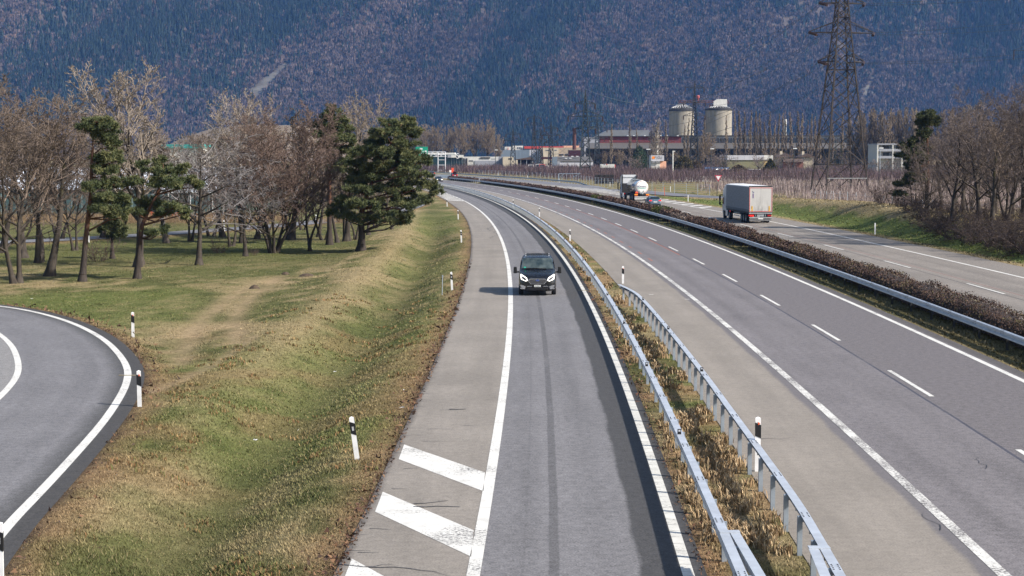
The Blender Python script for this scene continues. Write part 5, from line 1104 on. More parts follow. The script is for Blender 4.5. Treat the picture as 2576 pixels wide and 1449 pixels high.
# car showroom, dark glass under white fascia boxes
b = Bld('showroom', 780, A(300, 0)[0], 'dark glass showroom with white fascia boxes beside the white hall')
b.box('glass_front', DKGL, A(250, 0)[0], A(1085, 0)[0], Yp(345), Yp(640), 0, 18, ground=True)
b.box('roof_slab', WH, A(250, 0)[0], A(905, 0)[0], Yp(300), Yp(343), 1, 17)
for xa, xb, mt in ((735, 818, MGREY), (822, 940, WH), (995, 1110, WH)): b.box('fascia_box', mt, A(xa, 0)[0], A(xb, 0)[0], Yp(352), Yp(415), -.9, .6)
o = b.box('dark_sign', BLACKP, A(942, 0)[0], A(992, 0)[0], Yp(350), Yp(415), -.95, .5); lettering('S', 3.4, WHITEP, o, (b.sz(A(966, 0)[0], 0, 0, 0)[0], -1.0, far(0, Yp(383), 780)[2]), (math.pi / 2, 0, 0))
b.box('red_sign', MARD, A(455, 0)[0], A(545, 0)[0], Yp(350), Yp(385), -.3, .3)
for k in range(5): b.box('mullion', GREYM, A(825 + k * 60, 0)[0], A(829 + k * 60, 0)[0], Yp(416), Yp(640), -.2, .05)
# white hall
b = Bld('white_hall', 800, A(1200, 0)[0], 'long low white commercial hall with grey shutters and a dark roof sign')
w_ = b.box('wall', WH, A(1088, 0)[0], A(1943, 0)[0], Yp(395), Yp(640), 0, 20, ground=True)
b.box('shutter_wall', MGREY, A(1375, 0)[0], A(1940, 0)[0], Yp(486), Yp(640), -.3, .1, ground=True)
b.box('side_block', MGREY, A(1945, 0)[0], A(2034, 0)[0], Yp(396), Yp(640), -.1, 18, ground=True)
b.wins([(A(1240 + 27 * k, 0)[0], A(1264 + 27 * k, 0)[0], Yp(470), Yp(514)) for k in range(4)], w_)
o = b.box('roof_sign', DARKW, A(1508, 0)[0], A(1740, 0)[0], Yp(405), Yp(433), -.35, .1); b.box('lettering_band', simple('grey_lettering', (.2, .2, .2), .6, var=.6, scale=.8), A(1765, 0)[0], A(1870, 0)[0], Yp(440), Yp(458), -.06, .05)
for xa in (1100, 1165): b.box('dark_column', DARKW, A(xa, 0)[0], A(xa + 38, 0)[0], Yp(430), Yp(640), -.3, .1, ground=True)
b = Bld('beige_shed', 790, A(2035, 0)[0], 'beige clad shed next to the white hall, with dark lettering')
w_ = b.box('wall', CREAM, A(2036, 0)[0], A(2390, 0)[0], Yp(476), Yp(660), 0, 16, ground=True); b.box('tall_wall', CREAM, A(2036, 0)[0], A(2288, 0)[0], Yp(396), Yp(478), .02, 15.9)
b.box('lettering_band', simple('black_lettering', (.02, .02, .025), .6, var=.3), A(2165, 0)[0], A(2255, 0)[0], Yp(432), Yp(462), -.06, .03); b.box('door', WINB, A(2335, 0)[0], A(2368, 0)[0], Yp(572), Yp(650), -.08, .06, w_)
# industrial estate behind
b = Bld('blue_grey_shed', 980, Bq(130), 'blue grey industrial shed behind the beige shed')
b.box('wall', BLUEG, Bq(60), Bq(733), Yp(236), Yp(420), 0, 30, ground=True); b.box('light_end', LGREY, Bq(735), Bq(965), Yp(232), Yp(420), .4, 30, ground=True)
b = Bld('white_house_block', 1060, Bq(340), 'white flat roofed block with dark windows above the blue grey shed')
w_ = b.box('wall', WH, Bq(342), Bq(584), Yp(136), Yp(300), 0, 14, ground=True); b.wins([(Bq(440 + 38 * k), Bq(474 + 38 * k), Yp(165), Yp(215)) for k in range(3)], w_); b.box('low_wing', WH, Bq(150), Bq(342), Yp(160), Yp(300), .5, 12, ground=True); b.box('red_post', REDF, Bq(225), Bq(236), Yp(178), Yp(236), -.2, .3)
b = Bld('red_fascia_store', 1050, Bq(610), 'long store with bright red fascia ending in a peach strip')
b.box('wall', BLUEG, Bq(612), Bq(1540), Yp(205), Yp(330), .5, 30, ground=True); b.box('red_fascia', REDF, Bq(610), Bq(1540), Yp(148), Yp(206), 0, 28); b.box('peach_fascia', PEACH, Bq(1541), Bq(1905), Yp(136), Yp(178), -.1, 27)
b = Bld('tan_factory', 960, Bq(1040), 'tan industrial building with cream stair blocks and small windows')
w_ = b.box('wall', TAN, Bq(1000), Bq(1960), Yp(180), Yp(420), 2, 40, ground=True)
for xa, xb in ((1042, 1205), (1250, 1418)):
    q = b.box('stair_block', CREAM, Bq(xa), Bq(xb), Yp(205), Yp(420), 0, 6, ground=True)
    b.wins([(Bq(xa + 68), Bq(xb - 14 - (0 if xa < 1100 else 20)), Yp(226), Yp(254))], q)
q = b.box('window', WINB, Bq(1425), Bq(1540), Yp(332), Yp(368), 1.85, 2.1, w_); q = b.box('window', WINB, Bq(1570), Bq(1655), Yp(332), Yp(368), 1.85, 2.1, w_)
b = Bld('maroon_cube', 930, Bq(1660), 'dark maroon cubic plant building with a flat edge'); b.box('wall', MARD, Bq(1662), Bq(1960), Yp(240), Yp(430), 0, 14, ground=True); b.box('parapet', TAN, Bq(1658), Bq(1830), Yp(232), Yp(242), -.2, 14.2)
X, Y_, Z = far(1445, 322, 940); o = MB().tube((0, 0, -.1), (0, 0, Z), 1.15, .95, 14).tube((0, 0, Z - .6), (0, 0, Z), 1.1, 1.15, 14).build('chimney', simple('rusty_chimney', (.075, .03, .028), .8, var=.3, scale=.3)); o.location = (X, 940, 0); tag(o, 'tall thin rust brown chimney above the maroon cube', 'chimney')
b = Bld('open_shelter', 800, Bq(370), 'low shelter with grey brown gabled roof beside the beige shed')
x0, x1, z0, z1 = b.sz(Bq(365), Bq(860), Yp(402), Yp(465))
part(b.t, 'roof', RTILE, lambda mb: mb.prism([(x0, z0), (x0 + (x1 - x0) * .8, z1), (x1, z0)], 0, 9, 'y')); part(b.t, 'dark_back_panel', DARKW, lambda mb: mb.box(((x0 + x1) / 2, 7, z0 / 2), ((x1 - x0) * .92, .3, z0)))
for k in range(4): part(b.t, 'pillar', GREYM, lambda mb: mb.box((x0 + (x1 - x0) * (.05 + .28 * k), .5, z0 / 2), (.25, .25, z0)))
b = Bld('grey_warehouse', 760, Bq(1390), 'light grey flat warehouse behind the lattice pylon')
b.box('wall', LGREY, Bq(1452), Bq(2235), Yp(492), Yp(680), 0, 25, ground=True); x0, x1, z0, z1 = b.sz(Bq(1365), Bq(2235), Yp(392), Yp(492)); part(b.t, 'roof', ROOFG, lambda mb: mb.add([(x0, -.3, z0), (x1, -.3, z0), (x1, 26, z1), (x0, 26, z1), (x0, -.3, z0 - .3), (x1, -.3, z0 - .3), (x1, 26, z1 - .3), (x0, 26, z1 - .3)], [(0, 1, 2, 3), (4, 5, 6, 7), (0, 1, 5, 4), (1, 2, 6, 5), (2, 3, 7, 6), (3, 0, 4, 7)]))
b.box('blue_grey_tower', BLUEG, Bq(1272), Bq(1385), Yp(400), Yp(680), -1, 8, ground=True); b.box('lean_to', MGREY, Bq(1388), Bq(1450), Yp(500), Yp(680), -1, 5, ground=True)
for k, xx in enumerate((1520, 1680, 1740, 1580, 1860)): b.box('roof_light', WHITEP, Bq(xx), Bq(xx + 55), Yp(378 + 48 * (k % 2)), Yp(392 + 48 * (k % 2)), 12 - 6 * (k % 2), 15 - 6 * (k % 2))
b = Bld('maroon_canopy', 790, Bq(1015), 'dark maroon flat canopy between the vans and the grey warehouse'); b.box('canopy', MARD, Bq(1015), Bq(1268), Yp(402), Yp(452), 0, 9)
for k in range(3): b.box('pillar', GREYM, Bq(1022 + 118 * k), Bq(1026 + 118 * k), Yp(452), Yp(660), .3, .7, ground=True)
# cement works
CX = lambda cx: 1494.1 + cx * .10667
CY = lambda cy: 326.3 + cy * .10667
b = Bld('cement_works', 880, CX(180), 'long factory with maroon upper storey and strip of broken windows below the silos')
b.box('lower_wall', DARKW, CX(-130), 2345, CY(430), CY(800), 8, 30, ground=True)
x0, x1, z0, z1 = b.sz(CX(-140), 2345, CY(305), CY(432)); part(b.t, 'roof', ROOFG, lambda mb: mb.add([(x0, 0, z0), (x1, 0, z0), (x1, 16, z1), (x0, 16, z1), (x0, 0, z0 - .5), (x1, 0, z0 - .5), (x1, 16, z1 - .5), (x0, 16, z1 - .5)], [(0, 1, 2, 3), (4, 5, 6, 7), (0, 1, 5, 4), (1, 2, 6, 5), (2, 3, 7, 6), (3, 0, 4, 7)]))
b.box('maroon_storey', MAROON, CX(180), CX(2130), CY(152), CY(312), 16, 30); b.box('eave', DARKW, CX(150), CX(2150), CY(140), CY(153), 15, 31)
u_ = b.box('window_storey', simple('grimy_white', (.26, .26, .26), .8, var=.4, scale=.15), CX(2135), 2345, 341.5, 358.5, 16, 30); b.box('eave', DARKW, CX(2130), 2345, 339.5, 342, 15.5, 31)
k = 0; xx = CX(2160)
rn = random.Random(3)
while xx < 2335:
    wdt = rn.uniform(2, 8); b.box('window', WINB if rn.random() < .6 else DARKW, xx, xx + wdt, 345.5 + rn.uniform(0, 1.2), 358.8, 15.75, 16.05, u_); xx += wdt + rn.uniform(1.0, 2.6)
xx = CX(-100)
while xx < 2335: wdt = rn.uniform(2, 7); b.box('bay', simple('bay_grey', (.12, .12, .11), .8, var=.4), xx, xx + .8, CY(432), CY(800), 7.6, 8.05, ground=True); xx += rn.uniform(6, 11)
for xx in (840, 990, 1255, 1525, 1640, 1785, 2050): b.box('roof_vent', WHITEP, CX(xx), CX(xx + 38), CY(122), CY(140), 20, 23)
b = Bld('grey_roofed_hall', 1050, CX(-90), 'wide grey roofed hall seen through steam left of the silos')
b.box('wall', MGREY, 1470, 1632, 345, 380, 2, 40, ground=True); x0, x1, z0, z1 = b.sz(1494, 1634, 327, 346); part(b.t, 'roof', simple('hazy_grey_roof', (.17, .18, .20), .8, var=.2, scale=.1), lambda mb: mb.prism([(x0, z0), (x0 + 9, z1), (x1, z1), (x1, z0)], 1.5, 41, 'y'))  # the pale veil of steam is put into the grey roof colour
# silos
SX = lambda cx: (1940 + cx / 9.058) * .8587
SY = lambda cy: (260 + cy / 9.058) * .8587
def silo(xa, xb, ye, yt, label):
    Ys = 950; a = far(SX(xa), 300, Ys)[0]; c = far(SX(xb), 300, Ys)[0]; r = (c - a) / 2; ze = far(0, SY(ye), Ys)[2]; zt = far(0, SY(yt), Ys)[2]
    t = empty('silo', ((a + c) / 2, Ys + r, 0), 0, label, 'silo', 'concrete silos of the cement works')
    part(t, 'wall', CONCR, lambda mb: mb.lathe([(r, -.2), (r, ze)], 48), 0, True); part(t, 'rim', DARKW, lambda mb: mb.lathe([(r, ze - .5), (r + .25, ze - .5), (r + .25, ze + .5), (r - .3, ze + .6)], 48))
    rf = part(t, 'roof', DARKW, lambda mb: mb.lathe([(r + .1, ze + .5), (r * .30, zt), (.01, zt + .2)], 48))
    part(rf, 'snow_rib', WHITEP, lambda mb: [mb.tube(((r * .85) * math.cos(q), (r * .85) * math.sin(q), ze + .7 + (zt - ze) * .18), ((r * .4) * math.cos(q), (r * .4) * math.sin(q), zt - .3), .12, n=4) for q in np.arange(3.4, 6.2, .27)])
    return t, r, ze, zt
s1, r1, ze1, zt1 = silo(212, 880, 565, 400, 'left concrete silo with stained wall and dark conical roof')
s2, r2, ze2, zt2 = silo(1185, 1893, 545, 430, 'right concrete silo carrying a white box on its dark roof')
hb = far(SX(1500), SY(270), 950); part(s2, 'roof_box', WH, lambda mb: mb.prism([(-3.2, zt2 - 1.5), (-3.2, hb[2] - 1.2), (-1.2, hb[2]), (4.2, hb[2]), (4.4, zt2 - 1.5)], -3, 3, 'y'))
part(s1, 'conveyor', simple('rusty_conveyor', (.16, .06, .05), .8, var=.3, scale=.4), lambda mb: [mb.box((12, -1.5, zt1 + .8 + k * 1.0), (28, 1.6, .25)) for k in (0, 1)] + [mb.box((q, -1.5, zt1 + 1.3), (.2, 1.6, 1.2)) for q in np.arange(-1, 26, 2)] + [mb.tube((15.5, -1.5, -.1), (15.5, -1.5, zt1), .3, n=6), mb.tube((20.0, -1.5, 10), (17, -1.5, zt1), .25, n=6)])
part(s1, 'red_hopper', simple('red_hopper_paint', (.42, .10, .09), .6, var=.25, scale=.3), lambda mb: mb.lathe([(.4, 0), (.55, 1.2), (.95, 1.7), (1.0, 2.6), (.6, 3.0), (.01, 3.1)], 14, (far(SX(975), 300, 950)[0] - s1.location.x, -1.5, far(0, SY(310), 950)[2])))
for cx, cy0, cy1, l in ((1497, -30, 330, 'slim pale flue rising in front of the maroon storey'),):
    X, Y_, Z = far(CX(cx), CY(cy0) - 2, 870); o = MB().tube((0, 0, 0), (0, 0, Z), .55, .5, 10).build('flue', WH); o.location = (X, 870, 0); tag(o, l, 'chimney')
X, Y_, Z = far(1975.5, 300, 900); o = MB().tube((0, 0, 0), (0, 0, Z), .75, .7, 10).build('flue', WH); o.location = (X, 900, 0); tag(o, 'slim white flue among the poplars right of the silos', 'chimney')
# small white office with lettering
b = Bld('white_office', 640, CX(1345), 'small white office with letters on its blank upper wall')
w_ = b.box('wall', WH, CX(1347), CX(1560), CY(735), CY(900), .6, 9, ground=True); b.box('upper_wall', LGREY, CX(1345), CX(1655), CY(605), CY(738), 0, 9)
for xx, ch in ((1445, 'F'), (1488, 'I'), (1533, 'D'), (1578, 'U')): lettering(ch, 1.3, INK, b.t, (far(CX(xx), 400, 640)[0] - b.X0, -.02, far(0, CY(662), 640)[2]), (math.pi / 2, 0, 0))
xq, _, zq = far(CX(1402), CY(660), 640); part(b.t, 'sun_logo', AMBER, lambda mb: mb.prism([(xq - b.X0 + .55 * math.cos(q), zq + .55 * math.sin(q)) for q in np.linspace(0, 6.283, 15)[:-1]], -.05, .0, 'y'))
b.wins([(CX(1368 + 37 * k), CX(1398 + 37 * k), CY(735), CY(775)) for k in range(5)], w_); b.box('orange_annex', PEACH, CX(1540), CX(1710), CY(745), CY(900), 1, 8, ground=True)
# olive hall, houses, flats
DX = lambda cx: 1751.7 + cx * .10667
DY = lambda cy: 343.5 + cy * .10667
b = Bld('olive_hall', 600, DX(725), 'flat hall with pale upper band over olive cladding')
b.box('wall', OLIVE, DX(728), DX(1592), DY(552), DY(760), .3, 22, ground=True); b.box('upper_band', LGREY, DX(725), DX(1592), DY(442), DY(553), 0, 22); b.box('end_wall', OCHRE, DX(1594), DX(1808), DY(553), DY(760), .8, 20, ground=True); b.box('end_band', WH, DX(1594), DX(1812), DY(440), DY(553), .5, 20.5)
def house(xa, xb, ye, yr, label, wins, Y=640):
    b = Bld('house', Y, xa, label, 'house', 'houses by the orchard'); w_ = b.box('wall', HOUSE, xa, xb, ye, 424, 0, 9, ground=True); x0, x1, z0, z1 = b.sz(xa, xb, yr, ye)
    r = part(b.t, 'roof', RTILE, lambda mb: mb.prism([(x0 - .8, z0 - .3), ((x0 + x1) / 2, z1), (x1 + .8, z0 - .3), ((x0 + x1) / 2, z1 + .25)][:3], -.8, 9.8, 'y')); part(r, 'chimney', CREAM, lambda mb: mb.box((x0 + (x1 - x0) * .3, 4, z1), (.9, .9, 1.6)))
    b.wins(wins, w_, frame=WHITEP); return b
b = house(DX(1925), DX(2300), 393, 385.5, 'beige house with dark tiled porch behind the conifer', [(DX(2135 + 38 * k), DX(2165 + 38 * k), DY(480), DY(545)) for k in range(2)])
x0, x1, z0, z1 = b.sz(DX(2020), DX(2500), DY(560), DY(600)); part(b.t, 'porch_roof', RTILE, lambda mb: mb.prism([(-4, z0), (-1, z1 + .6), (0, z1 + .6), (0, z0)], x0, x1, 'x')); part(b.t, 'porch_wall', simple('brick_red_wall', (.2, .08, .06), .9), lambda mb: mb.box(((x0 + x1) / 2, -2, z0 / 2), (x1 - x0, .3, z0)))
house(DX(2470), DX(2760), 393, 386, 'beige house with green shutters right of the street lamp', [(DX(2500), DX(2535), DY(480), DY(540)), (DX(2545), DX(2580), DY(480), DY(540)), (DX(2500), DX(2530), DY(600), DY(660))])
EX = lambda cx: 2043.7 + cx * .14818
EY = lambda cy: 300.5 + cy * .14818
b = Bld('apartment_block', 540, EX(1100), 'white three storey apartment block with balconies left of the right wood', 'building')
w_ = b.box('wall', wallmat('pale_flat_wall', (.50, .49, .47)), EX(1104), EX(1850), EY(430), EY(800), 1.6, 14, ground=True); b.box('roof', MGREY, EX(1098), EX(1850), EY(408), EY(431), -.2, 14.5)
for k, yy in enumerate((500, 620)): b.box('balcony', MGREY, EX(1104), EX(1850), EY(yy), EY(yy + 42), -.1, 1.7)
for xx in (1100, 1358, 1515, 1700): b.box('party_wall', WH, EX(xx), EX(xx + 13), EY(430), EY(780), -.15, 1.65, ground=True)
for yy in (442, 560): b.wins([(EX(xa), EX(xb), EY(yy), EY(yy + 58)) for xa, xb in ((1212, 1264), (1270, 1320), (1436, 1472), (1476, 1508), (1592, 1630), (1634, 1668))], b.t, frame=GREYM) if False else [b.box('window', WINB, EX(xa), EX(xb), EY(yy), EY(yy + 58), 1.5, 1.7, w_) for xa, xb in ((1212, 1264), (1270, 1320), (1436, 1472), (1476, 1508), (1592, 1630), (1634, 1668))]
# garden centre on the left, behind the grove
POLY = NT('polycarbonate_roof'); p = POLY.co(); s = POLY.sep(p); POLY.out(POLY.mix(POLY.mr(POLY.math('FRACT', POLY.math('MULTIPLY', s[0], .55)), .0, .08, 1, 0), (.58, .62, .70), (.40, .44, .52)), .35)
GLW = NT('greenhouse_glass'); p = GLW.co(); s = GLW.sep(p); GLW.out(GLW.mix(GLW.mr(GLW.math('FRACT', GLW.math('MULTIPLY', s[0], .8)), .0, .10, 1, 0), GLW.mix(GLW.noise(p, .5, 3), (.025, .05, .055), (.10, .15, .16)), (.30, .36, .37)), .15)
LX = lambda cx: cx * .4148
LY = lambda cy: 128.8 + cy * .4148
b = Bld('garden_centre', 212, 0, 'garden centre greenhouse with pale blue ridged roofs behind the grove', 'greenhouse')
b.box('glass_wall', GLW.m, -70, LX(1480), LY(835), LY(1010), 0, 26, ground=True)
x0, x1, z0, z1 = b.sz(-75, LX(1490), LY(680), LY(838)); m = (z1 - z0)
part(b.t, 'roof', POLY.m, lambda mb: [mb.prism([(k * 9 - .3, z0), (k * 9 + 4.3, z0 + m * .55 + k * m * .12), (k * 9 + 8.6, z0 + k * m * .05)], x0, x1, 'x') for k in range(3)])
g = b.box('gable_wall', GLW.m, LX(1045), LX(1310), LY(850), LY(1005), -2.5, 0, ground=True); xa, xb, za, zb = b.sz(LX(1035), LX(1320), LY(775), LY(855)); xm = (xa + xb) / 2
part(b.t, 'gable_frame', WHITEP, lambda mb: (mb.tube((xa, -2.6, za), (xm, -2.6, zb), .09, n=4), mb.tube((xb, -2.6, za), (xm, -2.6, zb), .09, n=4), [mb.tube((xa + .2 + q * (xb - xa - .4) / 4, -2.6, -.1), (xa + .2 + q * (xb - xa - .4) / 4, -2.6, za), .06, n=4) for q in range(5)], mb.tube((xa, -2.6, za), (xb, -2.6, za), .07, n=4)))
part(b.t, 'gable_roof', POLY.m, lambda mb: mb.prism([(xa, za), (xm, zb - .05), (xb, za)], -2.4, 6, 'y'))
b.box('plinth', WH, LX(880), LX(1400), LY(1000), LY(1022), -3.2, 0, ground=True)
b = Bld('white_tower_block', 275, LX(1020), 'white block with turquoise crown behind the garden centre')
b.box('wall', WH, LX(1030), LX(1238), LY(586), LY(900), 0, 9, ground=True); b.box('turquoise_crown', simple('turquoise_trim', (.04, .24, .23), .5, var=.2), LX(982), LX(1240), LY(565), LY(588), -.4, 9.3); b.box('side_wing', LGREY, LX(880), LX(1020), LY(655), LY(900), .5, 8, ground=True); b.box('wing', WH, LX(1240), LX(1420), LY(665), LY(900), 1, 8, ground=True)
ORN = NT('orange_netting'); ORN.out((.75, .11, .035), .7)
pn = [far(x, 540, Yq) for x, Yq in ((368, 196), (420, 195), (480, 194), (540, 192), (597, 188))]; mb = MB()
VV = []; tops = [1.0, 1.5, .75, 1.0, 2.4]; fx = np.linspace(0, 4, 40)
for q in fx: xx = np.interp(q, range(5), [p_[0] for p_ in pn]); yy = np.interp(q, range(5), [p_[1] for p_ in pn]); hh_ = np.interp(q, range(5), tops) * (.85 + .2 * math.sin(q * 9)); VV += [(xx, yy, .25), (xx, yy + .06, hh_ * .62 + .15), (xx, yy - .06, .3), (xx, yy - .02, hh_ * .62 + .12)]
mb.add(VV, [(4 * i, 4 * i + 4, 4 * i + 5, 4 * i + 1) for i in range(39)] + [(4 * i + 2, 4 * i + 6, 4 * i + 7, 4 * i + 3) for i in range(39)]); o = mb.build('safety_netting', ORN.m); tag(o, 'bright orange safety netting strung in front of the greenhouse', 'netting')
# white fence band and concrete bank by the orchard
b = Bld('concrete_wall', 470, CX(1900), 'low white concrete wall between the orchards', 'wall'); x0, x1, z0, z1 = b.sz(CX(1905), DX(840), CY(1066), CY(1140)); part(b.t, 'wall_face', WH, lambda mb: mb.prism([(x0, -.3), (x0, .2), (x0 + 5, 1.5), (x0 + 30, 1.45), (x1, 1.0), (x1, -.3)], 0, 1.2, 'y'))
# trailers and vehicles parked by the warehouse, small in the distance
def far_van(px, Y, wd, h, mat, label, name='parked_van', length=5, group=None, cat='van'):
    X, _, _ = far(px, 400, Y); t = empty(name, (X, Y, 0), 0, label, cat, group)
    part(t, 'body', mat, lambda mb: mb.prism([(0, .35), (0, .95), (.9, 1.05 if h > 1.7 else .9), (1.7 if h > 1.7 else 1.5, h), (length - .15, h), (length, .4)], -wd / 2, wd / 2, 'x'), .06)
    part(t, 'windscreen', WINB, lambda mb: mb.add([(-wd * .4, 1.0, 1.15 if h > 1.7 else .98), (wd * .4, 1.0, 1.15 if h > 1.7 else .98), (wd * .36, 1.6, h - .15), (-wd * .36, 1.6, h - .15)], [(0, 1, 2, 3)])).location = (0, -.12, .03)
    part(t, 'wheels', RUB, lambda mb: [mb.tube((sx * wd * .32, yy, .33), (sx * wd * .5, yy, .33), .33, n=12) for sx in (-1, 1) for yy in (1.0, length - 1)]); return t
for px, wd, h, mt, l in ((1321, 2.0, 1.5, GREYM, 'grey parked car, leftmost of the row below the shelter'), (1326, 2.0, 2.2, WH, 'white parked van left of the taller white van'), (1336, 2.4, 3.1, WH, 'tall white box van in the parking row'), (1347, 2.1, 2.6, WH, 'white van behind the pylon in the parking row'), (1355, 2.4, 3.4, WH, 'white lorry cab beside the red truck'), (1375, 2.2, 2.8, WH, 'white van right of the red truck'), (1386, 2.2, 2.2, WH, 'white van at the right end of the parking row'), (1343, 1.9, 1.5, INK, 'dark parked car in front of the white vans'), (1313, 1.9, 1.5, simple('car_blue', (.05, .08, .14), .3), 'blue parked car beside the beige shed')):
    far_van(px, 700 if h < 2 else 715, wd, h, mt, l, 'parked_car' if h < 2 else 'parked_van', 4.2 if h < 2 else 5.5, 'vehicles parked by the industrial estate', 'car' if h < 2 else 'van')
t = far_van(1364.3, 705, 2.4, 3.4, REDF, 'red truck cab parked among white vans', 'parked_truck', 6, 'vehicles parked by the industrial estate', 'truck')
b = Bld('box_trailer', 620, CX(150), 'long white parked trailer with red end beside the pylon', 'trailer'); b.box('box', WH, CX(152), CX(488), CY(812), CY(905), 0, 2.5); b.box('red_end', REDF, CX(489), CX(512), CY(825), CY(905), .1, 2.4); b.box('blue_disc', BLUEM, CX(230), CX(252), CY(812), CY(832), -.05, .02); b.box('red_disc', REDF, CX(290), CX(318), CY(806), CY(830), -.06, .02); b.box('chassis', CHAS, CX(160), CX(480), CY(905), CY(925), .2, 2.3, ground=True)
for px, l in ((DX(200), 'silver tank trailer parked by the street lamp, left of two'), (DX(390), 'silver tank trailer with white cab by the olive hall, right of two')):
    X, _, _ = far(px, 400, 575); t = empty('tank_trailer', (X, 575, 0), 0, l, 'trailer', 'parked tank trailers'); L = 5.4; part(t, 'tank', POL, lambda mb: mb.tube((0, 0, 2.1), (L, 0, 2.1), 1.05, n=20), 0, True); part(t, 'chassis', CHAS, lambda mb: mb.box((L / 2, 0, .8), (L, 1.8, .4)))
for k, px in enumerate((DX(1345), DX(1430), DX(1515), DX(1600))): far_van(px, 572, 2.2, 2.5, WH, ('white van, leftmost of the row by the olive hall', 'second white van in front of the olive hall', 'third white van in front of the olive hall', 'white van nearest the dark conifer')[k], group='white vans by the olive hall')
far_van(DX(690), 572, 2.4, 2.4, AMBER, 'orange lorry parked left of the olive hall', 'parked_truck', 6, None, 'truck'); far_van(DX(815), 572, 2.2, 2.3, WH, 'white van beside the orange lorry', group='white vans by the olive hall')
# stacked black crates by the pylon
b = Bld('crate_stack', 430, CX(20), 'dark stacks of fruit crates at the foot of the lattice pylon', 'crates'); x0, x1, z0, z1 = b.sz(CX(10), CX(480), CY(1022), CY(1140))
rn = random.Random(5); part(b.t, 'crates', simple('black_crate', (.022, .02, .02), .8, var=.5), lambda mb: [mb.box((x0 + .6 + 1.25 * k, rn.uniform(-.2, .2), .42 + .78 * j), (1.12, 1.1, .70), rn.uniform(-.05, .05)) for k in range(int((x1 - x0) / 1.25)) for j in range(rn.choice((2, 3, 3)))])

# ------------------------------------------------------------------ pylons, wires, lamps, sign, gantry, fence
RUST = simple('rusty_steel', (.040, .032, .028), .8, .2, var=.45, scale=.8); GALV = simple('dull_galvanised', (.040, .048, .05), .6, .3, var=.3, scale=.5); DRK = simple('dark_lattice', (.028, .03, .032), .7, .2, var=.3, scale=.5); INSU = simple('brown_insulator', (.035, .018, .016), .4, var=.2)
def pylon(loc, H, wb, wt, zt, arms, mat, label, r=.09, n1=9, waist=None, rz=.0, name='pylon', big=False):
    """square lattice mast: arms = (height, half span)"""
    t = empty(name, (*loc, 0), rz, label, 'pylon', 'lattice electricity pylons'); half = lambda z: (wb + (wt - wb) * min(1, z / zt)) / 2 if z < zt else max(.05, wt / 2 * (1 - (z - zt) / (H - zt + .01)))
    zs = [0]
    st = max(wb * .95, .8)
    while zs[-1] < H - .6: zs.append(min(H, zs[-1] + max(half(zs[-1]) * (1.5 if big else 1.9), .9)))
    cor = ((-1, -1), (1, -1), (1, 1), (-1, 1))
    part(t, 'legs', mat, lambda mb: [mb.tube((c[0] * half(a), c[1] * half(a), a), (c[0] * half(b_), c[1] * half(b_), b_), r * (1.25 if a < H * .5 else .9), n=4) for a, b_ in zip(zs[:-1], zs[1:]) for c in cor])
    def brace(mb):
        for q, (a, b_) in enumerate(zip(zs[:-1], zs[1:])):
            for k in range(4):
                c, d = cor[k], cor[(k + 1) % 4]; h0, h1 = half(a), half(b_)
                mb.tube((c[0] * h0, c[1] * h0, a), (d[0] * h1, d[1] * h1, b_), r * .68, n=3); mb.tube((d[0] * h0, d[1] * h0, a), (c[0] * h1, c[1] * h1, b_), r * .68, n=3)
                if q % (4 if big else 3) == 1: mb.tube((c[0] * h0, c[1] * h0, a), (d[0] * h0, d[1] * h0, a), r * .6, n=3)
    part(t, 'bracing', mat, brace)
    tips = []
    for (z, sp) in arms:
        def arm(mb):
            h = half(z)
            for s in (-1, 1):
                for c in (-1, 1):
                    mb.tube((s * h, c * h, z), (s * sp, 0, z), r * .75, n=4); mb.tube((s * half(z + sp * .32), c * half(z + sp * .32), z + sp * .32), (s * sp, 0, z + .1), r * .65, n=4)
                for k in (.3, .55, .78): mb.tube((s * (h + (sp - h) * k), 0, z), (s * (h + (sp - h) * k), 0, z + sp * .32 * (1 - k)), r * .4, n=3)
        a_ = part(t, 'cross_arm', mat, arm)
        part(a_, 'insulators', INSU, lambda mb: [mb.tube((s * (sp - .1), 0, z), (s * (sp - .9), -1.5, z - .5), r * 2.0, r * 2.0, n=6) for s in (-1, 1)] if big else [mb.tube((s * sp, 0, z), (s * sp, 0, z - 1.6), r * 1.2, n=5) for s in (-1, 1)])
        for s in (-1, 1): tips.append((loc[0] + s * sp * math.cos(rz), loc[1] + s * sp * math.sin(rz), z - (.3 if big else 1.6)))
    return t, tips
PX, PY_ = far(2111, 490, 290)[:2]; zz = lambda y, Y: CAMH + (YH - y) * Y / FD
pyl, tipsA = pylon((PX, PY_), 45, 7.6, 2.05, 30, [(zz(13, 290), 4.1), (zz(86, 290), 5.85), (zz(158, 290), 4.15)], RUST, 'huge rusty lattice pylon with three cross arms rising out of the frame', .128, big=True, rz=.18)
part(pyl, 'platform', simple('pale_steel', (.22, .23, .24), .6, .3), lambda mb: mb.box((0, -3.55, 3.4), (7.0, .12, .13)))
P2 = far(1472, 440, 540)[:2]; p2, tipsB = pylon(P2, zz(225, 540), 3.6, 1.15, 21, [(zz(262.5, 540), 3.1), (zz(293.5, 540), 5.4), (zz(324.7, 540), 3.2)], GALV, 'grey green lattice pylon standing at the orchard edge', .20, rz=-.05)
def far_pylon(px, Y, yt, arms, label, mat=DRK, wb=3.0, r=.19): return pylon(far(px, 400, Y)[:2], zz(yt, Y), wb, 1.0, zz(yt, Y) * .75, [(zz(a, Y), s) for a, s in arms], mat, label, r)[1]
tC = far_pylon(1502, 800, 287, [(306, 3.6), (325, 4.6), (348, 3.4)], 'dark slim pylon right behind the grey green one', GALV)
tD = far_pylon(1343.5, 760, 287, [(298, 3.0), (315, 4.2)], 'dark thin pylon left of the red fascia store, taller of its pair')
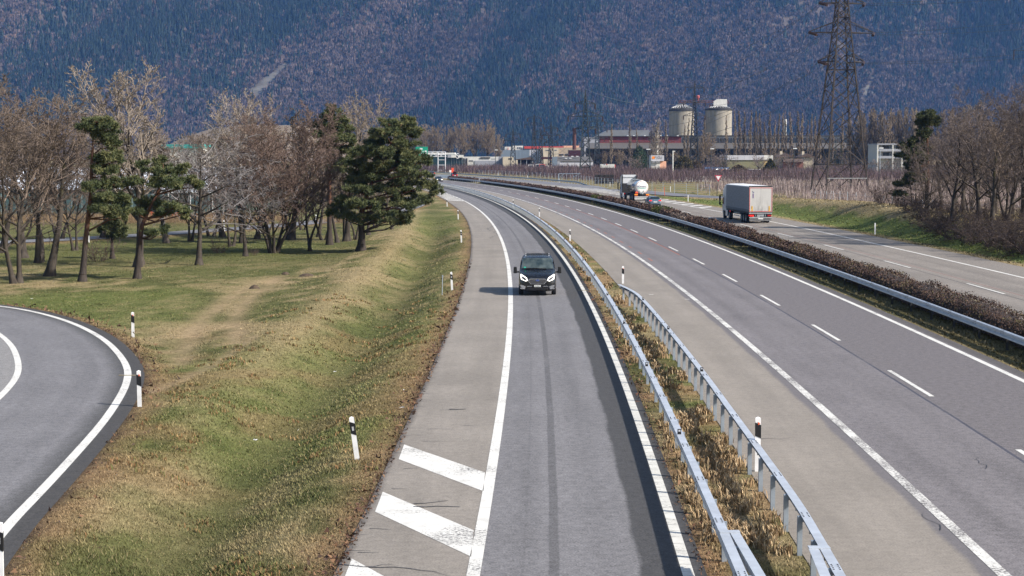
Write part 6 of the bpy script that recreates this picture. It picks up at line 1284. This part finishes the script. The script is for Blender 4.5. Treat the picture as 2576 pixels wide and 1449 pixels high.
tE = far_pylon(1360, 820, 322, [(332, 3.0), (340, 3.8), (352, 2.8)], 'short pylon just right of the thin dark one')
tF = far_pylon(1386, 780, 305, [(323, 3.0), (341, 4.0), (358, 3.0)], 'lattice pylon in front of the tan factory')
tG = far_pylon(1290.5, 780, 322, [(338, 3.2), (354, 4.2)], 'dark pylon above the blue grey shed')
tH = far_pylon(1746, 690, 206, [(222, 3.8), (258.5, 4.4), (292, 4.4)], 'tall dark pylon in front of the left silo', wb=4.0, r=.17)
PZ = far(2612, 400, 300)[0]; pz, tipsZ = pylon((PZ + 1.5, 300), 26, 4, 1.2, 20, [(zz(130, 300), 6.2), (zz(104, 300), 3)], GALV, 'pylon beyond the right frame edge, only an arm tip showing', .08)
WIRE = simple('power_wire', (.05, .055, .065), .6, var=.1); WIREL = simple('pale_power_wire', (.22, .24, .28), .5, var=.1)
def wire(a, b, sag, label, rad=.028, mat=WIRE):
    a = np.array(a); b = np.array(b); t_ = np.linspace(0, 1, 26); P = a + (b - a) * t_[:, None]; P[:, 2] -= sag * 4 * t_ * (1 - t_); rr = rad * np.clip(P[:, 1] / 300, 1, 3)
    S = np.array([(*P[i] - a, *P[i + 1] - a, rr[i], rr[i + 1], 0) for i in range(25)]); V, F = frusta(S, 4); o = np_mesh('power_line', V, F, mat); o.location = a; tag(o, label, 'power line', 'power lines between the pylons')
nm = ('top', 'top', 'middle', 'middle', 'lowest', 'lowest')
for k in range(6):
    wire(tipsA[k], tipsB[k], 7, 'power line from the %s %s arm of the huge pylon to the grey green pylon' % (nm[k], ('left', 'right')[k % 2]))
    wire(tipsA[k], (tipsA[k][0] + 70, tipsA[k][1] - 25, tipsA[k][2] + 6.5), 2.0, 'power line leaving the %s %s arm of the huge pylon towards the right edge' % (nm[k], ('left', 'right')[k % 2]))
for k in range(6): wire(tipsB[k], (tF + tD + tE)[k], 5, 'far power line running left from the grey green pylon, number %s from its top' % ('one', 'two', 'three', 'four', 'five', 'six')[k], .022)
wire((*P2, zz(225, 540)), far(2210, -20, 420), 14, 'pale earth wire swinging up from the grey green pylon tip to the upper right', .03, WIREL)
for k, (xa, ya, xb, yb) in enumerate(((1640, 190, 2060, 18), (1745, 222, 2070, 92), (1745, 260, 2075, 165))): wire(far(xa, ya, 640), far(xb, yb, 292), 3, '%s power line from the tall dark pylon to the huge pylon' % ('upper', 'middle', 'lower')[k])
LAMPH = simple('lamp_head_white', (.7, .71, .72), .4, var=.1)
def street_lamp(px, yt, Y, label, arm=.6):
    X, _, z = far(px, yt, Y); t = empty('street_lamp', (X, Y, 0), 0, label, 'street lamp', 'street lamps by the industrial estate'); part(t, 'pole', GALV if Y > 500 else STEELD, lambda mb: mb.tube((0, 0, -.1), (0, 0, z), .14, .10, 8)); part(t, 'lamp_head', LAMPH, lambda mb: mb.box((arm / 2, 0, z + .05), (1.3, .5, .28)), .05)
street_lamp(CX(1260), CY(466), 560, 'street lamp in front of the dark round conifer'); street_lamp(DX(350), DY(295), 560, 'street lamp beside the silver tank trailers'); street_lamp(DX(2305), DY(288), 560, 'street lamp in front of the beige houses'); street_lamp(A(1865, 0)[0], Yp(240), 700, 'street lamp in front of the white hall'); street_lamp(EX(1150), EY(490), 500, 'street lamp in front of the apartment block')
X, _, z = far(CX(1862), CY(495), 560); t = empty('utility_pole', (X, 560, 0), 0, 'white utility pole left of the brown conifer', 'pole'); part(t, 'pole', WH, lambda mb: mb.tube((0, 0, -.1), (0, 0, z), .22, .18, 8)); part(t, 'bracket', WH, lambda mb: mb.box((.3, 0, z - .2), (.9, .3, .3)))
# give way sign
x, y = 36.2, 306; t = empty('give_way_sign', (x + .7, y, 0), 0, 'red and white give way triangle on a thin pole behind the truck', 'road sign'); z = zz(446, y)
part(t, 'pole', GALV, lambda mb: mb.tube((-.2, 0, -.1), (0, 0, z + .3), .05, n=8)); tri = lambda s_: [(-.62 * s_, z + .36 * s_), (.62 * s_, z + .36 * s_), (0, z - .72 * s_)]
f_ = part(t, 'red_border', simple('sign_red', (.45, .03, .06), .4, var=.05), lambda mb: mb.prism(tri(1.05), -.10, -.07, 'y')); part(f_, 'white_face', WHITEP, lambda mb: mb.prism(tri(.68), -.115, -.09, 'y'))
# sign gantry far up the bend
Yg = 700; X = far(1111, 400, Yg)[0]; t = empty('sign_gantry', (X, Yg, 0), 0, 'white lattice sign gantry with green direction panel above the bend', 'gantry'); zt_ = zz(382, Yg); GW_ = simple('gantry_white', (.55, .56, .60), .5, .2, var=.1)
lad = lambda mb: ([mb.tube((sx, sy, -.1), (sx, sy, zt_), .16, n=6) for sx in (-1.5, 1.5) for sy in (-.8, .8)], [mb.tube((-1.5, sy, q), (1.5, sy, q), .12, n=6) for q in np.arange(1, zt_, 2.1) for sy in (-.8, .8)])
part(t, 'support', GW_, lad); part(t, 'beam', GW_, lambda mb: ([mb.tube((-14, sy, q), (1.6, sy, q), .14, n=6) for sy in (-.8, .8) for q in (zt_, zt_ - 1.9)], [mb.tube((q, -.8, zt_), (q, -.8, zt_ - 1.9), .10, n=6) for q in np.arange(-14, 1.6, 2.0)], [mb.tube((q, -.8, zt_), (q + 2, -.8, zt_ - 1.9), .08, n=6) for q in np.arange(-14, 1, 2.0)]))
sg = part(t, 'green_panel', simple('motorway_green', (.01, .26, .16), .4, var=.06), lambda mb: mb.box((-8.1, -1.1, zz(385, Yg)), (5.0, .12, zz(370, Yg) - zz(401, Yg))), .06)
lettering('St-Bernard\nMartigny', .85, WHITEP, sg, (-8.3, -1.18, zz(383, Yg)), (math.pi / 2, 0, 0)); part(sg, 'exit_disc', WHITEP, lambda mb: mb.box((-6.4, -1.18, zz(380.6, Yg)), (.7, .05, .5)).box((-6.4, -1.18, zz(385.2, Yg)), (.7, .05, .5)).box((-8.3, -1.18, zz(374.6, Yg)), (1.1, .05, .6)))
# movable barrier across the median far up the road
b = Bld('median_gate', 545, 1107, 'blue grey steel gate closing the median gap before the hedge', 'barrier'); x0, x1, z0, z1 = b.sz(1107, 1137, 437, 448); part(b.t, 'panel', STEELB, lambda mb: mb.box(((x0 + x1) / 2, 0, .35), (x1 - x0, .3, .7))); part(b.t, 'rails', STEELB, lambda mb: [mb.box(((x0 + x1) / 2, 0, 1.2), (x1 - x0, .2, .12))] + [mb.box((x0 + q * (x1 - x0) / 12, 0, .9), (.10, .12, .6)) for q in range(13)])
# white pipe frame by the field
Yf = 470; X = far(1405, 450, Yf)[0]; o = MB().tube((0, 0, -.1), (0, 0, 2.1), .09, n=6).tube((0, 0, 2.1), (6, 0, 2.15), .09, n=6).tube((0, 0, .9), (1.6, 0, 2.1), .05, n=6).tube((6, 0, 2.15), (4, 0, 1.2), .05, n=6).tube((.8, 0, -.1), (.8, 0, 1.2), .06, n=6).build('pipe_frame', STEELB); o.location = (X, Yf, 0); tag(o, 'white pipe frame standing in the field by the pylon', 'frame')
# wire fence along the orchard
fp = [at(1205, 441), at(1290, 446.5), at(1372, 452), at(1440, 458), at(1530, 471.5), at(1640, 483), at(1725, 488), at(1812, 493.5)]
FL = resample(np.array(fp), 6.0); t = empty('wire_fence', (FL[0, 0], FL[0, 1], 0), 0, 'grey wire fence with thin posts between road and orchard', 'fence'); t.location.z = 0
me = None
for p_ in FL[:99]:
    if me is None: o = MB().tube((0, 0, -.1), (0, 0, 2.0), .04, n=5).build('post', STEELD, t); me = o.data
    else: o = link('post', me, t)
    o.location = (p_[0] - FL[0, 0], p_[1] - FL[0, 1], 0)
part(t, 'mesh_wires', STEELD, lambda mb: [mb.tube((a[0] - FL[0, 0], a[1] - FL[0, 1], q), (c[0] - FL[0, 0], c[1] - FL[0, 1], q), .018, n=3, cap=False) for a, c in zip(FL[:-1], FL[1:]) for q in (.4, .8, 1.2, 1.6, 1.95)])
FL2 = resample(np.array([(46, 262), (44.5, 235), (48, 205), (50, 180)]), 3.6); t = empty('wire_fence', (FL2[0, 0], FL2[0, 1], 0), 0, 'thin fence posts along the crest of the grass bank', 'fence')
for p_ in FL2: o = link('post', me, t); o.location = (p_[0] - FL2[0, 0], p_[1] - FL2[0, 1], float(hground(np.array([p_[0]]), np.array([p_[1]]))[0]) - .15); o.rotation_euler = (0, .05 * math.sin(p_[1]), 0)
part(t, 'mesh_wires', STEELD, lambda mb: [mb.tube((a[0] - FL2[0, 0], a[1] - FL2[0, 1], q + float(hground(np.array([a[0]]), np.array([a[1]]))[0])), (c[0] - FL2[0, 0], c[1] - FL2[0, 1], q + float(hground(np.array([c[0]]), np.array([c[1]]))[0])), .015, n=3, cap=False) for a, c in zip(FL2[:-1], FL2[1:]) for q in (.5, 1.0, 1.5)])

# ------------------------------------------------------------------ far trees
GP_ = 'poplars in front of the cement works'
rn = random.Random(21)
for k, (px, yt) in enumerate([(1536, 312), (1584, 300), (1604, 322), (1677, 300), (1722, 312), (1729, 296), (1769, 290), (1826, 290), (1850, 279), (1862, 279), (1873, 281), (1886, 278), (1897, 279), (1904, 300), (1913, 284), (1926, 305), (1937, 280), (1947, 302), (1956, 285), (1967, 283), (1976, 292), (1991, 281), (2009, 279), (2016, 284), (2028, 302), (2038, 286), (2050, 292), (2062, 300), (2095, 300), (2118, 282), (2132, 276)]):
    x_ = ('leftmost slim poplar, by the maroon storey' if k == 0 else 'slim leafless poplar in the row before the cement works')
    tree('poplar', px, 0, x_, None if k == 0 else GP_, Y=800 + rn.uniform(-20, 20), ytop=yt, rz=k, wx=rn.uniform(.85, 1.2), name='poplar', cat='poplar')
for k, (px, yt) in enumerate([(2152, 288), (2178, 276), (2206, 270), (2232, 272), (2262, 268), (2292, 270), (2318, 272), (2345, 276), (2385, 268), (2420, 262)]):
    tree('broad', px, 0, 'broad leafless poplar in the tall row above the apartment block', 'broad poplars above the apartment block', Y=740 + rn.uniform(-15, 15), ytop=yt, rz=k * 1.3, wx=rn.uniform(.85, 1.05), name='poplar', cat='poplar')
for k, (px, yt, l) in enumerate([(1066, 303, 'leftmost big leafless tree behind the sign gantry'), (1096, 306, 'big leafless tree directly above the sign gantry'), (1128, 312, 'pale big leafless tree right of the gantry'), (1162, 300, 'big leafless tree above the showroom'), (1196, 297, 'big dark limbed leafless tree above the white hall, left of its pair'), (1226, 299, 'big dark limbed leafless tree above the white hall, right of its pair'), (1252, 330, 'tan leafless tree at the right end of the big tree group'), (1030, 305, 'big leafless tree half hidden behind the large pine'), (1000, 300, 'big leafless tree behind the crown of the large pine')]):
    tree('big', px, 0, l, 'big leafless trees behind the white hall', Y=860 + rn.uniform(-15, 15), ytop=yt, rz=k * 2.1, wx=1.0 if k != 6 else .8)
for k, (px, yt) in enumerate([(830, 300), (760, 296), (700, 290), (640, 300), (560, 292), (480, 300), (400, 290), (300, 292), (200, 285), (90, 290), (30, 284), (920, 300)]): tree('big', px, 0, 'hazy leafless tree in the tree belt far behind the grove', 'far tree belt behind the grove', Y=700 + rn.uniform(-30, 30), ytop=yt + 25, rz=k * 1.1)
tree('pale_far', 1644, 0, 'pale whitish leafless tree in front of the maroon storey', None, Y=690, ytop=295, rz=1.0)
for k, (px, yt, l) in enumerate([(1780, 325, 'leafless bushy tree in front of the right silo'), (1760, 345, 'leafless tree between the two silos'), (1700, 378, 'leafless small tree above the brown conifer'), (1560, 372, 'leafless tree at the dark wall left of the round conifer'), (1520, 380, 'leafless tree beside the grey green pylon')]): tree('big', px, 0, l, None, Y=720 + 5 * k, ytop=yt, rz=k)
for k, (px, yt, Y, l) in enumerate([(1597, 388, 590, 'small round leafless tree in front of the dark conifer'), (1828, 378, 570, 'small leafless tree at the left corner of the olive hall'), (1911, 384, 570, 'small leafless tree at the right part of the olive hall'), (1950, 380, 610, 'leafless tree between the olive hall and the houses'), (1800, 385, 590, 'leafless tree above the silver tank trailers'), (1720, 390, 600, 'leafless tree behind the brown conifer'), (2075, 392, 520, 'leafless fruit tree behind the huge pylon, left'), (2130, 392, 520, 'leafless fruit tree behind the huge pylon, right'), (2180, 398, 510, 'leafless fruit tree left of the apartment block'), (2222, 396, 500, 'leafless bush below the apartment block balconies'), (2258, 396, 500, 'leafless bush at the right of the apartment block'), (1990, 392, 600, 'leafless fruit tree in front of the first beige house'), (2040, 390, 600, 'leafless fruit tree in front of the second beige house')]): tree('fruit', px, 0, l, None, Y=Y, ytop=yt, rz=k * 1.4, wx=1.25)
for k in range(16): tree('fruit', 1515 + k * 47 + rn.uniform(-12, 12), 0, 'dark leafless scrub tree along the foot of the cement works', 'scrub along the cement works', Y=800 + rn.uniform(-10, 20), ytop=rn.uniform(368, 392), rz=k, wx=1.9, twig=TW_D)
# evergreen shrubs out in the orchard
def evergreen(xa, xb, yt, yb, Y, cols, label, cone=0.0, n=2600, name='conifer_shrub', cat='shrub'):
    a = far(xa, yt, Y); c = far(xb, yb, Y); r = (c[0] - a[0]) / 2; h = a[2]; rs = np.random.RandomState(int(xa)); t = empty(name, ((a[0] + c[0]) / 2, Y + r, 0), 0, label, cat)
    z = rs.rand(n); prof = np.clip((1 - z) ** (.5 + cone) * (.35 + 1.1 * np.minimum(z * 3, 1)), 0, 1) if cone else np.sqrt(np.clip(1 - (2 * np.clip(z, .02, 1) - .85) ** 2 / 1.32, 0, 1))
    an = rs.rand(n) * 6.283; lump = .8 + .35 * vnoise(an * 2.2, z * 5, 3) + .08 * rs.randn(n); rr = r * prof * lump * (1 - .25 * rs.rand(n) ** 2)
    C = np.stack([rr * np.cos(an), rr * np.sin(an), h * z * (.94 + .1 * rs.rand(n))], 1); s = (.35 * r * (.4 + .5 * rs.rand(n)) / 2.2)[:, None]
    up = np.stack([np.cos(an) * .5, np.sin(an) * .5, np.ones(n)], 1) + rs.randn(n, 3) * .35; sd_ = np.cross(up, rs.randn(n, 3)); sd_ /= np.linalg.norm(sd_, axis=1)[:, None]
    V = np.stack([C - sd_ * s * .5, C + sd_ * s * .5, C + up * s * 1.3], 1).reshape(-1, 3); cc = np.array(cols)[rs.randint(0, len(cols), n)] * (.6 + .8 * rs.rand(n))[:, None]
    np_mesh('foliage', V, np.arange(3 * n).reshape(-1, 3), NEED, t, np.repeat(cc, 3, 0)); part(t, 'trunk', BK, lambda mb: mb.tube((0, 0, -.2), (0, 0, h * .7), .25, .08, 7)); return t
OLB = [(.075, .06, .024), (.055, .05, .022), (.10, .075, .03)]; DGN = [(.022, .04, .02), (.03, .055, .025), (.04, .06, .03)]
evergreen(1697, 1745, 396, 441, 560, OLB, 'big olive brown conifer bush in the orchard'); evergreen(1738, 1768, 405, 441, 570, [(.12, .085, .05), (.09, .065, .04)], 'tan leafy bush leaning on the olive brown conifer'); evergreen(1840, 1881, 417, 447, 520, [(.12, .09, .055), (.09, .07, .04), (.14, .1, .06)], 'round tan brown bush right of the give way sign')
evergreen(1920, 1962, 402, 441, 540, [(.05, .048, .018), (.035, .038, .016), (.075, .065, .022)], 'dark olive conical conifer beside the olive hall', .35); evergreen(1592, 1628, 369, 400, 610, DGN, 'dark green round topped pine near the white office', n=1600); evergreen(1598, 1632, 384, 418, 605, DGN, 'lower dark green bush under the round topped pine', n=1400)
for k, px in enumerate((2089, 2103, 2117)): evergreen(px - 5, px + 6, 350 + 6 * k, 405, 700, DGN, ('dark narrow cypress seen through the huge pylon, left', 'dark narrow cypress seen through the huge pylon, middle', 'dark narrow cypress seen through the huge pylon, right')[k], .5, 900, 'cypress', 'tree')
hx0, hx1 = far(1961, 440, 500)[0], far(2052, 440, 500)[0]; nq = 3000; rs = np.random.RandomState(4)
C = np.stack([rs.rand(nq) * (hx1 - hx0), rs.rand(nq) * 1.2, rs.rand(nq) * 1.5], 1); s = (.12 + .15 * rs.rand(nq))[:, None]; d1 = rs.randn(nq, 3); d2 = rs.randn(nq, 3)
V = np.stack([C - d1 * s, C + d2 * s, C + d1 * s], 1).reshape(-1, 3); o = np_mesh('hedge', V, np.arange(3 * nq).reshape(-1, 3), NEED, None, np.repeat(np.array([(.07, .085, .02), (.05, .06, .02)])[rs.randint(0, 2, nq)], 3, 0)); o.location = (hx0, 500, 0); tag(o, 'low bright green hedge at the far side of the orchard', 'hedge')

# ------------------------------------------------------------------ orchards and dry reeds (uncountable)
def sprays(name, X, Y, H, per, cols, wmul=1.0, lean=.22, zf=0.0, wk=.00020, rows=None):
    rs = np.random.RandomState(len(X)); n = len(X); k = n * per; x = np.repeat(X, per) + rs.randn(k) * .25; y = np.repeat(Y, per) + rs.randn(k) * .3; h = np.repeat(H, per)
    z0 = h * rs.rand(k) * .55; L = h * (.35 + .4 * rs.rand(k)); a = rs.rand(k) * 6.283; w_ = np.clip(np.repeat(Y, per) * wk, .02, .2) * wmul * (.6 + .8 * rs.rand(k))
    dx = np.cos(a) * lean * L * 2 * rs.rand(k); dy = np.sin(a) * lean * L; b = a + 1.57; px = np.cos(b) * w_ / 2; py = np.sin(b) * w_ / 2
    base = np.stack([x, y, z0 + zf], 1); top = np.stack([x + dx, y + dy, z0 + L + zf], 1); off = np.stack([px, py * .3, 0 * px], 1)
    V = np.stack([base - off, base + off, top + off * .35, top - off * .35], 1).reshape(-1, 3); c = np.array(cols)[rs.randint(0, len(cols), k)] * (.7 + .6 * rs.rand(k))[:, None]
    return tag(np_mesh(name, V, np.arange(4 * k).reshape(-1, 4), TWT, None, np.repeat(c, 4, 0)), kind='stuff')
TWT = m_tint('twig_tint', .9, .15, 2)
rs = np.random.RandomState(31)
def onside(x, y): return roadgap(x, y) > 6
# near plantation: poles and pruned shoots
X, Y = [], []
for r_ in np.arange(205, 346, 3.0):
    x = np.arange(20, 130, .8) + rs.rand() * .8; y = np.full(x.shape, r_) + .12 * (x - 40) ; X.append(x); Y.append(y)
X = np.concatenate(X); Y = np.concatenate(Y); t_ = X - (B0(Y) + 32.1); m = onside(X, Y) & (t_ > 14) & (X < .33 * Y + 12) & ~((X > 15) & (X < 55) & (Y > 365)); X, Y = X[m], Y[m]
d_, sd_ = pdist(X, Y, ON[::2]); m = (d_ > 11) & ((Y < 285) | (X > 30)); X, Y = X[m], Y[m]
sprays('orchard_near', X, Y, 1.9 + .8 * rs.rand(len(X)), 14, [(.26, .20, .19), (.17, .13, .125), (.42, .35, .33), (.11, .083, .083)], 1.1)
X, Y = [], []
for r_ in np.r_[np.arange(425, 520, 5.0), np.arange(520, 760, 9.0)]: x = np.arange(-60, 250, 1.1) + rs.rand(); X.append(x); Y.append(np.full(x.shape, r_) + rs.randn(len(x)) * .4)
X = np.concatenate(X); Y = np.concatenate(Y); m = onside(X, Y) & (X - B0(np.clip(Y, 10, 760)) > 50) & (X < .33 * Y) & (X > -.10 * Y) & (roadgap(X, Y) > 9); X, Y = X[m], Y[m]
sprays('orchard_far', X, Y, 2.3 + 1.1 * rs.rand(len(X)), 12, [(.11, .072, .08), (.075, .05, .058), (.16, .12, .12), (.055, .045, .045)], 1.0, .3)
# reeds behind the meadow
x, y = [], []
for _ in range(5200):
    a = rs.rand(); b = rs.rand(); xx = -64 + 52 * a; yy = 180 + 8 * b - .0 * a; x.append(xx); y.append(yy)
X, Y = np.array(x), np.array(y); m = roadgap(X, Y) > .6; sprays('dry_reeds', X[m], Y[m], .7 + .6 * rs.rand(m.sum()), 4, [(.24, .165, .10), (.18, .12, .075), (.29, .21, .13)], .9, .12, 0.0)
# ------------------------------------------------------------------ grass blades
GRM = m_tint('grass_blades', .8, .12, 5, .12)
def grass(name, n, ya_, yb_, xmask, hmin, hmax, per=3, seed=1, wpx=.00040, cf=1.0, colmix=None):
    rs = np.random.RandomState(seed); y = 1 / (1 / ya_ + rs.rand(n) * (1 / yb_ - 1 / ya_)); x = (rs.rand(n) * 2 - 1) * (.31 * y + 1.5)
    m = xmask(x, y); x, y = x[m], y[m]; g = roadgap(x, y); m = g > .03; x, y, g = x[m], y[m], g[m]
    c, tr = gcol(x, y, g); z = hground(x, y, g) - .07 * tr; n = len(x)
    cl = fbm(x * 1.3, y * 1.3, 55, 3)
    H = (hmin + (hmax - hmin) * np.clip(cl * 1.1 - .1, 0, 1)) * (.4 + 1.0 * rs.rand(n)) * (1 - .7 * tr) * (.55 + .45 * sstep(0, .5, g))
    k = n * per; X, Y, Z, H = [np.repeat(v, per) for v in (x, y, z, H)]; C = np.repeat(c, per, 0)
    X = X + rs.randn(k) * .03 * (1 + Y / 60); Y = Y + rs.randn(k) * .03 * (1 + Y / 60); a = rs.rand(k) * 6.283; le = H * (.5 + 1.4 * rs.rand(k)); w_ = Y * wpx * (.6 + .8 * rs.rand(k))
    b = a + 1.2 + rs.rand(k); bx = np.cos(b) * w_; by = np.sin(b) * w_
    V = np.stack([np.stack([X - bx, Y - by, Z - .02], 1), np.stack([X + bx, Y + by, Z - .02], 1), np.stack([X + np.cos(a) * le, Y + np.sin(a) * le, Z + H], 1)], 1).reshape(-1, 3)
    j = rs.rand(k); C = C * (.48 + 1.0 * j)[:, None] * cf; st_ = (rs.rand(k) < .16)[:, None]; C = np.where(st_, C * .4 + STRAW * .75, C)
    tag(np_mesh(name, V, np.arange(3 * k).reshape(-1, 3), GRM, None, np.repeat(C, 3, 0)), kind='stuff')
yc_ = lambda y: np.clip(y, 10, 760)
grass('meadow_grass', 380000, 25, 200, lambda x, y: (x < shL(yc_(y))), .015, .065, 3, 1, .00027)
grass('dry_strip_grass', 60000, 25, 190, lambda x, y: (x > rampE(yc_(y))) & (x < hwE(yc_(y)) + .1), .03, .15, 4, 2, .00034)
grass('median_grass', 50000, 52, 320, lambda x, y: (x > hwRE(yc_(y))) & (x < B0(yc_(y)) + 18.2), .05, .15, 3, 3)
grass('verge_grass', 60000, 105, 330, lambda x, y: (x > c2RE(yc_(y))) & (x < c2RE(yc_(y)) + 22), .04, .14, 3, 4)
# taller dead tussocks between the guardrails and along the ditch
def tussocks(name, pts, h, per, cols, wd=.012, lean=.6, seed=3):
    rs = np.random.RandomState(seed); P = np.repeat(np.array(pts), per, 0); k = len(P); a = rs.rand(k) * 6.283; H = h * (.5 + .7 * rs.rand(k)); le = H * lean * (.3 + rs.rand(k))
    x = P[:, 0] + rs.randn(k) * .09; y = P[:, 1] + rs.randn(k) * .09; z = hground(x, y); b = a + 1.57; w_ = wd * np.clip(P[:, 1] / 35, 1, 3)
    p0 = np.stack([x, y, z], 1); p1 = np.stack([x + np.cos(a) * le * .4, y + np.sin(a) * le * .4, z + H * .75], 1); p2 = np.stack([x + np.cos(a) * le * 1.2, y + np.sin(a) * le * 1.2, z + H], 1); o = np.stack([np.cos(b), np.sin(b), 0 * b], 1) * w_[:, None]
    V = np.stack([p0 - o, p0 + o, p1 + o * .8, p1 - o * .8, p1 - o * .8, p1 + o * .8, p2 + o * .1, p2 - o * .1], 1).reshape(-1, 3)
    C = np.array(cols)[rs.randint(0, len(cols), k)] * (.65 + .7 * rs.rand(k))[:, None]
    tag(np_mesh(name, V, np.arange(8 * k).reshape(-1, 4), GRM, None, np.repeat(C, 8, 0)), kind='stuff')
rs = np.random.RandomState(77); pts = []
while len(pts) < 300:
    y = 1 / (1 / 26 + rs.rand() * (1 / 150 - 1 / 26)); a, b = float(gr1(y)) - .1, float(hwE(y)) - .15; x = a + rs.rand() * (b - a)
    if vnoise(np.array([x * .9]), np.array([y * .35]), 91)[0] > .42 and roadgap(np.array([x]), np.array([y]))[0] > .15: pts.append((x, y))
tussocks('dead_tussocks', pts, .2, 26, [(.34, .245, .145), (.26, .175, .10), (.42, .32, .20), (.18, .125, .07)])
pts = []
while len(pts) < 420:
    y = 1 / (1 / 27 + rs.rand() * (1 / 90 - 1 / 27)); x = float(shL(y)) - rs.rand() * 9
    if vnoise(np.array([x * .6]), np.array([y * .6]), 95)[0] > .6 and roadgap(np.array([x]), np.array([y]))[0] > .25 and (x > -11 + .0 * y): pts.append((x, y))
tussocks('meadow_tussocks', pts, .09, 14, [(.25, .175, .085), (.17, .125, .06), (.10, .11, .035), (.19, .105, .05)], .010, .8)
# leaf litter and soil crumbs along the kerbs, and scraps of paper
k = 5200; y = 1 / (1 / 25 + rs.rand(k) * (1 / 120 - 1 / 25)); sd_ = rs.rand(k); x = np.where(sd_ < .5, shL(y) - np.abs(rs.randn(k)) * .35 + .12, np.where(sd_ < .75, rampE(y) + np.abs(rs.randn(k)) * .3 - .1, 0)); i_ = rs.randint(0, len(LO), k); q = LO[i_] + LN[i_] * (.55 + np.abs(rs.randn(k, 1)) * .5); x = np.where(sd_ < .75, x, q[:, 0]); y = np.where(sd_ < .75, y, q[:, 1])
z = np.maximum(hground(x, y), .0) + .015; s = (.016 + .02 * rs.rand(k)) * np.clip(y / 40, 1, 2); d1 = rs.randn(k, 3) * s[:, None]; d2 = rs.randn(k, 3) * s[:, None]; C = np.stack([x, y, z], 1)
V = np.stack([C - d1, C + d2, C + d1], 1).reshape(-1, 3); tag(np_mesh('leaf_litter', V, np.arange(3 * k).reshape(-1, 3), GRM, None, np.repeat(np.array([(.10, .055, .04), (.06, .04, .032), (.17, .10, .06)])[rs.randint(0, 3, k)], 3, 0)), kind='stuff')
PAP = simple('scrap_paper', (.7, .7, .7), .7, var=.1)
for px, py, l in ((838, 883, 'crumpled white paper scrap on the ditch slope, upper of two close together'), (842, 892, 'white paper scrap just below the crumpled one'), (752, 1027, 'white paper scrap in the grass left of the leaning delineator'), (642, 1060, 'small white scrap in the meadow left of the ditch'), (1020, 987, 'white scrap at the shoulder edge beside the cracks'), (1010, 1030, 'second white scrap at the shoulder edge'), (80, 745, 'white scrap in the grass above the loop road')):
    x, y = at(px, py); z = float(hground(np.array([x]), np.array([y]))[0]); r = random.Random(px); P = [(r.uniform(-.09, .09), r.uniform(-.09, .09), .04 + r.uniform(0, .09)) for _ in range(5)]
    mb = MB(); mb.add(P, [(0, 1, 2), (0, 2, 3), (1, 2, 4), (2, 3, 4), (0, 1, 4)]); o = mb.build('paper_scrap', PAP); o.location = (x, y, z + .02); tag(o, l, 'litter')
for px, py, l in ((772, 686, 'large dark molehill on the meadow near the rut'), (718, 680, 'small molehill left of the large one'), (640, 712, 'molehill at the bend of the wheel ruts')):
    x, y = at(px, py); z = float(hground(np.array([x]), np.array([y]))[0]); mb = MB(); rr = .45 if px == 772 else .25; mb.lathe([(rr * 1.3, -.05), (rr, .04), (rr * .6, .13), (.02, .17)], 12); o = mb.build('molehill', simple('dug_soil', (.07, .05, .035), .95, var=.5, scale=9, bump=.8), None, True); o.location = (x, y, z); tag(o, l, 'molehill')
# ------------------------------------------------------------------ haze over the valley
hz = MB().box((0, 1950, 360), (7000, 4500, 726)).build('haze', (m_ := bpy.data.materials.new('valley_haze'))); hz['kind'] = 'stuff'
m_.use_nodes = True; n_ = m_.node_tree; n_.nodes.clear(); ou = n_.nodes.new('ShaderNodeOutputMaterial'); vo = n_.nodes.new('ShaderNodeVolumePrincipled')
vo.inputs['Color'].default_value = (.17, .40, .97, 1); vo.inputs['Density'].default_value = .000055; vo.inputs['Anisotropy'].default_value = 0.1
n_.links.new(vo.outputs[0], ou.inputs['Volume'])
